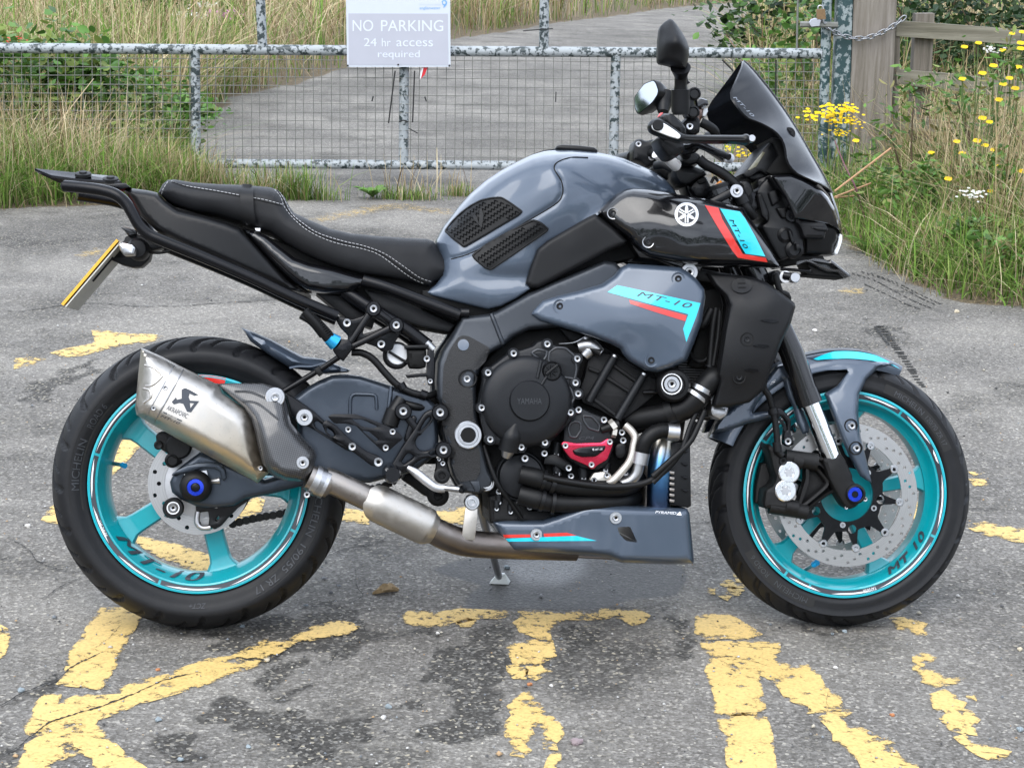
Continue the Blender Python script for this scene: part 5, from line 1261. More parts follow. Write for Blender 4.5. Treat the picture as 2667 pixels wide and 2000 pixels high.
tube('valve', [Vector((.190 * math.cos(R(246)),0,.190 * math.sin(R(246)))), Vector((.172 * math.cos(R(248)),-.028,.172 * math.sin(R(248))))],.0045, ALUDULL, FW, 10,1)
tube('valve_cap', [Vector((.172 * math.cos(R(248)),-.028,.172 * math.sin(R(248)))), Vector((.164 * math.cos(R(249)),-.040,.164 * math.sin(R(249))))],.0070, CYANAN, FW, 12,1)
for side in (1,-1):
    hl = [((.151,.144,.136)[k % 3],2 * math.pi * k / 60 + .02) for k in range(60)]
    d = disc_mesh('brake_disc', .160,.124,.0655 if side > 0 else -.0700,.0700 if side > 0 else -.0655, hl, DISC, FW, .0036)
    # spider carrier with five arms
    pts = []
    for k in range(120):
        a = 2 * math.pi * k / 120; m5 = .5 + .5 * math.cos(5 * a - 5 * R(28)); m10 = .5 + .5 * math.cos(10 * a - 10 * R(28))
        q_ = .080 + .006 * m5 + .042 * m10 ** 5; pts.append((q_ * math.cos(a), q_ * math.sin(a)))
    loops = [pts, [(.060 * math.cos(-2 * math.pi * k / 48),.060 * math.sin(-2 * math.pi * k / 48)) for k in range(48)]]
    for k in range(5):
        a = R(28 + 36 + 72 * k)
        loops.append([(.078 * math.cos(a) + .010 * math.cos(-t) * 1.0,.078 * math.sin(a) + .010 * math.sin(-t)) for t in np.linspace(0,2 * math.pi, 12, endpoint=False)])
    flat = [Vector((x, y, 0)) for l in loops for (x, y) in l]; N = len(flat); w1 = .069 * side; w0 = .062 * side
    V = [(v.x, -w1, v.y) for v in flat] + [(v.x, -w0, v.y) for v in flat]; Fc = []
    for t in tessellate_polygon([[Vector((x, y, 0)) for (x, y) in l] for l in loops]): Fc += [tuple(t), tuple(i + N for i in t[::-1])]
    s = 0
    for l in loops:
        n = len(l)
        for k in range(n): Fc.append((s + k, s + (k + 1) % n, s + (k + 1) % n + N, s + k + N))
        s += n
    fixnormals(mk('disc_carrier', V, Fc, BLACKM, FW, True, 30))
    for k in range(10):
        a = R(28 + 36 * k); o = bpy.data.objects.new('disc_button', _bolt.setdefault('button', lathe_data('disc_button', [(1,-.5),(1,.25),(.85,.4),(.45,.4),(.42,0),(0,0)],16, ALU)))
        o.location = (.121 * math.cos(a),-.068 * side, .121 * math.sin(a)); o.scale = (.0095,.0095 * side, .0095); link(o, FW)
    for k in range(5):
        a = R(28 + 18 + 72 * k); o = bpy.data.objects.new('bolt', _bolt.setdefault('sm', lathe_data('bolt', [(1,-.5),(1,.4),(.5,.4),(.45,0),(0,0)],12, ALU)))
        o.location = (.068 * math.cos(a),-.069 * side, .068 * math.sin(a)); o.scale = (.0065,.0065 * side, .0065); link(o, FW)

# ------------------------------------------------------------------ tank, seat and tail
tank_o = px('M', [(82,690),(100,655),(130,595),(180,530),(230,462),(300,385),(400,300),(500,233),(600,178),(700,130),(780,106),(860,98),(960,98),(1100,111),(1200,130),
                  (1290,155),(1400,200),(1480,238),(1560,292),(1610,348),(1628,382),(1560,390),(1480,378),(1400,368),(1340,372),(1290,385),(1230,425),(1180,470),(1100,535),
                  (1060,550),(1000,580),(900,640),(800,700),(745,750),(710,850),(690,940),(690,990),(600,1050),(500,1100),(420,1118),(300,1092),(180,1062),(60,1030),(25,1010),
                  (90,960),(130,900),(120,800),(95,740)])
tank_s = Surf(tank_o, px('M', [(300,600,.125),(200,700,.110),(500,420,.140),(700,300,.165),(800,380,.178),(900,250,.175),(1000,420,.170),(600,700,.160),(400,850,.150),(500,1000,.155),(200,980,.140),
                               (1200,260,.15),(1400,280,.13),(1560,330,.09),(1150,430,.175),(700,850,.165),(880,330,.185),(250,860,.145)]),
              px('M', [(82,690,.02),(180,530,.0),(400,300,.0),(700,130,.0),(960,98,.0),(1290,155,.0),(1560,292,.0),(1628,382,.05),(1400,380,.15),(1230,430,.165),(1000,590,.165),(745,750,.16),
                       (690,980,.15),(420,1118,.135),(180,1062,.13),(25,1010,.12),(100,900,.11),(95,740,.06)]),62,2.3)
def tank_dents(P):
    # crease that runs along the shoulder and the scooped flank below it
    line = np.array([p1('M', *q) for q in ((180,800),(300,765),(450,690),(650,570),(850,450),(898,380),(890,300),(845,225),(862,182),(950,150))])
    d = np.full(len(P),1e9)
    for a, b in zip(line[:-1], line[1:]):
        e = b - a; t = np.clip(((P - a) @ e) / (e @ e),0,1); d = np.minimum(d, np.linalg.norm(P - (a + t[:, None] * e), axis=1))
    c = -.0045 * np.exp(-(d / 5.0) ** 2)
    x = np.array(p1('M', 1180,240)); q = P - x
    c += -.018 * np.exp(-((q[:, 0] * .9 + q[:, 1] * .42) / 120) ** 2 - ((-q[:, 0] * .42 + q[:, 1] * .9) / 30) ** 2)
    x = np.array(p1('M', 640,300)); q = P - x
    c += -.010 * np.exp(-((q[:, 0] * .8 - q[:, 1] * .6) / 80) ** 2 - ((q[:, 0] * .6 + q[:, 1] * .8) / 30) ** 2)
    x = np.array(p1('M', 560,920)); q = P - x
    c += -.010 * np.exp(-(q[:, 0] / 90) ** 2 - ((q[:, 1]) / 26) ** 2)
    return c
_W0 = tank_s.W
tank_s.W = lambda P: _W0(P) + tank_dents(np.asarray(P, float))
tank = body('fuel_tank', tank_s, PAINT, bike, 5.5, angle=60)
seam_pts = px('M', [(178,802),(300,766),(450,690),(650,570),(850,450),(898,380),(890,300),(845,225),(862,182),(950,150),(1060,150)])
sp = catmull(seam_pts, 6)
tube('seam', [lp(q, float(tank_s.W([q])[0]) + .0002) for q in sp],.0016, DARKIN, tank, 6,1)
cap_o = px('M', [(855,92),(862,72),(890,65),(1000,70),(1100,82),(1125,100),(1122,118),(1090,116),(960,104),(870,98)])
prism('filler_cap_cover', cap_o, -.035,.035, SATIN, tank, .004, soft=3)
# rubber knee pads with zig-zag ribs
def kneepad(outline, rows, parent):
    o = px('M', outline); os_ = resample_soft(o, 7)
    pad = decal('knee_pad', os_, tank_s, RUBBER, parent, .0030,12)
    rim = [lp(q, float(tank_s.W([q])[0]) + .0035) for q in catmull(inset(os_, 3),1, True)]
    rim.append(rim[0]); tube('pad_rim', rim, .0016, RUBBER, pad, 6,1)
    A = np.array(o); lo, hi = A.min(0), A.max(0); ins = inset(os_, 6)
    d = np.array([math.cos(R(-34)), math.sin(R(-34))]); n = np.array([-d[1], d[0]])
    V = []; Fc = []
    c0 = A.mean(0); step = 7.8
    for r in range(-14,15):
        pts = []
        for k in range(-45,46):
            q = c0 + n * (r * 13.5 + (3.6 if k % 2 else -3.6)) + d * (k * step * .62); pts.append(q)
        P = np.array(pts); ok = inpoly(P, ins)
        for k in range(len(P) - 1):
            if not (ok[k] and ok[k + 1]): continue
            a, b = P[k], P[k + 1]; e = (b - a) / np.linalg.norm(b - a); w = np.array([-e[1], e[0]]) * 1.5
            quad = np.array([a - w, b - w, b + w, a + w]); mid = np.array([a, b])
            W = tank_s.W(np.vstack([quad, mid]))
            p3 = lpa(np.vstack([quad, mid]), W + np.array([.0034] * 4 + [.0058] * 2)); s = len(V); V += list(p3)
            Fc += [(s, s + 1, s + 5, s + 4),(s + 4, s + 5, s + 2, s + 3)]
    z = mk('zigzag_ribs', V, Fc, RUBBER, pad, False); z['kind'] = 'stuff'
    return pad
pad1 = kneepad([(143,612),(180,560),(240,500),(300,455),(370,418),(440,402),(505,398),(560,430),(645,492),(620,520),(500,590),(400,650),(265,727),(190,670),(143,625)],1, tank)
pad2 = kneepad([(313,772),(400,705),(550,620),(710,542),(760,560),(812,605),(800,625),(650,730),(440,873),(400,860),(330,800)],1, tank)
decal('pad_emblem', px('M', [(312,510),(345,520),(362,575),(365,490),(378,470),(392,520),(380,600),(330,545)]), Surf(tank_o, [(1234., 570., .1335)]) if False else tank_s, SATIN, pad1,.0062,10)

seat_o = px('L', [(30,250),(58,198),(90,170),(130,166),(250,186),(420,197),(560,202),(650,208),(750,217),(800,238),(840,282),(870,340),(900,380),(1000,427),(1130,482),(1260,512),(1450,531),
                  (1600,540),(1750,547),(1792,562),(1830,620),(1870,670),(1900,710),(1914,745),(1900,775),(1850,800),(1800,818),(1770,846),(1720,846),(1650,822),(1500,792),(1350,772),(1200,732),
                  (1080,692),(950,632),(850,572),(750,502),(680,482),(640,466),(540,432),(400,392),(250,366),(130,326),(70,290)])
seat_s = Surf(seat_o, px('L', [(100,240,.10),(300,280,.118),(550,320,.125),(750,340,.130),(800,430,.138),(1000,560,.150),(1300,650,.155),(1600,720,.145),(1800,740,.12),(1500,600,.115),(1300,560,.12),(1700,620,.10),(700,420,.13)]),
              px('L', [(30,250,.05),(90,170,.02),(420,197,.03),(750,217,.04),(840,290,.05),(1000,427,.06),(1450,531,.05),(1750,547,.03),(1870,670,.07),(1914,745,.09),(1770,846,.12),(1500,792,.14),(1200,732,.14),(950,632,.135),(750,502,.125),(540,432,.115),(250,366,.11),(70,290,.09)]),46,2.4)
seat = body('seat', seat_s, VINYL, bike, 6, angle=60)
def stitch(reg, pts, par=None, r=.0011, dash=7.0, gap=3.2):
    q = catmull(px(reg, pts),10); q = np.array([a[:2] for a in q]); L = np.r_[0, np.cumsum(np.linalg.norm(np.diff(q, axis=0), axis=1))]
    V = []; Fc = []; s = 0
    while s + dash < L[-1]:
        seg = [np.array([np.interp(s + dash * k / 2, L, q[:, 0]), np.interp(s + dash * k / 2, L, q[:, 1])]) for k in range(3)]
        e = seg[2] - seg[0]; e /= np.linalg.norm(e); w = np.array([-e[1], e[0]]) * .75; b = len(V)
        pts2 = np.array([x + sg * w for x in seg for sg in (-1,1)]); V += list(lpa(pts2, seat_s.W(pts2) + .0016))
        Fc += [(b, b + 2, b + 3, b + 1),(b + 2, b + 4, b + 5, b + 3)]; s += dash + gap
    o = mk('stitching', V, Fc, THREAD, par or seat, False); return o
stitch('L', [(112,176),(200,205),(400,238),(560,268)]); stitch('L', [(640,283),(720,298),(832,328)])
stitch('L', [(772,228),(812,275),(840,345),(905,425),(1000,500),(1150,567),(1350,613),(1450,652),(1560,732),(1660,802),(1745,838)])
stitch('L', [(805,242),(840,300),(885,385),(955,445),(1050,507),(1200,557),(1350,592),(1480,642),(1600,722),(1700,792),(1780,822)])
stitch('L', [(92,180),(62,225),(50,262)])
for pts in ([(118,182),(220,214),(400,245),(600,284),(820,334)],[(790,236),(828,290),(865,370),(930,437),(1025,505),(1180,563),(1350,603),(1465,648),(1580,728),(1680,798),(1765,832)]):
    q = catmull(px('L', pts),8); tube('seat_seam', [lp(a[:2], float(seat_s.W([a[:2]])[0]) + .0002) for a in q],.0013, DARKIN, seat, 6,1)
st_o = resample_soft(px('L', [(556,205),(572,195),(625,197),(640,212),(638,260),(640,350),(655,440),(668,466),(600,458),(560,440),(552,330)]),4)
st_s = Surf(st_o, [(1,1,0)]); st_s.W = lambda P: seat_s.W(P) + .0075
decal('seat_strap', st_o, st_s, MATTE, seat, .0030,6)

tail_o = px('J', [(790,234),(830,222),(940,236),(1005,250),(1060,302),(1140,358),(1300,397),(1450,442),(1537,477),(1612,562),(1720,682),(1830,802),(1930,872),(1990,905),(1850,872),(1600,765),(1350,655),(1150,572),(1000,495),(900,405),(838,300)])
tail_s = Surf(tail_o, px('J', [(900,280,.10),(1100,420,.125),(1300,500,.132),(1500,600,.135),(1750,760,.13),(1950,885,.12)]), px('J', [(790,234,.05),(1005,250,.085),(1300,397,.10),(1537,477,.11),(1720,682,.125),(1930,872,.11),(1990,905,.10),(1600,765,.11),(1150,572,.10),(900,405,.07)]),16,2.0)
tail = body('tail_panel', tail_s, SATIN, bike, 8)
gl_o = px('L', [(567,482),(640,492),(720,527),(800,592),(900,667),(1000,702),(1150,737),(1300,782),(1378,802),(1342,852),(1250,897),(1100,902),(980,882),(900,832),(830,772),(740,682),(640,572)])
gl_s = Surf(gl_o, px('L', [(700,580,.135),(900,740,.145),(1100,800,.148),(1300,820,.14)]), px('L', [(567,482,.105),(800,592,.12),(1150,737,.125),(1378,802,.12),(1100,902,.10),(830,772,.11)]),22,2.0)
glp = body('side_cover', gl_s, GLOSS, bike, 8)
prism('tail_liner', px('L', [(-160,260),(500,440),(800,560),(1300,760),(1900,800),(1960,1000),(1900,1150),(1600,1100),(1350,950),(1000,880),(500,640),(-50,430)]),-.085,.085, DARKIN, bike, .004)
prism('battery_cover', px('L', [(1350,870),(1500,905),(1700,985),(1935,1095),(1895,1145),(1700,1105),(1560,1060),(1430,1000)]),-.08,.10, MATTE, bike, .004, soft=3)
rearcarr = prism('rear_carrier', px('L', [(1040,895),(1200,905),(1300,1000),(1420,1060),(1400,1120),(1240,1060),(1120,960)]),-.08,.09, MATTE, bike, .003)
# subframe and rack rails
subf = tube('subframe_tube', tp('L', [(1340,812,.125),(1500,860,.13),(1750,955,.135),(1960,1035,.14)]),.0132, BLACKM, bike, 14)
mirror_copy(subf)
tube('tube_end', tp('L', [(1905,1018,.137),(2020,1020,.14)]),.010, BLACKM, subf, 12,1)
sub2 = tube('subframe_tube', tp('L', [(1220,880,.11),(1400,995,.12),(1620,1130,.128),(1760,1235,.13)]),.0150, BLACKM, bike, 14)
mirror_copy(sub2)
tube('pinch_bolt', tp('L', [(1745,1210,.137),(1790,1255,.137)]),.009, ALUDULL, sub2,10,1)
rail = tube('rack_rail', tp('J', [(412,208,.115),(540,220,.13),(650,236,.14),(740,264,.148),(805,318,.15),(850,390,.152),(892,462,.153),(955,520,.154),(1050,562,.155),(1300,662,.155),(1600,790,.155),(1900,932,.155),(2160,1042,.155)]),.0125, BLACKM, bike, 14)
rail2 = mirror_copy(rail)
lathe('rail_cap', lp(p1('J', 412,208),.115),[(0,.002),(.008,.002),(.009,0)], RUBBER, rail, 12)
# rack plate: sloping flanged plate
def rack_plate():
    q = px('J', [(222,96),(470,121),(742,146),(768,186)])
    A = [lp(q[0],.030), lp(q[1],.05), lp(q[2],.05), lp(q[3],.05)]
    low = px('J', [(235,106),(440,172),(765,188)])
    B = [lp(low[0],.045), lp(low[1],.085), lp(low[2],.085)]
    V = []; Fc = []
    top = [A[0], A[1], A[2], lp(p1('J', 765,178),.085), lp(p1('J', 480,160),.085), lp(p1('J', 330,140),.06)]
    n = len(top)
    for dz in (0,-.005):
        for v in top: V.append((v.x, v.y, v.z + dz))
        for v in top: V.append((v.x, -v.y, v.z + dz))
    def cap(o): return [tuple(o + k for k in range(n)), tuple(o + n + k for k in range(n))[::-1],(o + 0, o + n, o + n + 1, o + 1),(o + 1, o + n + 1, o + n + 2, o + 2)]
    Fc += cap(0) + cap(2 * n)
    ring = [0,5,4,3,2, n + 2, n + 3, n + 4, n + 5, n]
    for k in range(len(ring)):
        a, b = ring[k], ring[(k + 1) % len(ring)]; Fc.append((a, b, b + 2 * n, a + 2 * n))
    o = mk('rack_plate', V, Fc, BLACKM, bike, True, 20)
    return fixnormals(o)
rack = rack_plate()
for (x, y, W) in ((532,138,.07),(708,170,.072)):
    c = lp(p1('J', x, y), W); o = lathe('grommet', c + Vector((0,0,.002)),[(0,.006),(.008,.006),(.009,.003),(.017,.002),(.018,-.004)], RUBBER, rack, 20)
    o.rotation_euler = (R(-68),0,0)
prism('rack_bracket', px('J', [(430,178),(700,196),(800,190),(835,215),(780,232),(640,220),(450,205)]),.05,.10, BLACKM, rack, .002)
# tail lamp, number plate, indicator
prism('tail_lamp', px('J', [(732,288),(770,275),(806,262),(830,330),(852,420),(836,432),(800,372)]),-.06,.06, TAILRED, bike, .004, soft=4)
def plate_slab(name, a, b, W, t0, t1, mat, parent):
    va, vb = lp(a, W), lp(b, W); d = (vb - va).normalized(); n = Vector((-d.z, 0, d.x))
    V = []
    for w in (1,-1):
        for v in (va, vb):
            for t in (t0, t1): V.append((v.x + n.x * t, -W * w, v.z + n.z * t))
    Fc = [(0,1,3,2),(4,6,7,5),(0,2,6,4),(1,5,7,3),(0,4,5,1),(2,3,7,6)]
    return fixnormals(mk(name, V, Fc, mat, parent, False))
npl = plate_slab('number_plate', p1('J', 752,553), p1('J', 398,968),.112,-.0030,.0030, YPLATE, bike)
plate_slab('plate_backing', p1('J', 760,558), p1('J', 408,972),.1115,.0034,.0062, WPLATE, npl)
holder = prism('plate_bracket', px('J', [(800,532),(870,515),(960,540),(1032,580),(1040,606),(965,628),(955,680),(905,725),(850,730),(778,712),(690,672),(742,590),(792,560)]),-.03,.03, SATIN, bike, .003, soft=4)
prism('reflector_arm', px('J', [(770,472),(800,468),(868,492),(872,515),(820,528),(800,500)]),-.02,.05, GLOSS, holder, .002)
tube('plate_stay', tp('J', [(720,660,.06),(590,815,.06)]),.004, SATIN, holder, 6,1)
ind = prism('indicator_lamp', px('J', [(754,576),(786,566),(850,580),(872,604),(860,650),(792,652),(768,622)]),.10,.145, ALU, bike, .006, soft=3)
lath('J', 880,612,.09,[(.024,-.05),(.024,.0),(.018,.012),(.0,.014)], RUBBER, ind, 'indicator_stalk')
tube('wire', tp('J', [(930,600,.05),(960,630,.06),(1020,636,.07),(1090,625,.08)]),.0035, RUBBER, holder, 6)
prism('seat_lock', px('L', [(648,478),(684,478),(682,498),(655,496)]),.11,.128, WHITE, bike, .001)
# ------------------------------------------------------------------ exhaust, swingarm, rear details
muf_o = px('D', [(780,262),(900,315),(1000,366),(1052,392),(1160,445),(1272,502),(1300,550),(1440,650),(1480,702),(1512,792),(1535,900),(1562,1000),(1602,1058),(1560,1095),(1525,1127),(1500,1112),(1300,1000),(1000,835),(842,745),(752,690),(742,640),(760,450)])
muf_s = Surf(muf_o, px('D', [(850,450,.232),(1000,560,.240),(1200,700,.244),(1400,850,.240),(1520,1020,.23)]), px('D', [(780,262,.185),(1052,392,.190),(1300,550,.195),(1480,702,.20),(1562,1000,.20),(1525,1127,.18),(1000,835,.18),(742,640,.18)]),40,1.5)
muf = body('muffler', muf_s, TITAN, bike, 9, back=.125, angle=40)
seam_o = px('D', [(992,368),(1052,396),(862,742),(806,716)])
decal('clamp_strip', seam_o, muf_s, TITAN, muf, .0026,12)
for (a, b) in (((992,372),(806,712)),((1050,400),(862,738))):
    tube('strip_edge', [lp(p1('D', a[0] + (b[0] - a[0]) * t, a[1] + (b[1] - a[1]) * t), float(muf_s.W([p1('D', a[0] + (b[0] - a[0]) * t, a[1] + (b[1] - a[1]) * t)])[0]) + .003) for t in np.linspace(0,1,10)],.0014, ALU, muf, 6,1)
for (x, y) in ((935,517),(860,648),(1545,1030)): bolt(p1('D', x, y), float(muf_s.W([p1('D', x, y)])[0]) + .003,.0055, ALU, muf, name='rivet')
for pts in ([(805,372),(860,388),(912,432),(905,455),(850,500),(812,505)],[(800,520),(838,535),(842,580),(800,612)]):
    q = px('D', pts); w = [lp(a, float(muf_s.W([a])[0]) - .0012) for a in q]
    tube('pressed_rib', w, .0030, TITAN, muf, 8,5)
# maker's mark and lettering
decal('maker_mark', px('D', [(1040,528),(1062,516),(1090,528),(1148,561),(1122,567),(1090,553),(1084,575),(1094,598),(1152,601),(1100,673),(1074,669),(1050,619),(1025,613),(990,623),(976,606),(1003,577),(1010,592),(1040,585)]), muf_s, DECALDK, muf, .0012,9,[px('D', [(1092,613),(1120,615),(1096,646)])])
text_px('lettering', 'AKRAPOVIC', p1('D', 940,655), p1('D', 1072,714),13, muf_s, DECALDK, muf, bold=.02)
text_px('lettering', 'MT-10', p1('D', 902,703), p1('D', 1024,752),6.5, muf_s, DECALDK, muf, shear=.3)
text_px('lettering', 'RACING LINE', p1('D', 952,690), p1('D', 1005,714),3, muf_s, DECALDK, muf)
for (a, b) in (((922,672),(946,682)),((1010,714),(1042,728))): tube('printed_rule', [lp(p1('D', *a), float(muf_s.W([p1('D', *a)])[0]) + .0005), lp(p1('D', *b), float(muf_s.W([p1('D', *b)])[0]) + .0005)],.0012, DECALDK, muf, 6,1)
car_o = px('D', [(1265,491),(1330,487),(1560,487),(1640,511),(1690,552),(1720,650),(1742,742),(1830,852),(1890,912),(1906,950),(1892,1012),(1870,1062),(1832,1110),(1800,1116),(1700,1110),(1640,1090),(1590,1050),(1555,1000),(1528,900),(1505,790),(1482,715),(1440,648),(1340,560)])
car_s = Surf(car_o, px('D', [(1400,530,.205),(1550,560,.215),(1640,577,.222),(1600,760,.255),(1700,900,.262),(1780,1000,.262),(1650,1000,.265)]), px('D', [(1265,491,.19),(1560,487,.195),(1720,650,.20),(1890,912,.205),(1870,1062,.21),(1700,1110,.20),(1555,1000,.215),(1482,715,.21)]),30,2.0)
carb = body('heat_shield', car_s, CARBON, bike, 9, back=('t', .03))
for pts in ([(1380,540),(1480,545),(1590,590)],[(1430,600),(1530,620),(1660,720)]):
    tube('pressed_rib', [lp(a, float(car_s.W([a])[0])) for a in catmull(px('D', pts),5)],.0026, CARBON, carb, 6,1)
bolt(p1('D', 1638,577),.226,.0100, ALU, carb, True); bolt(p1('D', 1815,995),.265,.0085, ALU, carb, True)
lathe('bolt_washer', lp(p1('D', 1638,577),.223),[(.0205,-.004),(.0205,.001),(.019,.0025),(.0,.0025)], ALU, carb, 28)
lk = tube('link_pipe', tp('D', [(1850,1085,.205),(1960,1135,.20)]) + tp('E', [(0,1350,.195),(150,1415,.19),(310,1490,.185)]),.0268, PIPE, bike, 24)
cl = tube('pipe_clamp', tp('D', [(1878,1098,.203),(1965,1137,.20)]),.0310, ALUDULL, lk, 24,1)
tube('clamp_band', tp('D', [(1900,1108,.203),(1930,1121,.20)]),.0325, ALU, lk, 24,1)
bolt(p1('D', 1842,1200),.22,.008, ALUDULL, lk)
tube('weld_bead', tp('E', [(318,1492,.185),(328,1497,.185)]),.0300, PIPE, lk, 24,1)
colp = tube('collector', tp('E', [(285,1480,.186),(320,1497,.185),(350,1511,.184),(610,1635,.170),(650,1655,.168),(690,1672,.166)]),[.028,.0385,.0405,.0410,.0390,.030], COLLECT, bike, 28,4)
low = tube('front_pipe', tp('E', [(650,1655,.165),(760,1710,.150),(860,1745,.135),(1000,1765,.12),(1250,1775,.10),(1600,1790,.08)]),[.029,.030,.030,.029,.029,.027], PIPE, bike, 22)
strap = prism('exhaust_strap', px('E', [(892,1520),(968,1525),(966,1600),(950,1738),(866,1732),(876,1640)]),.160,.1635, COLLECT, bike, .001)
lath('E', 933,1494,.165,[(.017,-.02),(.017,.0),(.015,.004),(.011,.004),(.010,.008),(.006,.008),(.005,.003),(0,.003)], ALU, strap, 'strap_bolt')
# swingarm
sw_o = [(764,1036),(800,1008),(831,991),(865,977),(900,974),(940,979),(1015,1003),(1060,1016),(1110,1030),(1140,1060),(1142,1180),(1080,1228),(960,1258),(900,1252),(860,1240),(800,1262),(740,1278),(690,1290),(640,1300),(610,1318),(560,1324),(520,1322),(470,1300),(448,1282),(442,1255),(455,1228),(490,1200),(520,1178),(545,1182),(600,1210),(690,1248),(740,1232),(770,1190),(775,1110)]
sw_s = Surf(sw_o, [(850,1050,.118),(950,1080,.128),(1080,1100,.13),(960,1200,.128),(760,1250,.122),(600,1270,.120),(480,1260,.115)],[(764,1036,.10),(900,974,.10),(1060,1016,.11),(1140,1120,.12),(960,1258,.11),(700,1288,.105),(520,1322,.105),(442,1255,.10),(545,1182,.105),(740,1232,.11)],14,2.0)
swing = body('swingarm', sw_s, SWING, bike, 10, back=.075)
q = px('E', [(150,990),(152,900),(155,835),(175,805),(215,803),(300,808),(318,830),(322,900)])
tube('pressed_recess', [lp(a, float(sw_s.W([a])[0]) + .0003) for a in catmull(q, 4)],.0042, SWING, swing, 8,1)
lathe('swingarm_left', (0,0,0),[(0,0)], SWING, swing, 3) if False else None
tube('weld_bead', [lp(p1('E', 415,755),.128), lp(p1('E', 405,850),.131), lp(p1('E', 395,930),.131)],.005, SWING, swing, 8)
tube('chain_side_arm', [Vector((.02,.10,.325)), Vector((.2,.10,.36)), Vector((.48,.08,.42))],[.028,.030,.035], SWING, swing, 10)
ax = (0,0,.3205)
prism('axle_carrier', px('T', [(190,300),(270,262),(360,240),(470,232),(548,245),(590,290),(602,360),(580,388),(560,370),(548,310),(500,285),(400,282),(300,315),(150,345),(152,330)]),.105,.135, SWING, swing, .003)
prism('adjuster_plate', px('T', [(250,332),(440,298),(452,360),(470,480),(300,522)]),.11,.128, ALU, swing, .001)
bob = lathe('axle_bobbin', lp(p1('T', 352,430),.125),[(.020,-.03),(.022,0),(.034,.006),(.0345,.018),(.030,.028),(.022,.032),(.018,.033),(.017,.030)], RUBBER, bike, 36)
lathe('bobbin_ring', lp(p1('T', 346,441),.157),[(.0175,-.006),(.0175,.0015),(.0100,.0020),(.0095,-.004)], BLUEAN, bob, 32)
lathe('bobbin_core', lp(p1('T', 346,441),.156),[(.0098,.0),(.008,.001),(0,.001)], BLACKM, bob, 24)
tube('adjuster_bolt', tp('T', [(470,392,.125),(545,384,.125)]),[.004,.004,.008,.008], ALUDULL, swing, 8,1)
cal = prism('rear_caliper', px('D', [(872,820),(900,795),(960,800),(1010,830),(1100,885),(1080,930),(1010,950),(1040,1000),(1000,1020),(955,1010),(945,985),(960,945),(900,905),(880,880)]),.05,.112, CASTBLK, bike, .006, soft=6)
lath('D', 1020,890,.112,[(.028,-.02),(.028,.002),(.024,.006),(0,.006)], RUBBER, cal, 'caliper_piston_cover')
lath('D', 980,980,.112,[(.016,-.03),(.016,.004),(.011,.008),(.010,.004),(0,.004)], RUBBER, cal, 'pin_cover')
lath('D', 893,882,.110,[(.010,-.03),(.010,.004),(.007,.006),(0,.003)], RUBBER, cal, 'pin_cover')
guard = prism('chain_guard_plate', px('T', [(345,585),(400,545),(470,540),(560,555),(600,575),(700,525),(800,488),(828,480),(800,540),(700,610),(620,690),(560,760),(505,790),(450,760),(460,700),(450,640),(380,650),(350,640)]),.085,.105, SATIN, bike, .003, soft=3, holes=[px('T', [(508,712),(535,678),(548,686),(522,722)])])
q = tp('T', [(365,640,.10),(358,730,.10),(400,775,.10),(470,772,.10)]); tube('guard_hoop', q, .006, ALUDULL, guard, 8)
for (x, y, r) in ((570,555,.009),(516,588,.008),(415,580,.006)): bolt(p1('T', x, y),.108, r, ALUDULL, guard)
sp_ = lathe('paddock_bobbin', lp(p1('T', 165,610),.115),[(.016,-.03),(.0225,-.005),(.0225,.012),(.020,.016),(.015,.016),(.013,.011)], RUBBER, bike, 30)
lathe('bobbin_ring', lp(p1('T', 162,611),.128),[(.014,0),(.0135,.0035),(.0115,.0035),(.011,0)], WHITE, sp_, 28)
bolt(p1('T', 162,611),.127,.0085, ALU, sp_)
# drive chain (far side) as links
cp = catmull([tuple(v) for v in tp('T', [(640,745,-.05),(860,690,-.05),(1100,645,-.05)]) + tp('E', [(290,1410,-.05),(420,1375,-.05)])],40)
cp = np.array(cp); L = np.r_[0, np.cumsum(np.linalg.norm(np.diff(cp, axis=0), axis=1))]
CHN = M('oily_chain', (.018,.016,.014),.45,.7,0, dust=.1)
ch = empty('drive_chain', (0,0,0), bike); k = 0; ldat = lathe_data('link', [(0,-.7),(.9,-.7),(1,-.5),(1,.5),(.9,.7),(0,.7)],12, CHN)
s = .004
while s < L[-1]:
    o = bpy.data.objects.new('link', ldat); o.location = [float(np.interp(s, L, cp[:, j])) for j in range(3)]
    o.scale = (.0095,.010 if k % 2 else .014,.0095); link(o, ch); s += .0152; k += 1
tube('chain_roller', [Vector(cp[0]), Vector(cp[len(cp) // 2]), Vector(cp[-1])],.0062, CHN, ch, 8)
lathe('sprocket', (0,.055,.3205),[(0,-.004),(.108,-.004),(.112,0),(.108,.004),(0,.004)], BLACKM, bike, 44)
hug_o = px('L', [(560,1112),(640,1142),(760,1192),(870,1252),(960,1297),(1080,1312),(1200,1362),(1264,1386),(1240,1402),(1100,1412),(1000,1392),(870,1372),(760,1302),(660,1232),(620,1202)])
hug_s = Surf(hug_o, px('L', [(650,1190,.085),(800,1260,.10),(950,1340,.105),(1150,1375,.10)]), px('L', [(560,1112,.02),(760,1192,.02),(960,1297,.03),(1200,1362,.06),(1264,1386,.085),(1000,1392,.095),(760,1302,.09),(620,1202,.07)]),26,2.0)
hug = body('rear_hugger', hug_s, PAINT, bike, 8)
tube('hugger_edge', [lp(a, .100) for a in catmull(px('L', [(870,1372),(930,1362),(1010,1362),(1090,1340)]),4)],.003, PAINT, hug, 6,1)
tube('brace_rod', tp('L', [(835,1520,.13),(1060,1385,.13),(1190,1300,.135)]),.0062, BLACKM, bike, 10)
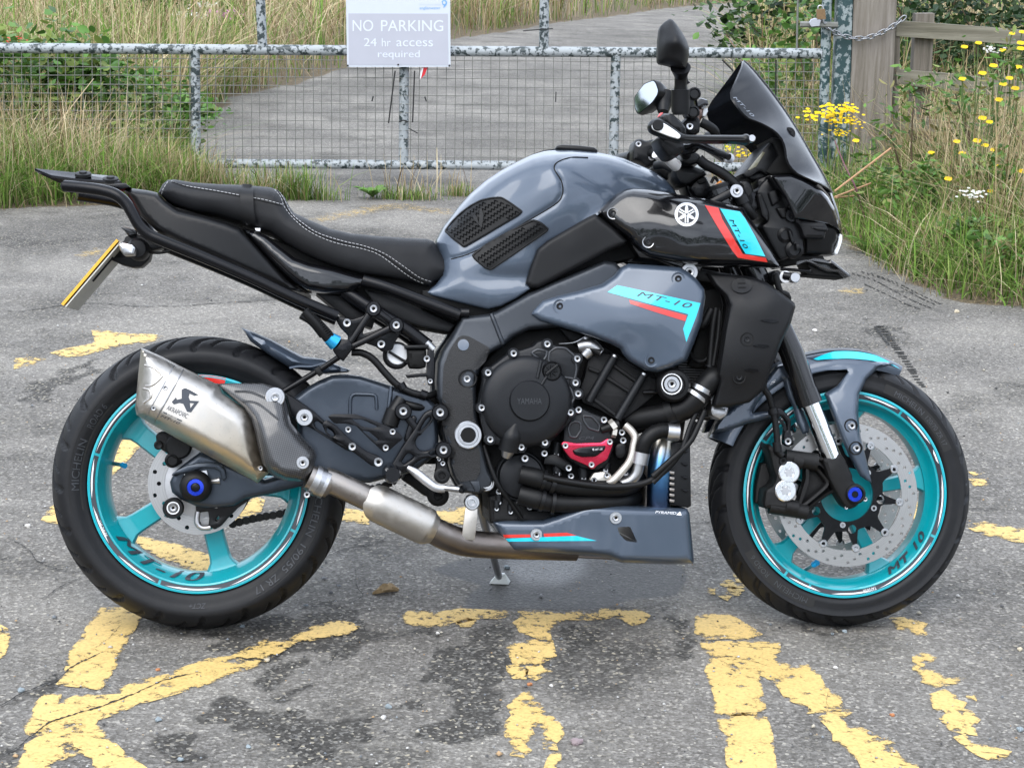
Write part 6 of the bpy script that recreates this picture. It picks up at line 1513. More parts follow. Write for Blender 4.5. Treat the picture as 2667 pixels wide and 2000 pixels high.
prism('rod_clamp', px('L', [(1030,1378),(1060,1360),(1085,1410),(1060,1428),(1035,1400)]),.12,.142, RUBBER, bike, .002)

# ------------------------------------------------------------------ passenger hanger and foot controls
hang = prism('passenger_hanger', px('E', [(55,318),(75,300),(165,325),(240,300),(272,235),(300,218),(332,232),(400,320),(470,335),(492,365),(480,410),(440,470),(425,520),(360,535),(320,500),(230,470),(170,500),(130,480),(140,430),(90,380)]),.135,.150, BLACKM, bike, .003, soft=6,
             holes=[px('E', [(250,360),(300,310),(390,365),(300,400),(230,420)])])
for a, b in (((300,255),(135,500)),((300,255),(450,362)),((450,362),(150,505))):
    bar('hanger_arm', p1('E', *a), p1('E', *b),9.5,8,.15,.168, BLACKM, hang, .005)
for (x, y) in ((302,257),(447,362)): lath('E', x, y, .168,[(.0165,-.02),(.0165,.002),(.014,.005),(0,.005)], BLACKM, hang, 'boss')
for (x, y, r) in ((302,257,.0095),(447,362,.0095),(351,483,.0105),(132,347,.0105)): bolt(p1('E', x, y),.174 if y in (257,362) else .152, r, ALU, hang)
peg = tube('passenger_peg', tp('L', [(965,1010,.20),(1050,1095,.195),(1130,1185,.19)]),[.010,.0125,.0135], RUBBER, bike, 12)
for t in np.linspace(0,1,16):
    c = tp('L', [(955 + 165 * t, 1000 + 175 * t, .203)])[0]; d = tp('L', [(985 + 165 * t, 985 + 170 * t, .206)])[0]
    if t > .02: tube('peg_rib', [c, d],.0028, RUBBER, peg, 6,1)
tube('peg_collar', tp('L', [(1120,1178,.195),(1165,1212,.19)]),[.0135,.0175,.0175], CYANAN, peg, 20,1)
tube('peg_clip', tp('L', [(940,1040,.20),(1010,1085,.195),(1080,1170,.19)]),.006, SATIN, peg, 8)
prism('peg_mount', px('L', [(1150,1235),(1200,1185),(1255,1195),(1275,1225),(1265,1265),(1215,1330),(1175,1300),(1148,1260)]),.14,.195, BLACKM, hang, .004, soft=3)
# brake reservoir, hoses
res = prism('brake_reservoir', px('E', [(515,512),(640,512),(642,560),(638,632),(600,642),(535,640),(520,600)]),.10,.15, DARKIN, bike, .010, soft=5)
prism('reservoir_lid', px('E', [(497,488),(655,485),(655,512),(505,515)]),.095,.155, SATIN, res, .004)
prism('reservoir_bracket', px('E', [(650,500),(690,520),(690,700),(690,745),(655,745),(640,690),(520,700),(505,680),(640,665),(645,600)]),.13,.145, BLACKM, res, .002)
bolt(p1('E', 643,577),.15,.0085, ALU, res); bolt(p1('E', 665,720),.147,.0065, ALU, res)
lath('E', 450,555,.12,[(.030,-.02),(.030,.002),(.026,.004),(.024,.001),(0,.001)], RUBBER, res, 'sensor_bezel')
lath('E', 455,548,.122,[(.0225,0),(.021,.003),(0,.004)], WHITE, res, 'sensor_cap')
tube('sensor_wire', tp('E', [(400,530,.13),(480,580,.13),(520,600,.13)]),.003, RUBBER, res, 6)
hose = tube('brake_hose', tp('E', [(160,535,.14),(230,540,.14),(300,580,.14),(380,670,.14),(450,740,.14),(540,790,.14),(640,812,.135),(700,795,.12)]),.0078, RUBBER, bike, 10)
for (a, b) in (((470,735),(490,770)),((600,800),(640,815))): tube('hose_collar', tp('E', [(*a, .14),(*b, .14)]),.0105, BLACKM, hose, 10,1)
tube('shock_hose', tp('E', [(470,850,.12),(560,880,.13),(640,890,.12),(700,880,.11)]),.009, RUBBER, hose, 10)
mast = tube('rear_master_cylinder', tp('E', [(395,1010,.155),(430,920,.150),(480,830,.145)]),[.014,.016,.013], SATIN, bike, 14)
for t in np.linspace(0,1,8): tube('bellows_ring', tp('E', [(402 + 30 * t, 1000 - 80 * t, .155),(408 + 30 * t, 985 - 80 * t, .155)]),.0185, RUBBER, mast, 14,1)
# rearset
rset = prism('rearset_plate', px('V', [(30,400),(75,330),(165,180),(250,60),(300,-30),(340,-85),(400,-110),(425,-80),(405,-10),(360,40),(300,90),(262,150),(262,190),(300,235),(340,240),(440,210),(460,185),(510,180),(548,215),(540,255),(500,275),(420,285),(330,295),(270,330),(220,375),(150,415),(90,440)]),.150,.176, BLACKM, bike, .004, soft=8,
             holes=[px('V', [(145,325),(200,245),(250,280),(235,300),(165,348)]), px('V', [(290,75),(340,-10),(375,-50),(390,-30),(350,25),(310,75)]), px('V', [(372,255),(400,232),(435,228),(440,265),(400,275)])])
bar('rearset_arm', p1('E', 490,912), p1('E', 590,1045),9,10,.15,.172, BLACKM, rset, .004)
bar('rearset_arm', p1('E', 560,960), p1('E', 520,1090),8,9,.15,.170, BLACKM, rset, .004)
for (x, y) in ((728,920),(750,1160),(492,912)):
    lath('E', x, y, .172,[(.0185,-.02),(.0185,.004),(.016,.008),(.0,.008)], BLACKM, rset, 'boss'); bolt(p1('E', x, y),.1815,.0105, ALU, rset)
heel = prism('heel_guard', px('E', [(8,945),(40,930),(190,930),(300,970),(400,1010),(478,1062),(492,1088),(450,1120),(400,1165),(365,1175),(330,1140),(270,1085),(190,1005),(120,990),(50,990)]),.185,.190, BLACKM, rset, .001, soft=5,
             holes=[px('E', [(160,960),(230,965),(330,1010),(300,1022),(230,1010)]), px('E', [(225,1035),(270,1040),(335,1095),(320,1105)])])
for (x, y) in ((140,1029),(424,1043),(380,1146)): bolt(p1('E', x, y),.192,.0078, ALU, heel)
lnk = prism('hanger_link', px('E', [(-30,990),(0,965),(60,1000),(150,1090),(260,1170),(340,1200),(366,1240),(340,1268),(290,1262),(180,1180),(100,1120),(0,1060)]),.172,.186, BLACKM, rset, .003, soft=6, holes=[px('E', [(5,1010),(40,1030),(60,1065),(40,1075),(0,1045)])])
bolt(p1('E', 166,1138),.188,.010, ALU, lnk); bolt(p1('E', 333,1237),.188,.0115, ALU, lnk)
mast_link = prism('muffler_hanger', px('D', [(1700,545),(1760,580),(1850,640),(1890,670),(1990,760),(2080,820),(2150,870),(2150,920),(2100,920),(1990,850),(1880,780),(1800,740),(1740,700)]),.15,.172, BLACKM, bike, .004, soft=6, holes=[px('D', [(1885,740),(1905,725),(2010,800),(2020,830),(2000,838),(1900,775)])])
lathe('bolt_washer', lp(p1('D', 1826,705),.174),[(.0185,-.004),(.0185,.001),(.017,.003),(0,.003)], ALU, mast_link, 28); bolt(p1('D', 1826,705),.180,.0095, ALU, mast_link)
bolt(p1('D', 2130,890),.176,.0105, ALU, mast_link)
fpeg = lath('E', 420,1310,.19,[(.020,-.04),(.020,.02),(.017,.045),(.015,.055),(0,.055)], BLACKM, bike, 'foot_peg')
prism('peg_mount', px('E', [(365,1285),(420,1270),(470,1290),(485,1330),(440,1385),(390,1365)]),.15,.20, CASTBLK, fpeg, .006, soft=3)
ped = tube('brake_pedal', tp('E', [(520,1272,.175),(580,1310,.178),(640,1358,.182),(700,1400,.185),(760,1408,.185)]),[.0055,.010,.010,.009,.0085], ALUDULL, bike, 10, flat=.6)
tube('pedal_tip', tp('E', [(755,1402,.185),(850,1412,.19)]),.0065, ALU, ped, 10,1)
prism('pedal_stop', px('E', [(700,1215),(735,1210),(770,1240),(785,1300),(770,1360),(735,1372),(705,1350),(695,1300),(705,1260)]),.13,.155, CASTBLK, bike, .004, soft=5)
lath('E', 740,1325,.155,[(.017,-.01),(.017,.003),(.013,.005),(.008,.004),(.007,-.006),(0,-.006)], RUBBER, bike, 'stop_bush')
for (x, y, r) in ((745,1245,.0065),(722,1218,.005)): bolt(p1('E', x, y),.157, r, ALU, bike)
shock = prism('shock_linkage', px('E', [(500,1310),(560,1300),(700,1380),(770,1440),(760,1480),(700,1480),(620,1450),(540,1390),(480,1350)]),-.03,.06, CASTBLK, bike, .008, soft=5)
lath('E', 715,1450,.06,[(.024,-.02),(.024,.002),(.017,.006),(.010,.006),(.009,0),(0,0)], CASTBLK, shock, 'linkage_eye')
prism('swingarm_liner', px('E', [(420,760),(700,800),(720,1100),(700,1250),(560,1250),(400,1150),(380,900)]),-.08,.095, DARKIN, bike, .004)

# ------------------------------------------------------------------ frame
fr_o = px('E', [(842,352),(862,308),(930,300),(1040,288),(1090,270),(1290,158),(1450,85),(1640,8),(1780,-50),(1850,-40),(1950,60),(1700,250),(1480,376),(1300,392),(1200,440),(1150,482),(1130,500),(1050,540),(1000,600),(965,700),(958,780),(962,900),(972,960),(988,1050),(1002,1130),(1022,1220),(1042,1290),(1076,1350),(1070,1395),(1030,1425),(960,1442),(870,1430),(838,1372),(808,1320),(788,1250),(795,1185),(765,1115),(742,1040),(758,960),(776,905),(740,872),(710,830),(704,720),(710,600),(740,520),(800,430)])
fr_s = Surf(fr_o, px('E', [(900,350,.145),(850,500,.158),(850,700,.165),(850,900,.165),(900,1200,.160),(950,1400,.150),(1100,400,.158),(1300,260,.168),(1600,130,.178),(1900,80,.17)]), px('E', [(842,352,.125),(710,600,.135),(704,800,.14),(765,1100,.14),(838,1372,.135),(1070,1395,.135),(1002,1130,.145),(962,900,.15),(1000,600,.145),(1150,482,.14),(1480,376,.15),(1290,158,.14),(1040,288,.13)]),12,2.0)
frame = body('frame', fr_s, FRAME, bike, 9, back=.07)
mirror_copy(frame)
tube('cast_rib', [lp(a, float(fr_s.W([a])[0]) + .001) for a in catmull(px('E', [(1058,295),(1095,390),(1130,480)]),5)],.0048, FRAME, frame, 8,1)
gr_o = resample_soft(px('E', [(842,440),(870,426),(912,432),(1040,502),(1046,530),(1020,592),(965,648),(905,650),(865,690),(870,740),(935,775),(942,960),(968,985),(880,990),(830,1040),(830,1100),(870,1135),(975,1140),(985,1200),(985,1300),(960,1350),(862,1365),(832,1340),(790,1220),(772,1110),(742,1000),(742,870),(746,700),(752,620),(790,520)]),5)
GRIP = M('grip_tape', (.014,.014,.015),.7, bump=1.0, bscale=420, var=.3)
pad = decal('grip_pad', gr_o, fr_s, GRIP, frame, .0022,12)
def disc_on(reg, x, y, r, surf, eps, mat, parent, name):
    c = p1(reg, x, y); rr = r / REG[reg][2]
    return decal(name, [(c[0] + rr * math.cos(t), c[1] + rr * math.sin(t)) for t in np.linspace(0,2 * math.pi, 28, endpoint=False)], surf, mat, parent, eps, 14)
disc_on('E', 877,487,36, fr_s, .0034, PAINT, pad, 'pad_dot')
wb = lambda x, y: float(fr_s.W([p1('E', x, y)])[0])
lathe('bolt_recess', lp(p1('E', 905,703), wb(905,703) + .002),[(.0205,.0),(.019,.0015),(.0165,.001),(.016,-.010),(0,-.010)], RUBBER, frame, 28)
bolt(p1('E', 900,705), wb(900,703) - .002,.0095, ALU, frame)
piv = lathe('pivot_nut', lp(p1('E', 907,1063), wb(907,1063)),[(.030,-.01),(.030,.004),(.028,.006),(.0225,.006),(.0215,.004),(.0190,.004),(.0185,.009),(.0165,.009),(.016,-.008),(0,-.008)], ALU, frame, 40)
lathe('pivot_socket', lp(p1('E', 905,1065), wb(907,1063) + .0095),[(.0165,-.002),(.0165,0),(0,0)], DARKIN, piv, 6)
lathe('bolt_boss', lp(p1('E', 1025,1372),.142),[(.018,-.01),(.018,.003),(.0155,.006),(.012,.006),(.0115,.010),(.0065,.010),(.006,.004),(0,.004)], ALUDULL, frame, 24)
lathe('bolt_hole', lp(p1('E', 868,1406),.150),[(.0105,-.004),(.0105,.003),(.007,.004),(.0065,-.006),(0,-.006)], BLACKM, frame, 20)
prism('frame_lug', px('E', [(915,1358),(980,1356),(990,1400),(980,1432),(955,1430),(940,1400)]),.14,.155, FRAME, frame, .003)

# ------------------------------------------------------------------ engine
eng_o = px('E', [(960,780),(1000,600),(1130,480),(1250,400),(1480,370),(1800,420),(2000,600),(2130,700),(2180,800),(2150,1000),(2000,1060),(2000,1350),(1950,1540),(1850,1600),(1500,1620),(1050,1620),(1030,1460),(1060,1380),(1000,1150),(965,950)])
engine = prism('engine_block', eng_o, -.12,.115, DARKIN, bike, .01)
cc_o = px('E', [(1325,492),(1350,465),(1390,455),(1440,478),(1510,498),(1560,525),(1615,550),(1640,590),(1625,640),(1610,700),(1628,745),(1610,800),(1590,850),(1582,900),(1590,940),(1560,990),(1500,1050),(1440,1110),(1400,1140),(1320,1110),(1275,1160),(1235,1170),(1200,1160),(1130,1140),(1060,1125),(1022,1110),(1010,1050),(998,1000),(980,925),(970,880),(985,800),(1000,720),(1000,680),(1030,640),(1060,620),(1100,590),(1160,545),(1195,512),(1240,520)])
clutch = prism('clutch_cover', cc_o, .10,.190, ENGINE, engine, .008, soft=5)
cc = lp(p1('E', 1285,845),.19)
lathe('cover_dome', lp(p1('E', 1280,848),.19),[(.098,-.01),(.0975,.004),(.092,.012),(.086,.016),(.060,.020),(0,.021)], ENGINE, clutch, 64)
RIDGE = M('engine_ridge', (.045,.047,.052),.3,.35,0)
boss = lathe('cover_boss', lp(p1('E', 1301,845),.21),[(.0440,-.01),(.0435,.004),(.0405,.0075),(0,.008)], ENGINE, clutch, 48)
text_px('lettering', 'YAMAHA', p1('E', 1222,866), p1('E', 1379,866),15.5,.2186, RIDGE, boss, eps=.0012)
for pts in ([(1312,540),(1350,516),(1412,526),(1408,562),(1385,592),(1340,562)],[(1428,532),(1470,505),(1530,508),(1590,560),(1602,640),(1590,705),(1505,692),(1482,640),(1420,590)],
            [(1488,762),(1560,757),(1588,830),(1545,892),(1490,882),(1468,820)],[(1440,942),(1500,906),(1548,917),(1540,962),(1470,1042),(1402,1066),(1384,1030)]):
    q = resample_soft(px('E', pts),5); w = [lp(a, .1908) for a in q]; w.append(w[0]); tube('cover_ridge', w, .0030, RIDGE, clutch, 8,1)
    prism('cover_pocket', inset(q, 1.5),.17,.1915, ENGINE, clutch, .0005)
for a, b in (((1375,590),(1350,700)),((1410,690),(1375,745))): tube('cover_rib', [lp(p1('E', *a),.208), lp(p1('E', *b),.210)],.004, ENGINE, clutch, 8,1)
fc = lathe('oil_filler_cap', lp(p1('E', 1440,655),.198),[(.0215,-.01),(.0215,.010),(.019,.014),(.017,.012),(0,.012)], SATIN, clutch, 28)
for k in range(4): tube('cap_rib', [lp(p1('E', 1440 + 40 * math.cos(k * .785),655 + 40 * math.sin(k * .785)),.2115), lp(p1('E', 1440 - 40 * math.cos(k * .785),655 - 40 * math.sin(k * .785)),.2115)],.002, SATIN, fc, 6,1)
bar('cap_grip', p1('E', 1412,672), p1('E', 1478,618),3.2,3.2,.205,.220, SATIN, fc, .001)
for (x, y) in ((1413,483),(1198,543),(1034,666),(1605,577),(1593,730),(1562,920),(993,890),(1048,1092),(1247,1142),(1398,1112),(1610,800)):
    lath('E', x, y, .19,[(.0125,-.03),(.0125,.002),(.0115,.0035),(0,.0035)], ENGINE, clutch, 'bolt_boss', 20); bolt(p1('E', x, y),.1955,.0085, ALU, clutch, h=.8)
cyl = prism('cylinder_block', px('E', [(1690,520),(1830,545),(2040,665),(2140,720),(2130,790),(2060,850),(1990,905),(1905,965),(1845,965),(1740,900),(1640,860),(1610,800),(1650,690)]),.0,.150, ENGINE2, engine, .006, soft=4)
for a, b in (((1842,566),(1678,850)),((2030,682),(1862,962))):
    t = tube('cylinder_stud', [lp(p1('E', *a),.158), lp(p1('E', *b),.158)],.0095, ENGINE, cyl, 14,1)
    tube('stud_tip', [lp(p1('E', *a),.158), lp(p1('E', a[0] + 6, a[1] - 12),.158)],.007, ALU, cyl, 12,1)
for a, b in (((1830,610),(2000,730)),((1790,690),(1960,800)),((1715,835),(1850,935)),((1690,640),(1740,660))): bar('cylinder_rib', p1('E', *a), p1('E', *b),5,5,.13,.158, ENGINE2, cyl, .003)
prism('engine_liner', px('E', [(1980,560),(2320,560),(2320,900),(1980,900)]),-.12,.10, DARKIN, engine, .004)
head = prism('cylinder_head', px('E', [(1480,370),(1700,430),(1900,560),(2110,700),(2150,740),(2180,800),(2150,820),(2050,700),(1850,560),(1660,530),(1560,470)]),.0,.13, ENGINE2, engine, .006)
ts = tube('thermostat_fitting', tp('E', [(1615,500,.15),(1690,490,.155),(1760,540,.16)]),[.013,.016,.010], ALUDULL, engine, 14)
tube('fitting_neck', tp('E', [(1665,440,.15),(1680,520,.155),(1650,560,.155)]),[.010,.013,.010], ALUDULL, ts, 12)
tube('breather_stub', tp('E', [(1690,505,.16),(1755,540,.165)]),.0085, RUBBER, ts, 12,1)
tube('wire', tp('E', [(1490,480,.14),(1590,470,.15),(1660,430,.15)]),.0012, ALU, ts, 6)
tim = prism('timing_cover', px('E', [(1520,965),(1545,930),(1590,890),(1625,882),(1700,920),(1765,945),(1800,985),(1830,1060),(1840,1150),(1805,1250),(1740,1290),(1640,1280),(1550,1220),(1512,1120)]),.08,.172, ENGINE, engine, .008, soft=5)
for pts in ([(1560,990),(1590,975),(1625,985),(1630,1030),(1600,1080),(1560,1075),(1548,1030)],[(1640,940),(1700,945),(1750,1000),(1745,1040),(1680,1020),(1650,980)]):
    q = resample_soft(px('E', pts),5); w = [lp(a, .1728) for a in q]; w.append(w[0]); tube('cover_ridge', w, .0026, RIDGE, tim, 8,1)
text_px('lettering', 'CP4', p1('E', 1618,1096), p1('E', 1715,1094),9,.172, RIDGE, tim, shear=.25, eps=.0012)
redp = prism('cover_protector', px('E', [(1503,1122),(1515,1106),(1540,1106),(1600,1117),(1760,1112),(1795,1088),(1822,1085),(1838,1105),(1832,1140),(1800,1222),(1735,1258),(1715,1280),(1690,1282),(1672,1262),(1560,1212),(1520,1160)]),.172,.184, REDAN, engine, .003, soft=5)
prism('protector_insert', px('E', [(1574,1162),(1620,1142),(1700,1135),(1790,1131),(1785,1160),(1725,1204),(1640,1207),(1592,1192)]),.18,.190, BLACKM, redp, .004, soft=5)
text_px('lettering', 'MT-10', p1('E', 1718,1164), p1('E', 1768,1158),4.5,.190, WHITE, redp, shear=.2, bold=.02)
decal('printed_mark', px('E', [(1700,1147),(1706,1154),(1712,1147),(1709,1166)]),.190, WHITE, redp, .0009,5)
for (x, y) in ((1530,1132),(1814,1108),(1697,1254)): bolt(p1('E', x, y),.186,.0075, ALUDULL, redp)
for (x, y, W, r) in ((1613,903,.178,.0088),(1775,967,.178,.0085),(1890,1047,.150,.0085),(1898,1098,.150,.0088),(1270,1213,.165,.0095),(1105,1425,.13,.0085),(1550,1275,.16,.0085),(1395,1181,.165,.0085),(1523,1445,.135,.009),(1301,1523,.125,.008),(1565,1327,.14,.008)):
    bolt(p1('E', x, y), W, r, ALU, engine, h=.6)
prism('oil_bracket', px('E', [(1400,1195),(1470,1185),(1570,1245),(1575,1290),(1530,1300),(1460,1260),(1390,1250)]),.12,.152, SATIN, engine, .003)
pump = lath('E', 1240,1325,.12,[(.050,-.03),(.050,.015),(.046,.022),(.030,.026),(0,.028)], ENGINE, engine, 'water_pump_cover', 40)
lath('E', 1240,1325,.12,[(.056,-.03),(.056,.008),(.052,.012),(.049,.012)], ENGINE, pump, 'pump_flange', 40)
sump = prism('sump', px('E', [(1035,1450),(1100,1440),(1250,1470),(1300,1540),(1600,1545),(1700,1545),(1600,1630),(1050,1630)]),-.1,.125, ENGINE2, engine, .01, soft=4)
for (x, y, h) in ((1105,1440,50),(1090,1480,0),(1230,1440,60),(1180,1500,0)): tube('sump_stud', tp('E', [(x, y, .128),(x, y + 50,.128)]),.0075, ENGINE, sump, 10,1); bolt(p1('E', x, y + 55),.128,.0062, ALU, sump)
send = tube('oil_sender', tp('E', [(1222,960,.20),(1205,1010,.20),(1190,1060,.195),(1165,1165,.19)]),[.0065,.012,.022,.0225], SATIN, engine, 18,3)
tube('sender_base', tp('E', [(1165,1160,.185),(1150,1205,.18)]),[.016,.010], ALUDULL, send, 12,1)
for (x, y, xx, yy) in ((1480,1110,1470,1190),(1640,1260,1645,1345),(1790,1240,1785,1290),(1905,1250,1915,1310),(1480,1260,1478,1310)):
    tube('engine_stud', tp('E', [(x, y, .135),(xx, yy, .135)]),.011, ENGINE, engine, 12,1); tube('stud_nut', tp('E', [(xx, yy - 8,.137),(xx - 1, yy + 12,.137)]),.0095, ALUDULL, engine, 6,1)
# pipes and hoses in front of the engine
wp1 = tube('coolant_hose', tp('E', [(1240,1315,.165),(1340,1340,.168),(1440,1375,.168),(1600,1400,.165),(1800,1405,.16),(1940,1390,.14),(2000,1340,.10)]),[.020,.022,.019,.0185,.0185,.0185,.0185], RUBBER, engine, 16)
wp2 = tube('coolant_hose', tp('E', [(1235,1445,.160),(1350,1475,.165),(1450,1500,.165),(1600,1505,.16),(1750,1500,.155),(1890,1490,.13),(1980,1460,.09)]),[.021,.023,.019,.0185,.0185,.0185,.0185], RUBBER, engine, 16)
for h_, pts in ((wp1,[(1380,1355),(1400,1360),(1440,1372),(1465,1380)]),(wp2,[(1370,1480),(1392,1486),(1440,1497),(1462,1500)])):
    for k in (0,2): tube('hose_clip', tp('E', [(*pts[k],.168),(*pts[k + 1],.168)]),.0245, SATIN, h_, 18,1)
cab = tube('cable', tp('E', [(1390,1330,.19),(1500,1355,.19),(1700,1385,.188),(1850,1395,.186),(2000,1380,.185),(2100,1340,.185),(2200,1260,.185),(2300,1120,.18),(2360,980,.17)]),.0070, RUBBER, engine, 8)
cab2 = tube('cable', tp('F', [(0,1000,.19),(80,920,.19),(180,800,.19),(240,640,.185),(290,520,.18)]),.0058, RUBBER, engine, 8)
cab3 = tube('cable', tp('F', [(0,960,.195),(100,870,.195),(230,750,.19),(290,640,.185),(330,540,.18)]),.0065, RUBBER, engine, 8)
tube('cable', tp('E', [(1010,1130,.15),(1060,1290,.16),(1110,1400,.16),(1170,1480,.15),(1250,1600,.14)]),.0050, RUBBER, engine, 8)
oilp = tube('oil_pipe', tp('X', [(785,85,.165),(835,130,.168),(868,190,.17),(855,270,.17),(840,345,.17),(800,420,.17),(690,540,.17),(650,560,.165)]),.0085, M('cream_plated_pipe', (.62,.58,.52),.35,.7), engine, 12)
prism('pipe_flange', px('X', [(495,535),(530,480),(600,470),(660,480),(680,510),(640,560),(560,565),(500,560)]),.15,.166, M('cream_plated_pipe', (.62,.58,.52),.35,.7), oilp, .003, soft=4)
for (x, y) in ((530,540),(636,500)): bolt(p1('X', x, y),.169,.0075, ALU, oilp)
tube('pipe_union', tp('X', [(590,125,.175),(680,95,.175),(735,80,.175)]),[.008,.010,.011], RUBBER, oilp, 12); tube('union_nut', tp('X', [(670,100,.176),(705,75,.176)]),.0135, M('cream_plated_pipe', (.62,.58,.52),.35,.7), oilp, 6,1)
tube('union_nut', tp('X', [(680,140,.172),(715,145,.172)]),.0125, M('cream_plated_pipe', (.62,.58,.52),.35,.7), oilp, 6,1)
prism('gasket_cap', px('X', [(700,270),(720,240),(770,228),(800,250),(808,320),(780,360),(740,368),(705,340)]),.13,.155, SATIN, engine, .005, soft=5)
brh = tube('braided_hose', tp('X', [(1175,145,.17),(1100,130,.175),(1020,155,.178),(960,210,.178),(935,270,.175),(925,330,.17)]),.0165, RUBBER, engine, 16)
for t in np.linspace(.08,.92,26):
    P5 = catmull([tuple(v) for v in tp('X', [(1175,145,.17),(1100,130,.175),(1020,155,.178),(960,210,.178),(935,270,.175),(925,330,.17)])],10); i = int(t * (len(P5) - 2)); a, b = P5[i], P5[i + 1]; m_ = (a + b) / 2; d_ = (b - a) / np.linalg.norm(b - a) * .0012
    tube('braid_ring', [Vector(m_ - d_), Vector(m_ + d_)],.0172, RUBBER, brh, 14,1)
tube('hose_ferrule', tp('X', [(1130,140,.172),(1225,150,.17)]),.019, ALUDULL, brh, 16,1); tube('hose_ferrule', tp('X', [(925,310,.172),(905,405,.17)]),.0185, ALUDULL, brh, 16,1)
tube('hose_stub', tp('X', [(905,400,.168),(880,490,.165),(820,550,.16),(720,565,.15)]),.012, ALUDULL, brh, 14)
hdr = tube('exhaust_header', tp('F', [(90,560,.085),(62,720,.110),(48,850,.120),(40,1000,.120),(36,1180,.110)]),.0262, HEADER, bike, 24)
for dx, W in ((-75,.04),(60,-.02)): tube('exhaust_header', tp('F', [(90 + dx, 560, W),(60 + dx, 800, W + .02),(40 + dx, 1200, W + .01)]),.023, PIPE, bike, 18)
hs = prism('header_guard', px('F', [(118,745),(240,735),(246,1150),(225,1162),(110,1135)]),.02,.135, SATIN, bike, .002)
for k in range(4): prism('guard_louvre', px('F', [(182,790 + k * 84),(222,792 + k * 84),(226,806 + k * 84),(212,812 + k * 84)]),.13,.141, BLACKM, hs, .001)
for k in range(6): prism('guard_rung', px('F', [(108,925 + k * 36),(140,930 + k * 36),(138,948 + k * 36),(108,944 + k * 36)]),.13,.140, PIPE, hs, .001)

# ------------------------------------------------------------------ belly pan and stand
pan_o = px('H', [(1056,82),(1080,75),(1250,75),(1390,70),(1450,48),(1560,12),(1650,-20),(1700,-26),(2200,-8),(2309,-2),(2325,30),(2355,330),(2350,352),(2212,356),(1890,346),(1800,312),(1700,300),(1200,272),(1160,240)])
pan_s = Surf(pan_o, px('H', [(1150,130,.135),(1400,180,.165),(1700,150,.172),(2000,150,.172),(2250,180,.160)]), px('H', [(1056,82,.11),(1390,70,.14),(1700,-26,.15),(2309,-2,.14),(2350,352,.12),(1890,346,.12),(1200,272,.115)]),16,1.8)
pan = body('belly_pan', pan_s, PAINT, bike, 9, holes=[resample_soft(px('H', [(1862,116),(1945,113),(1992,215),(1920,206),(1875,160)]),5)])
decal('decal', px('H', [(1144,190),(1600,172),(1732,204),(1165,209)]), pan_s, CYAN, pan); decal('decal', px('H', [(1130,165),(1305,163),(1311,182),(1140,185)]), pan_s, RED, pan); decal('decal', px('H', [(1390,158),(1540,152),(1602,170),(1395,179)]), pan_s, RED, pan)
text_px('lettering', 'PYRAMID', p1('F', 16,1196), p1('F', 150,1204),7, pan_s, WHITE, pan, shear=.2, bold=.02); decal('printed_mark', px('F', [(150,1206),(175,1184),(186,1208),(172,1208)]), pan_s, WHITE, pan)
for (x, y) in ((1345,165),(1853,58)): bolt(p1('H', x, y), float(pan_s.W([p1('H', x, y)])[0]) + .003,.0085, ALU, pan, True)
prism('pan_bracket', px('H', [(1405,275),(1480,278),(1478,312),(1408,310)]),.05,.10, PIPE, pan, .001)
prism('pan_liner', px('H', [(1480,290),(1800,300),(1890,330),(1750,322),(1500,310)]),-.09,.10, PIPE, pan, .002)
g0 = gp(p1('H', 1108,472)); M_inv = BIKE_M.inverted(); sf = M_inv @ Vector((g0.x, g0.y, .004))
stand_top = lp(p1('E', 960,1420),-.06)
stand = tube('side_stand', [stand_top, sf * .3 + stand_top * .7, sf + Vector((0,0,.006))],[.012,.010,.0085], ALUDULL, bike, 12)
zdir = M_inv.to_3x3() @ Vector((0,0,1)); xdir = M_inv.to_3x3() @ Vector((1,0,0)); ydir = M_inv.to_3x3() @ Vector((0,1,0))
V = []; 
for (a, b, c) in ((-.024,-.012,0),(.022,-.014,0),(.026,.012,0),(-.02,.014,0),(-.004,-.004,.022),(.012,-.004,.022),(.012,.006,.022),(-.004,.006,.022)): V.append(sf + xdir * a + ydir * b + zdir * (c - .003))
fixnormals(mk('stand_foot', V, [(0,1,2,3),(4,5,6,7),(0,1,5,4),(1,2,6,5),(2,3,7,6),(3,0,4,7)], M('white_painted_foot', (.6,.62,.6),.45,.2), stand, False))
# ------------------------------------------------------------------ side panels
sp_o = px('M', [(698,1152),(712,1125),(770,1066),(860,1036),(1000,1001),(1150,956),(1230,901),(1272,851),(1320,828),(1500,839),(1650,850),(1705,882),(1762,932),(1806,992),(1813,1042),(1790,1200),(1742,1332),(1690,1452),(1600,1492),(1500,1523),(1430,1511),(1330,1452),(1290,1412),(1270,1372),(1210,1342),(1080,1292),(900,1237),(750,1192)])
sp_s = Surf(sp_o, px('M', [(850,1120,.19),(1050,1120,.205),(1250,1040,.215),(1300,1200,.225),(1500,1100,.228),(1650,1000,.222),(1600,1300,.228),(1480,1420,.22),(1750,1080,.225),(1400,900,.205),(1300,1350,.215)]),
            px('M', [(698,1152,.172),(1000,1001,.182),(1272,851,.185),(1500,839,.19),(1806,992,.205),(1742,1332,.205),(1500,1523,.20),(1270,1372,.20),(900,1237,.182)]),13,1.6)
sidep = body('side_panel', sp_s, PAINT, bike, 7, back=('t', .012)); mirror_copy(sidep)
decal('decal', px('M', [(1185,1010),(1247,966),(1500,1020),(1780,1081),(1755,1162),(1690,1329),(1669,1245),(1703,1152),(1500,1098)]), sp_s, CYAN, sidep)
decal('decal', px('M', [(1324,1060),(1500,1106),(1692,1160),(1683,1196),(1500,1140),(1332,1084)]), sp_s, RED, sidep)
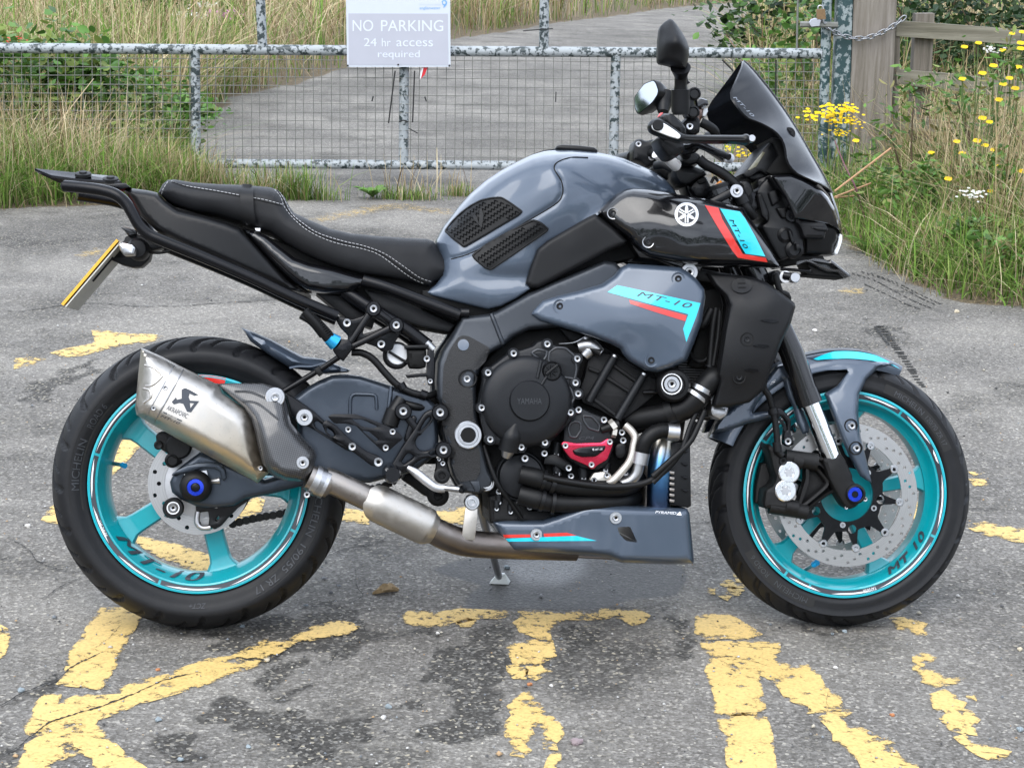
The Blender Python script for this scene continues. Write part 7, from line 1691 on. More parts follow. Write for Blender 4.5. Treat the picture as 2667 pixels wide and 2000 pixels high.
text_px('lettering', 'MT-10', p1('M', 1372,1034), p1('M', 1722,1117),14, sp_s, DECALDK, sidep, shear=.35, spacing=1.1)
for (x, y, r) in ((880,1100,.0085),(1638,925,.0085),(1465,1446,.0085)):
    w = float(sp_s.W([p1('M', x, y)])[0]); lathe('bolt_recess', lp(p1('M', x, y), w),[(.0150,-.006),(.0145,.0010),(.0120,.0005),(.0115,-.003)], PAINT, sidep, 24); bolt(p1('M', x, y), w - .001, r, SATIN, sidep)

bf_o = px('M', [(1122,498),(1180,436),(1240,382),(1290,353),(1350,343),(1450,351),(1560,369),(1640,386),(1800,409),(1950,441),(2056,469)]) + px('K', [(440,265),(480,320),(540,408),(600,505),(655,606),(560,606),(450,602),(300,600),(180,598),(80,590),(10,580)]) + px('M', [(1540,806),(1450,785),(1390,750),(1340,702),(1312,660),(1230,595)])
bf_s = Surf(bf_o, px('M', [(1250,480,.20),(1400,560,.222),(1600,600,.235),(1800,620,.240),(2000,650,.235),(1500,720,.215),(1900,760,.225),(2100,750,.22),(1450,420,.205),(1800,470,.215),(2000,520,.215)]),
            px('M', [(1122,498,.17),(1290,353,.15),(1560,369,.16),(1800,409,.165),(2056,469,.17)]) + px('K', [(600,505,.19),(655,606,.19),(300,600,.17)]) + px('M', [(1450,785,.17),(1230,595,.18)]),26,2.0)
fair = body('air_scoop_cover', bf_s, GLOSS, bike, 7, back=('t', .03)); mirror_copy(fair)
decal('decal', px('K', [(169,208),(255,225),(282,300),(345,405),(412,520),(560,546),(570,574),(475,560),(380,544),(345,500),(240,330)]), bf_s, RED, fair)
decal('decal', px('K', [(267,230),(392,249),(426,292),(490,405),(556,536),(430,519),(404,478),(330,340)]), bf_s, CYAN, fair)
text_px('lettering', 'MT-10', p1('K', 324,302), p1('K', 424,492),10.5, bf_s, DARKIN, fair, shear=.3, spacing=1.1)
# round emblem: ring and three crossed forks
ec = np.array(p1('M', 1692,513)); er = 76 / REG['M'][2]
def circ(c, r, n=40): return [(c[0] + r * math.cos(t), c[1] + r * math.sin(t)) for t in np.linspace(0,2 * math.pi, n, endpoint=False)]
EMB = M('emblem_silver', (.86,.86,.88),.3,.3)
emb = decal('emblem', circ(ec, er), bf_s, EMB, fair, .0010,7,[circ(ec, er * .775)[::-1]])
decal('emblem_ground', circ(ec, er * 1.06), bf_s, NAVY, emb, .0004,8)
for k in range(3):
    a = math.radians(-90 + 120 * k); d = np.array([math.cos(a), math.sin(a)]); n = np.array([-d[1], d[0]])
    for sgn in (1,-1):
        q = [ec - d * er * .70 + n * sgn * er * .05, ec - d * er * .70 + n * sgn * er * .15, ec - d * er * .12 + n * sgn * er * .15, ec - d * er * .12 + n * sgn * er * .05]
        decal('emblem_fork', q, bf_s, EMB, emb, .0014,6)
    q = [ec + d * er * .96, ec + d * er * .5 + n * er * .13, ec + d * er * .08 + n * er * .13, ec + d * er * .08 - n * er * .13, ec + d * er * .5 - n * er * .13]
    decal('emblem_fork', q, bf_s, EMB, emb, .0014,6)
for (x, y) in ((1220,507),(1445,690)):
    w = float(bf_s.W([p1('M', x, y)])[0]); lathe('bolt_recess', lp(p1('M', x, y), w),[(.0130,-.006),(.0125,.0012),(.0108,.0008),(.0100,-.004)], ALUDULL, fair, 24); bolt(p1('M', x, y), w - .001,.0080, SATIN, fair)
kp_o = px('M', [(660,952),(690,852),(736,735),(800,682),(950,594),(1060,530),(1106,509),(1152,541),(1232,602),(1312,682),(1300,706),(1200,746),(1000,851),(830,940),(745,984),(690,985)])
kp_s = Surf(kp_o, px('M', [(750,880,.172),(950,720,.182),(1100,620,.188),(1230,670,.19),(1050,790,.178)]), px('M', [(660,952,.155),(800,682,.165),(1106,509,.17),(1312,682,.175),(1000,851,.165),(745,984,.158)]),12,2.0)
kp = body('tank_side_cover', kp_s, MATTE, bike, 8, back=.12); mirror_copy(kp)
prism('frame_gap_liner', px('M', [(0,1000),(640,930),(1300,610),(1450,770),(1050,860),(700,1040),(450,1160),(240,1190),(0,1110)]),-.12,.122, DARKIN, bike, .003)
prism('under_cover', px('M', [(1300,650),(1800,840),(1780,880),(1650,860),(1500,800),(1390,790)]),.0,.165, GLOSS, bike, .004)
# ------------------------------------------------------------------ radiator and its shroud
rad = prism('radiator', px('R', [(330,60),(560,0),(640,-260),(700,-260),(640,350),(600,560),(560,695),(430,668),(330,560)]),-.17,.10, DARKIN, bike, .004)
for k in range(24):
    y = 240 + k * 18.2; tube('radiator_fin', tp('R', [(330, y, .105),(620, y + 10,.105)]),.0026, M('radiator_fin', (.03,.03,.031),.5,.4), rad, 6,1)
prism('radiator_tank', px('R', [(588,480),(600,580),(705,600),(690,660),(640,690),(575,660),(562,620)]),.02,.155, ALUDULL, rad, .008, soft=4)
prism('radiator_hose_cover', px('M', [(1760,1000),(1900,980),(1930,1090),(1900,1250),(1860,1480),(1760,1500),(1700,1480),(1790,1210)]),.02,.12, DARKIN, bike, .006)
for pts, r in (([(1880,1110,.165),(1860,1230,.165),(1845,1400,.165),(1835,1530,.165),(1810,1640,.16)],.0075),([(1850,1120,.16),(1800,1210,.16),(1760,1230,.15)],.010),([(1905,1130,.17),(1890,1300,.17),(1862,1480,.17),(1850,1600,.168)],.0055),([(1700,1380,.12),(1740,1440,.14),(1800,1450,.15),(1850,1400,.155)],.0055)):
    tube('cable', tp('M', pts), r, RUBBER, rad, 10)
tube('cable_tie', tp('M', [(1840,1478,.168),(1838,1490,.168)]),.0125, SATIN, rad, 10,1)
sh_o = px('K', [(185,640),(330,648),(480,668),(565,702),(660,770),(742,832),(750,856),(720,962),(662,1082),(582,1292),(545,1392),(455,1470),(330,1500),(242,1505),(222,1490),(240,1420),(262,1330),(248,1290),(292,1000),(322,850),(300,790),(232,722)])
sh_s = Surf(sh_o, px('K', [(300,700,.195),(450,720,.205),(400,800,.232),(600,820,.235),(560,1000,.235),(430,1000,.235),(380,1250,.230),(500,1250,.228),(320,1420,.21),(450,1420,.205),(700,860,.222),(330,900,.225)]),
            px('K', [(185,640,.17),(480,668,.18),(742,832,.205),(662,1082,.205),(545,1392,.19),(330,1500,.185),(222,1490,.185),(292,1000,.19),(322,850,.195),(232,722,.175)]),8,1.8)
shr = body('radiator_shroud', sh_s, MATTE, bike, 7, back=('t', .02)); mirror_copy(shr)
for (x, y) in ((440,1066),(388,1308)):
    w = float(sh_s.W([p1('K', x, y)])[0]); lathe('bolt_recess', lp(p1('K', x, y), w),[(.0150,-.006),(.0145,.0012),(.0120,.0005),(.0115,-.004),(0,-.004)], DARKIN, shr, 24); bolt(p1('K', x, y), w - .002,.0085, SATIN, shr)
for (x, y, l) in ((585,950,60),(530,1110,55),(468,1268,46)):
    q = px('K', [(x - l, y - 5),(x - 10, y - 13),(x + 40, y - 8),(x + l, y + 3),(x + 20, y + 10),(x - 30, y + 4)]); decal('shroud_slit', q, sh_s, BLACKM, shr, .0030,8)
q = circ(p1('K', 405,722),27); q = [(a, p1('K', 0,722)[1] + (b - p1('K', 0,722)[1]) * .72) for a, b in q]; badge = decal('shroud_badge', q, sh_s, SATIN, shr, .0035,8)
for dx in (-14,14): decal('badge_bar', px('K', [(382,722 + dx - 5),(430,722 + dx - 7),(430,722 + dx + 1),(382,722 + dx + 3)]), sh_s, DARKIN, badge, .0046,8)
# top hose with clamp, frame slider
th = tube('radiator_hose', tp('R', [(640,420,.17),(590,385,.18),(530,440,.18),(470,520,.178),(380,600,.17),(260,640,.16),(100,670,.14),(-40,690,.12)]),[.024,.026,.0255,.026,.026,.024,.0235,.0235], RUBBER, bike, 18)
tube('hose_clamp', tp('R', [(508,452,.179),(492,482,.179)]),.0275, ALU, th, 22,1); tube('hose_clamp', tp('R', [(468,500,.179),(452,522,.179)]),.0280, ALUDULL, th, 22,1)
tube('hose_cuff', tp('R', [(300,620,.165),(250,642,.16)]),.0275, RUBBER, th, 18,1)
sl = lathe('crash_bobbin', lp(p1('R', 278,430),.165),[(.022,-.04),(.027,-.02),(.0355,.0),(.0375,.020),(.036,.034),(.031,.040),(.024,.041),(.0215,.037),(.0,.037)], RUBBER, bike, 40)
lathe('bobbin_ring', lp(p1('R', 281,424),.2045),[(.0230,-.002),(.0225,.0020),(.0205,.0020),(.020,-.002)], WHITE, sl, 32); lathe('bobbin_washer', lp(p1('R', 281,424),.203),[(.0170,-.002),(.0165,.002),(.010,.002)], ALU, sl, 28); bolt(p1('R', 281,424),.205,.0105, ALU, sl)
tube('engine_mount_pin', tp('R', [(70,485,.16),(180,482,.16)]),.005, BLACKM, sl, 8,1)
# ------------------------------------------------------------------ fork and brakes
FA, FB, FC = p1('F', 862,40), p1('F', 998,480), p1('F', 1165,850)
fork = tube('fork_outer_tube', tp('Q', [(90,500,.108)]) + tp('F', [(838,60,.108),(900,200,.108),(985,440,.108)]),[.0265,.0268,.0272], FORKBLK, bike, 28,3)
tube('fork_seal_ring', tp('F', [(972,405,.108),(1006,498,.108)]),[.0285,.0295,.0290], FORKBLK, fork, 28,1)
inner = tube('fork_inner_tube', tp('F', [(1000,480,.108),(1050,600,.108),(1150,850,.108)]),.0212, CHROME, bike, 32,1)
mirror_copy(fork); mirror_copy(inner)
foot = prism('fork_foot', px('U', [(608,468),(640,450),(755,408),(800,455),(865,600),(868,640),(905,680),(940,735),(945,790),(900,855),(840,880),(800,860),(770,820),(735,760),(700,700),(660,620)]),.078,.130, CASTBLK, bike, .010, soft=8)
mount = prism('caliper_mount', px('U', [(290,420),(330,395),(430,440),(520,470),(600,480),(660,540),(720,640),(735,720),(640,780),(560,840),(470,915),(400,910),(400,830),(440,740),(470,640),(470,540),(430,490),(300,460)]),.085,.118, CASTBLK, bike, .008, soft=8, holes=[px('U', [(500,535),(560,560),(640,660),(600,700),(480,800),(440,830),(480,700),(505,620)])])
prism('mount_web', px('U', [(490,525),(560,552),(650,655),(600,715),(470,815),(430,840),(470,700),(495,610)]),.082,.098, CASTBLK, mount, .003)
calp = prism('front_caliper', px('U', [(150,350),(180,335),(240,400),(290,440),(360,480),(405,520),(408,590),(370,640),(385,690),(380,760),(340,800),(400,830),(400,900),(300,900),(200,880),(130,870),(125,820),(140,710),(200,680),(230,620),(200,540),(180,440)]),.062,.128, CASTBLK, bike, .010, soft=8)
prism('caliper_inner_half', px('U', [(60,690),(100,500),(150,490),(160,350),(260,400),(300,600),(250,850),(140,840),(50,830)]),-.02,.060, CASTBLK, calp, .006, soft=6)
PCAP = M('polished_cap', (.80,.80,.81),.28,1.0)
TORX = lambda x, y, s: (lathe('piston_cap', lp(p1('U', x, y),.128),[(.0238,-.01),(.0238,.0025),(.0215,.0045),(.0115,.0045),(.0108,.002),(0,.002)], PCAP, calp, 36))
for (x, y) in ((333,572),(304,722)):
    c = TORX(x, y, 1)
    star = [(x + (33 + 7 * math.cos(6 * t)) * math.cos(t), y + (33 + 7 * math.cos(6 * t)) * math.sin(t)) for t in np.linspace(0,2 * math.pi, 60, endpoint=False)]
    decal('cap_socket', px('U', star),.1292, ALUDULL, c, .0036,8)
for (a, b) in (((360,470),(440,490)),((300,850),(400,870))): tube('caliper_bolt_sleeve', tp('U', [(*a, .115),(*b, .115)]),.017, CASTBLK, calp, 16,1)
tube('caliper_bolt_sleeve', tp('U', [(300,440,.112),(560,490,.112)]),[.016,.017,.020], CASTBLK, mount, 16,1); tube('caliper_bolt_sleeve', tp('U', [(170,850,.112),(480,900,.112)]),[.016,.0165,.0165], CASTBLK, mount, 16,1)
axs = lathe('axle_slider', lp(p1('U', 872,748),.120),[(.022,-.03),(.0235,0),(.0215,.016),(.017,.020),(.0155,.019)], RUBBER, bike, 36)
lathe('slider_ring', lp(p1('U', 876,752),.1375),[(.0160,-.004),(.0158,.003),(.0075,.0032),(.007,0)], BLUEAN, axs, 32); lathe('slider_core', lp(p1('U', 876,752),.138),[(.0075,.0),(.0065,.002),(0,.002)], BLACKM, axs, 20)
for (x, y, r) in ((962,793,.006),(806,862,.0045)): bolt(p1('U', x, y),.122, r, ALU, foot)
lathe('axle', (WB, 0,.300),[(0,.095),(.012,.095),(.012,-.12),(0,-.12)], ALUDULL, bike, 20)
mirror_copy(foot); mirror_copy(calp)
hb = prism('hose_bracket', px('U', [(190,60),(215,40),(265,35),(300,70),(345,120),(352,150),(350,250),(370,290),(380,340),(330,362),(290,340),(290,280),(300,200),(270,150),(225,110)]),.10,.122, BLACKM, bike, .004, soft=5, holes=[px('U', [(262,105),(285,120),(318,160),(318,225),(308,225),(300,170),(262,130)])])
bolt(p1('U', 323,316),.125,.0095, ALU, hb)
fh = tube('front_brake_hose', tp('K', [(620,650,.17),(650,760,.165),(700,840,.15)]) + tp('F', [(715,330,.14),(745,450,.135),(775,560,.13),(795,700,.13),(800,790,.13),(830,830,.13)]),.0072, RUBBER, bike, 10)
tube('hose_ferrule', tp('F', [(792,740,.132),(800,800,.132)]),.0095, SATIN, fh, 12,1); bolt(p1('U', 282,480),.13,.010, SATIN, fh)
tube('hose_clip', tp('F', [(765,525,.132),(775,560,.132)]),.0115, SATIN, fh, 10,1)
# ------------------------------------------------------------------ front mudguard
def fender():
    a0, a1 = R(63.5), R(157.5); NA, NB = 46,17; V = []; Fc = []
    for i in range(NA + 1):
        t = i / NA; a = a0 + (a1 - a0) * t
        nose = max(0,1 - t / .22); tailt = max(0,(t - .86) / .14)
        hwid = .070 * (1 - .80 * nose ** 1.6); r0 = .3235 - .006 * nose; drop = (.040 - .02 * nose) * (1 - .0 * tailt)
        for j in range(NB):
            u = -1 + 2 * j / (NB - 1)
            w = hwid * math.sin(u * math.pi / 2); r = r0 - drop * (1 - math.cos(u * math.pi / 2)) ** 1.1 + .004 * (1 - abs(u))
            V.append((WB + r * math.cos(a),-w, .300 + r * math.sin(a)))
    n1 = len(V)
    Vn = np.array(V); c = np.array([WB, 0,.30])
    inn = Vn.copy(); d = Vn - c; d[:, 1] *= .6; inn -= d / np.linalg.norm(d, axis=1)[:, None] * .0035
    V = np.vstack([Vn, inn])
    for i in range(NA):
        for j in range(NB - 1):
            q = (i * NB + j, i * NB + j + 1,(i + 1) * NB + j + 1,(i + 1) * NB + j); Fc.append(q); Fc.append(tuple(x + n1 for x in q[::-1]))
    rim = [j for j in range(NB)] + [i * NB + NB - 1 for i in range(1, NA + 1)] + [NA * NB + j for j in range(NB - 2,-1,-1)] + [i * NB for i in range(NA - 1,0,-1)]
    for k in range(len(rim)): a, b = rim[k], rim[(k + 1) % len(rim)]; Fc.append((a, b, b + n1, a + n1))
    return fixnormals(mk('front_mudguard', V, Fc, PAINT, bike, True, 50))
fen = fender()
def fstrip(u0, u1, t0, t1, mat, eps):
    a0, a1 = R(63.5), R(157.5); V = []; Fc = []; n = 24
    for k in range(n + 1):
        t = t0 + (t1 - t0) * k / n; a = a0 + (a1 - a0) * t; nose = max(0,1 - t / .22); hwid = .070 * (1 - .80 * nose ** 1.6); r0 = .3235 - .006 * nose; drop = (.040 - .02 * nose)
        f = min(1, min(k, n - k) / 7); um = u0 + (u1 - u0) * .75
        for u in (um + (u0 - um) * f, um + (u1 - um) * f):
            r = r0 - drop * (1 - math.cos(u * math.pi / 2)) ** 1.1 + .004 * (1 - abs(u)) + eps
            V.append((WB + r * math.cos(a),-hwid * math.sin(u * math.pi / 2) - eps, .300 + r * math.sin(a)))
    for k in range(n): Fc.append((2 * k, 2 * k + 1,2 * k + 3,2 * k + 2))
    return mk('decal', V, Fc, mat, fen, True)
fstrip(.42,.74,.01,.46, CYAN, .0014); fstrip(.16,.36,.05,.55, DECALDK, .0014)
fa_o = px('F', [(960,190),(1050,215),(1200,222),(1400,215),(1560,236),(1440,272),(1365,342),(1322,442),(1316,560),(1332,702),(1370,860),(1402,1000),(1370,985),(1330,958),(1270,850),(1212,722),(1150,560),(1100,432),(1185,380),(1252,292),(1242,277),(1120,280),(1000,302)])
fa_s = Surf(fa_o, px('F', [(1250,245,.072),(1400,250,.066),(1230,420,.100),(1250,600,.116),(1310,800,.120),(1380,970,.114)]), px('F', [(960,190,.060),(1250,215,.058),(1560,236,.030),(1365,342,.070),(1316,560,.092),(1402,1000,.105),(1270,850,.105),(1100,432,.085),(1252,292,.078),(1120,280,.076)]),12,1.6)
fa = body('mudguard_stay', fa_s, PAINT, bike, 6, back=('t', .006)); mirror_copy(fa)
for (x, y) in ((1275,637),(1306,781)):
    w = float(fa_s.W([p1('F', x, y)])[0]); lathe('bolt_recess', lp(p1('F', x - 6, y - 2), w),[(.0155,-.006),(.015,.0012),(.0125,.0008),(.0122,-.003),(0,-.003)], DARKIN, fa, 24); bolt(p1('F', x, y), w + .002,.0092, ALU, fa)
fb_o = px('F', [(372,690),(400,622),(440,570),(520,500),(640,415),(720,340),(790,250),(860,235),(900,330),(940,440),(960,520),(1000,600),(1000,680),(960,690),(925,620),(900,520),(860,440),(835,350),(770,395),(700,450),(660,510),(640,552),(760,540),(780,580),(700,600),(620,618),(540,650),(470,672)])
fb_s = Surf(fb_o, px('F', [(500,580,.082),(700,400,.082),(860,350,.082),(930,560,.086)]), px('F', [(372,690,.045),(520,500,.062),(720,340,.066),(860,240,.066),(1000,640,.080),(640,552,.076)]),10,1.6)
fb = body('mudguard_stay', fb_s, PAINT, bike, 6, back=('t', .006)); mirror_copy(fb)
text_px('lettering', 'S', p1('F', 752,375), p1('F', 795,352),6, fb_s, WHITE, fb, shear=.3)
# ------------------------------------------------------------------ screen, nose and headlight
ridge = px('C', [(416,390),(470,440),(560,545),(660,680),(760,835),(850,990),(930,1130),(985,1240),(1022,1350),(1042,1440),(1046,1500)])
nearE = px('C', [(410,432),(372,520),(340,605),(372,668),(440,750),(520,782),(612,832),(668,892),(690,960),(702,1035),(758,1105),(840,1145),(918,1182)])
def screen(name, E, ridge_n, Wf, parent, mat, n=26, m=10):
    rp = np.array([q[:2] for q in catmull(ridge_n, 8)]); ep = np.array([q[:2] for q in catmull(E, 8)])
    def rs(P, k): L = np.r_[0, np.cumsum(np.linalg.norm(np.diff(P, axis=0), axis=1))]; s = np.linspace(0, L[-1], k); return np.stack([np.interp(s, L, P[:, 0]), np.interp(s, L, P[:, 1])],1)
    rp, ep = rs(rp, n), rs(ep, n); V = []; Fc = []
    for i in range(n):
        a = lp(rp[i],0.0); b = lp(ep[i], Wf(i / (n - 1)))
        for j in range(m):
            t = j / (m - 1); w = t ** .75; p = a.lerp(b, t); p.y = a.y + (b.y - a.y) * w; V.append(p)
    n1 = len(V); off = [v + Vector((-.004,.0015,-.0015)) for v in V]; V = V + off
    for i in range(n - 1):
        for j in range(m - 1): q = (i * m + j, i * m + j + 1,(i + 1) * m + j + 1,(i + 1) * m + j); Fc.append(q); Fc.append(tuple(x + n1 for x in q[::-1]))
    rim = [j for j in range(m)] + [i * m + m - 1 for i in range(1, n)] + [(n - 1) * m + j for j in range(m - 2,-1,-1)] + [i * m for i in range(n - 2,0,-1)]
    for k in range(len(rim)): a, b = rim[k], rim[(k + 1) % len(rim)]; Fc.append((a, b, b + n1, a + n1))
    return fixnormals(mk(name, V, Fc, mat, parent, True, 60))
scr = screen('fly_screen', nearE, ridge[:8], lambda t: np.interp(t, [0,.12,.25,.6,1],[.05,.12,.15,.15,.13]), bike, SCREEN)
mirror_copy(scr)
tube('screen_edge', [lp(q[:2],.0 + .02 * 0) for q in catmull(ridge[:8],4)],.0028, GLOSS, scr, 8,1)
bolt(p1('C', 708,857),.085,.0095, SATIN, scr, True)
text_px('lettering', 'MT-10', p1('N', 1518,1152), p1('N', 1770,1408),7,.139, M('faint_print', (.22,.25,.30),.4), scr, shear=.3)
cowl_o = px('C', [(582,1122),(720,1118),(800,1150),(862,1182),(920,1215),(962,1262),(1000,1330),(1030,1430),(1036,1500),(1020,1470),(960,1432),(800,1402),(745,1395),(720,1340),(680,1260),(620,1180)])
cowl_s = Surf(cowl_o, px('C', [(680,1190,.140),(800,1270,.138),(900,1340,.122),(970,1400,.095)]), px('C', [(582,1122,.120),(720,1118,.122),(862,1182,.108),(962,1262,.075),(1036,1500,.045),(960,1432,.098),(800,1402,.126),(680,1260,.132)]),12,2.0)
body('nose_cowl', cowl_s, GLOSS, bike, 7)
keel_o = px('C', [(860,1075),(930,1130),(985,1240),(1022,1350),(1043,1440),(1046,1500),(1030,1500),(1005,1380),(965,1260),(900,1180)])
keel = body('nose_panel', Surf(keel_o, px('C', [(960,1220,.035),(1025,1420,.030),(930,1160,.03),(1030,1480,.02)]), px('C', [(1046,1480,.0),(985,1240,.0),(930,1130,.0),(900,1180,.03),(1005,1380,.025)]),12), GLOSS, bike, 6)
nb = prism('lamp_bracket', px('Q', [(590,500),(640,400),(740,300),(850,470),(980,640),(1040,760),(1120,740),(1190,1010),(1210,1200),(1100,1300),(900,1380),(780,1180),(650,930),(740,860),(700,700),(620,560)]),-.10,.095, SATIN, bike, .008, soft=8)
for pts in ([(740,490),(850,460),(900,610),(800,680),(760,560)],[(840,690),(980,690),(990,830),(920,830)],[(600,520),(660,510),(760,760),(740,880),(660,800)]): prism('bracket_boss', px('Q', pts),.09,.108, MATTE, nb, .006, soft=6)
bolt(p1('Q', 1048,790),.105,.0095, BLACKM, nb, True)
lamp_o = px('Q', [(1070,840),(1120,832),(1300,855),(1470,880),(1510,890),(1520,915),(1600,925),(1640,970),(1645,1090),(1620,1150),(1590,1180),(1585,1250),(1560,1295),(1400,1300),(1200,1290),(1200,1100),(1150,960)])
lamp_s = Surf(lamp_o, px('Q', [(1150,900,.10),(1350,930,.10),(1600,1000,.065),(1350,1150,.085),(1400,1250,.075)]), px('Q', [(1070,840,.085),(1510,890,.075),(1645,1030,.03),(1560,1295,.04),(1200,1290,.06),(1150,960,.08)]),9,1.6)
lampb = body('headlamp_housing', lamp_s, SATIN, bike, 6)
prism('lamp_wing', px('Q', [(1070,842),(1120,834),(1300,856),(1470,880),(1500,930),(1515,960),(1490,1000),(1470,1090),(1200,1085),(1160,960)]),.085,.112, MATTE, lampb, .008, soft=5)
prism('wing_crease', px('Q', [(1280,935),(1330,930),(1490,945),(1515,965),(1500,1000),(1360,985)]),.10,.116, MATTE, lampb, .004, soft=4)
prism('headlamp_lens', px('Q', [(1640,1022),(1688,1030),(1690,1100),(1670,1200),(1625,1290),(1590,1302),(1580,1280),(1620,1180),(1645,1090)]),-.045,.045, LENS, lampb, .008, soft=5)
lath('Q', 960,1045,.098,[(.017,-.02),(.017,.002),(.011,.006),(.010,.002),(0,.002)], SATIN, nb, 'bracket_bolt'); lath('Q', 1075,1235,.098,[(.020,-.03),(.020,.004),(.013,.008),(.012,.002),(0,.002)], SATIN, nb, 'bracket_bolt')
prism('bracket_boss', px('Q', [(1000,985),(1030,985),(1090,1130),(1050,1160),(1020,1080)]),.09,.112, MATTE, nb, .004, soft=4); prism('bracket_boss', px('Q', [(1095,1150),(1140,1155),(1172,1215),(1105,1235)]),.09,.118, MATTE, nb, .003)
prism('lamp_tray', px('Q', [(870,1330),(1100,1290),(1450,1310),(1480,1370),(1200,1400),(950,1450),(890,1420)]),-.06,.06, DARKIN, nb, .006)
tube('tray_rod', tp('Q', [(900,1478,.06),(1070,1490,.06),(1250,1505,.06),(1290,1495,.06)]),.0035, BLACKM, nb, 8)
STRIPE = CARBON
wing = prism('nose_winglet', px('Q', [(1072,1408),(1200,1350),(1330,1302),(1420,1325),(1520,1375),(1550,1352),(1600,1390),(1810,1560),(1790,1578),(1740,1598),(1640,1520),(1500,1510),(1400,1470),(1260,1395),(1150,1405)]),.03,.060, CARBON, bike, .006, soft=4)
prism('winglet_underside', px('Q', [(1230,1400),(1400,1472),(1500,1512),(1640,1522),(1740,1598),(1500,1580),(1240,1555),(1225,1530),(1290,1520)]),-.05,.045, DARKIN, wing, .004)
# ------------------------------------------------------------------ bars, clocks, mirrors
crown = prism('top_yoke', px('O', [(1190,1090),(1500,930),(1560,918),(1610,960),(1600,1000),(1400,1100),(1300,1140),(1200,1120)]),-.13,.142, BLACKM, bike, .005, soft=6)
bolt(p1('O', 1567,972),.145,.0095, ALU, crown, True)
yl = prism('lower_yoke', px('Q', [(200,500),(420,430),(600,500),(560,720),(480,700),(330,640),(180,600)]),-.13,.10, BLACKM, bike, .006)
lathe('fork_cap', lp(p1('O', 1330,920),.108) + Vector((0,0,0)),[(0,.02),(.02,.02)], GOLDP, crown, 8) if False else None
cap_top = lp(p1('O', 1345,880),.108); cap_bot = lp(p1('O', 1270,1120),.108) if False else None
ftop = tube('fork_top', tp('O', [(1320,885,.108),(1345,960,.108),(1400,1120,.108)]),[.0245,.0265,.0268], FORKBLK, fork, 24,1)
tube('fork_top_ring', tp('O', [(1325,900,.108),(1338,940,.108)]),.0285, SATIN, ftop, 24,1)
tube('preload_cap', tp('O', [(1300,880,.112),(1325,910,.112)]),[.013,.013], GOLDP, ftop, 16,1); tube('damper_screw', tp('O', [(1345,830,.112),(1360,890,.112)]),.004, ALU, ftop, 8,1)
riser = prism('bar_riser', px('O', [(760,690),(820,640),(1000,640),(1160,700),(1200,760),(1060,830),(960,900),(860,890),(800,820)]),-.06,.075, SATIN, bike, .010, soft=8)
prism('riser_block', px('O', [(1040,830),(1180,770),(1240,900),(1230,1060),(1050,1060),(960,930)]),-.05,.07, SATIN, riser, .010, soft=8)
prism('riser_window', px('O', [(1055,835),(1160,795),(1190,860),(1090,890)]),.068,.076, DARKIN, riser, .003, soft=5)
prism('steering_stem', px('O', [(900,880),(1100,860),(1250,1100),(1300,1180),(1000,1150),(950,1000)]),-.04,.05, SATIN, riser, .008)
hbar = tube('handlebar', tp('O', [(1010,600,.0),(960,560,.08),(880,470,.14),(760,330,.22),(660,230,.30),(575,150,.375)]),.0112, SATIN, bike, 14)
tube('handlebar', tp('O', [(1010,600,.0),(860,570,-.09),(600,520,-.20),(420,480,-.26)]),.0112, SATIN, bike, 14)
grip = tube('grip', tp('O', [(690,262,.275),(560,140,.39)]),.0165, RUBBER, hbar, 16,1)
th2 = prism('throttle_housing', px('O', [(545,280),(640,250),(820,300),(905,370),(915,440),(860,500),(780,545),(700,540),(600,420)]),.25,.34, SATIN, bike, .012, soft=8)
gd = prism('lever_guard', px('O', [(452,165),(450,120),(475,65),(530,35),(600,38),(680,80),(790,165),(870,225),(945,245),(1300,248),(1650,250),(1660,245),(1690,232),(1730,238),(1758,275),(1765,330),(1740,372),(1690,372),(1560,352),(1300,352),(930,345),(850,350),(760,310),(620,268),(530,240),(475,205)]),.395,.425, SATIN, bike, .011, soft=10)
prism('guard_insert', px('O', [(480,140),(500,90),(545,68),(590,80),(680,130),(790,205),(850,255),(848,290),(820,305),(700,270),(560,215),(495,185)]),.42,.4275, M('white_insert', (.82,.83,.84),.35), gd, .002, soft=6)
lath('O', 554,134,.424,[(.0115,-.01),(.0115,.006),(.010,.0075),(0,.0075)], RUBBER, gd, 'bar_end'); lath('O', 1755,305,.415,[(.0075,-.01),(.0075,.006),(.006,.008),(0,.008)], ALU, gd, 'guard_tip_bolt')
lev = tube('brake_lever', tp('O', [(900,440,.24),(1000,420,.27),(1090,380,.30),(1300,470,.36),(1470,540,.39)]),[.012,.012,.009,.008,.007], BLACKM, bike, 10)
prism('clutch_lever', px('O', [(1130,380),(1250,375),(1300,410),(1400,465),(1460,490),(1455,560),(1420,600),(1300,520),(1180,440)]),-.34,-.31, BLACKM, bike, .005, soft=5); prism('lever_adjuster', px('O', [(1010,355),(1090,365),(1100,400),(1040,405)]),.26,.29, BLUEAN, lev, .003)
lath('O', 1470,555,-.30,[(.012,-.01),(.012,.006),(0,.008)], ALU, lev, 'lever_end')
tube('white_stalk', tp('O', [(560,470,.16),(600,510,.155),(680,570,.14),(740,610,.125),(790,650,.11)]),[.017,.015,.009,.012,.013], M('white_plastic', (.72,.70,.69),.4), bike, 14)
lswitch = prism('switch_housing', px('O', [(280,305),(350,300),(420,330),(520,300),(540,420),(560,560),(520,650),(420,690),(330,600),(230,580),(240,440)]),-.33,-.24, SATIN, bike, .010, soft=6)
for (x, y) in ((310,375),(475,548)): bolt(p1('O', x, y),-.24,.008, ALUDULL, lswitch)
tube('grip', tp('O', [(240,545,-.30),(90,580,-.38),(20,600,-.42)]),.0165, RUBBER, lswitch, 14)
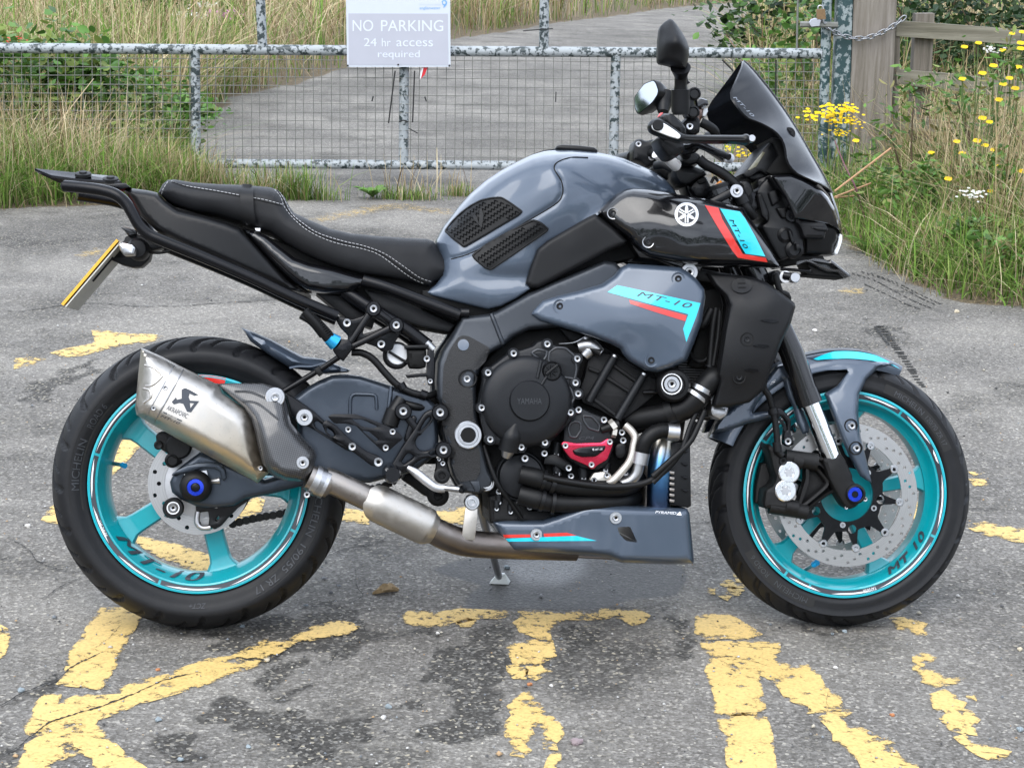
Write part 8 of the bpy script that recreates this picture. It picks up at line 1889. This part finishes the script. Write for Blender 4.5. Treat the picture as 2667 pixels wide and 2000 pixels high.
wl_ = prism('wiring_loom', px('O', [(520,640),(640,620),(760,690),(790,800),(680,830),(560,740)]),-.12,-.02, DARKIN, bike, .010, soft=6)
tube('wiring_loom', tp('O', [(530,650,.0),(640,640,.02),(760,700,.03),(900,720,.04)]),.010, RUBBER, wl_, 10)
prism('bar_clamp_block', px('O', [(880,480),(960,430),(1110,510),(1100,600),(960,640),(850,600)]),.05,.12, SATIN, riser, .008, soft=6)
bc = tube('brake_cable', tp('O', [(1080,560,.11),(1160,630,.11),(1280,690,.11),(1400,760,.11),(1510,850,.11),(1600,960,.11),(1650,1080,.11)]),.0115, RUBBER, bike, 14)
tube('cable_ferrule', tp('O', [(1620,1040,.13),(1660,1130,.13)]),.0155, SATIN, bc, 14,1); tube('brake_cable', tp('O', [(1660,1130,.13),(1720,1220,.13),(1790,1300,.12)]),.011, RUBBER, bc, 12)
tube('thin_wire', tp('O', [(1240,870,.10),(1280,800,.10),(1330,850,.10),(1370,900,.10)]),.0035, RUBBER, bc, 8)
ign = prism('ignition_block', px('O', [(1600,850),(1700,830),(1760,880),(1800,1000),(1860,1180),(1780,1260),(1700,1200),(1640,980)]),.0,.10, SATIN, bike, .008, soft=6)
lath('O', 1690,980,.10,[(.012,-.01),(.012,.003),(.009,.004),(0,.001)], RUBBER, ign, 'block_bolt')
prism('loom_cover', px('O', [(1820,820),(1960,760),(2000,900),(1960,1000),(2000,1200),(1960,1330),(1880,1200),(1850,1000)]),.0,.085, SATIN, nb, .01, soft=8)
# front master cylinder with fluid pot and mirror clamp
mc = prism('front_master_cylinder', px('N', [(930,1400),(1100,1400),(1110,1480),(1100,1600),(1000,1640),(930,1600),(850,1480)]),.20,.27, SATIN, bike, .010, soft=6)
bolt(p1('N', 965,1525),.275,.0085, ALU, mc)
tube('banjo_hose', tp('N', [(1110,1470,.23),(1190,1510,.23),(1270,1570,.22),(1290,1640,.20),(1200,1650,.17)]),.0105, RUBBER, mc, 12)
pot = prism('fluid_reservoir', px('N', [(1040,1280),(1150,1290),(1130,1400),(1100,1480),(940,1470),(945,1440),(1030,1430)]),.19,.245, M('amber_fluid_pot', (.10,.035,.012),.2,0,.6), mc, .010, soft=4)
prism('reservoir_lid', px('N', [(1030,1160),(1120,1155),(1200,1180),(1212,1250),(1150,1260),(1130,1290),(1045,1285)]),.185,.25, GLOSS, pot, .005, soft=4)
prism('reservoir_label', px('N', [(1140,1290),(1195,1290),(1200,1330),(1160,1400),(1128,1390)]),.20,.236, M('pale_label', (.6,.62,.64),.4), pot, .002)
clampo = prism('mirror_clamp', px('N', [(905,1050),(980,1040),(1020,1040),(1050,1060),(1055,1130),(1030,1190),(1040,1350),(1010,1400),(960,1410),(920,1360),(900,1200)]),.24,.285, SATIN, mc, .008, soft=6)
lath('N', 1025,1105,.285,[(.0135,-.02),(.0135,.003),(.0105,.005),(.009,.001),(0,.001)], SATIN, clampo, 'clamp_ring'); lath('N', 1010,1340,.285,[(.0135,-.02),(.0135,.003),(.0105,.005),(.009,.001),(0,.001)], SATIN, clampo, 'clamp_ring')
prism('clamp_tab', px('N', [(880,890),(905,860),(935,880),(950,940),(980,960),(930,985),(940,1040),(905,1040),(880,980)]),.25,.262, ENGINE2, clampo, .002, soft=3)
stem = tube('mirror_stem', tp('N', [(855,1370,.29),(850,1200,.295),(848,1000,.305),(850,860,.315),(848,760,.33)]),[.0185,.0185,.0130,.0130,.0130], SATIN, bike, 18,3)
tube('stem_boot', tp('N', [(850,1340,.292),(850,1050,.30)]),.0200, SATIN, stem, 18,1)
tube('stem_neck', tp('N', [(850,890,.312),(848,770,.33)]),[.0125,.0215], SATIN, stem, 18,1)
mi_o = px('N', [(700,150),(716,146),(750,160),(800,220),(870,320),(925,420),(955,510),(955,590),(940,680),(918,780),(880,790),(780,770),(690,740),(580,720),(556,690),(552,620),(560,420),(575,290),(590,240),(640,190)])
mi_s = Surf(mi_o, px('N', [(650,400,.36),(750,450,.385),(850,550,.375),(680,620,.36),(700,260,.36)]), px('N', [(716,146,.335),(940,520,.33),(880,790,.33),(556,690,.33),(575,290,.33)]),22,1.7)
mir = body('mirror', mi_s, MATTE, bike, 6, back=.315)
# far mirror: seen from behind, glass towards the camera's left
def ray_plane(p, c, N):
    d = rayd(p); dl = Vector((d @ _fw, -(d @ _rt2), d @ _up2)); o = Vector((_OL[0],-_OL[1], _OL[2]))
    return o + dl * ((c - o).dot(N) / dl.dot(N))
def far_mirror():
    face = resample_soft(px('N', [(252,1160),(300,1080),(390,970),(510,925),(540,960),(575,1060),(560,1120),(500,1210),(420,1290),(300,1375),(262,1300)]),6)
    N = Vector((-.80,-.55,.062)).normalized(); c = lp(p1('N', 420,1140),-.33); n = len(face)
    f3 = [ray_plane(q, c, N) for q in face]; c = sum(f3, Vector()) / n
    ring2 = [c + (v - c) * 1.03 - N * .014 for v in f3]; ring3 = [c + (v - c) * .80 - N * .040 for v in f3]; ring4 = [c + (v - c) * .35 - N * .055 for v in f3]; V = f3 + ring2 + ring3 + ring4; Fc = []
    for a in (0, n, 2 * n):
        for k in range(n): k2 = (k + 1) % n; Fc.append((a + k, a + k2, a + n + k2, a + n + k))
    Fc.append(tuple(range(3 * n, 4 * n))); Fc.append(tuple(range(n))[::-1])
    m = fixnormals(mk('mirror', V, Fc, SATIN, bike, True, 50))
    mk('mirror_glass', [c + (v - c) * .93 + N * .0012 for v in f3],[tuple(range(n))], GLASSY, m, False)
    return m
fm = far_mirror()
tube('mirror_neck', tp('N', [(645,1130,-.34),(630,1240,-.33),(625,1340,-.32)]),[.030,.020,.013], SATIN, fm, 16)
prism('red_tag', px('N', [(590,1350),(628,1345),(600,1395),(565,1398)]),.33,.345, M('coral_tag', (.75,.12,.12),.5), bike, .002)
prism('throttle_cover', px('N', [(600,1380),(640,1345),(750,1345),(860,1440),(930,1520),(940,1640),(700,1600),(600,1450)]),.30,.37, SATIN, bike, .014, soft=8)
# clocks
dash = prism('dash_display', px('O', [(1640,755),(1740,640),(1890,450),(1985,345),(2030,350),(2100,480),(2090,620),(2000,740),(1960,780),(1880,720),(1700,800),(1660,790)]),-.075,.075, SATIN, bike, .006, soft=5)
prism('dash_glass', px('O', [(1712,700),(1900,468),(1932,480),(1820,660),(1730,710)]),-.07,.077, M('display_glass', (.20,.19,.13),.12,0,.6), dash, .001)
prism('dash_bezel', px('O', [(1640,750),(1800,665),(1850,715),(1750,790),(1690,795)]),-.074,.078, MATTE, dash, .003)
prism('dash_mount', px('O', [(1700,800),(1880,712),(1980,790),(1780,840)]),-.05,.06, MATTE, dash, .004)
prism('dash_hood', px('C', [(600,880),(680,890),(700,1040),(760,1110),(900,1180),(800,1150),(720,1115),(590,1120),(560,1100),(640,1000)]),-.08,.085, DARKIN, dash, .005)
# little camera-like damper unit under the scoop and a ragged edge of brackets
stg = prism('steering_damper', px('Q', [(800,1500),(880,1490),(950,1560),(960,1640),(880,1680),(790,1650),(780,1560)]),.10,.15, SATIN, bike, .006, soft=6)
lath('Q', 1080,1588,.16,[(.0115,-.02),(.0115,.004),(.010,.006),(.0,.006)], ALU, stg, 'damper_end'); tube('damper_rod', tp('Q', [(930,1560,.15),(1080,1588,.155)]),.009, BLACKM, stg, 14,1)
lath('Q', 960,1580,.15,[(.013,-.01),(.013,.003),(.008,.004),(.007,0),(0,0)], WHITE, stg, 'damper_clamp')
prism('yoke_casting', px('M', [(1650,850),(1800,860),(1900,880),(2000,900),(1880,960),(1760,940)]),-.1,.15, CASTBLK, bike, .008, soft=4); bolt(p1('M', 1710,882),.175,.012, ALUDULL, bike, True)
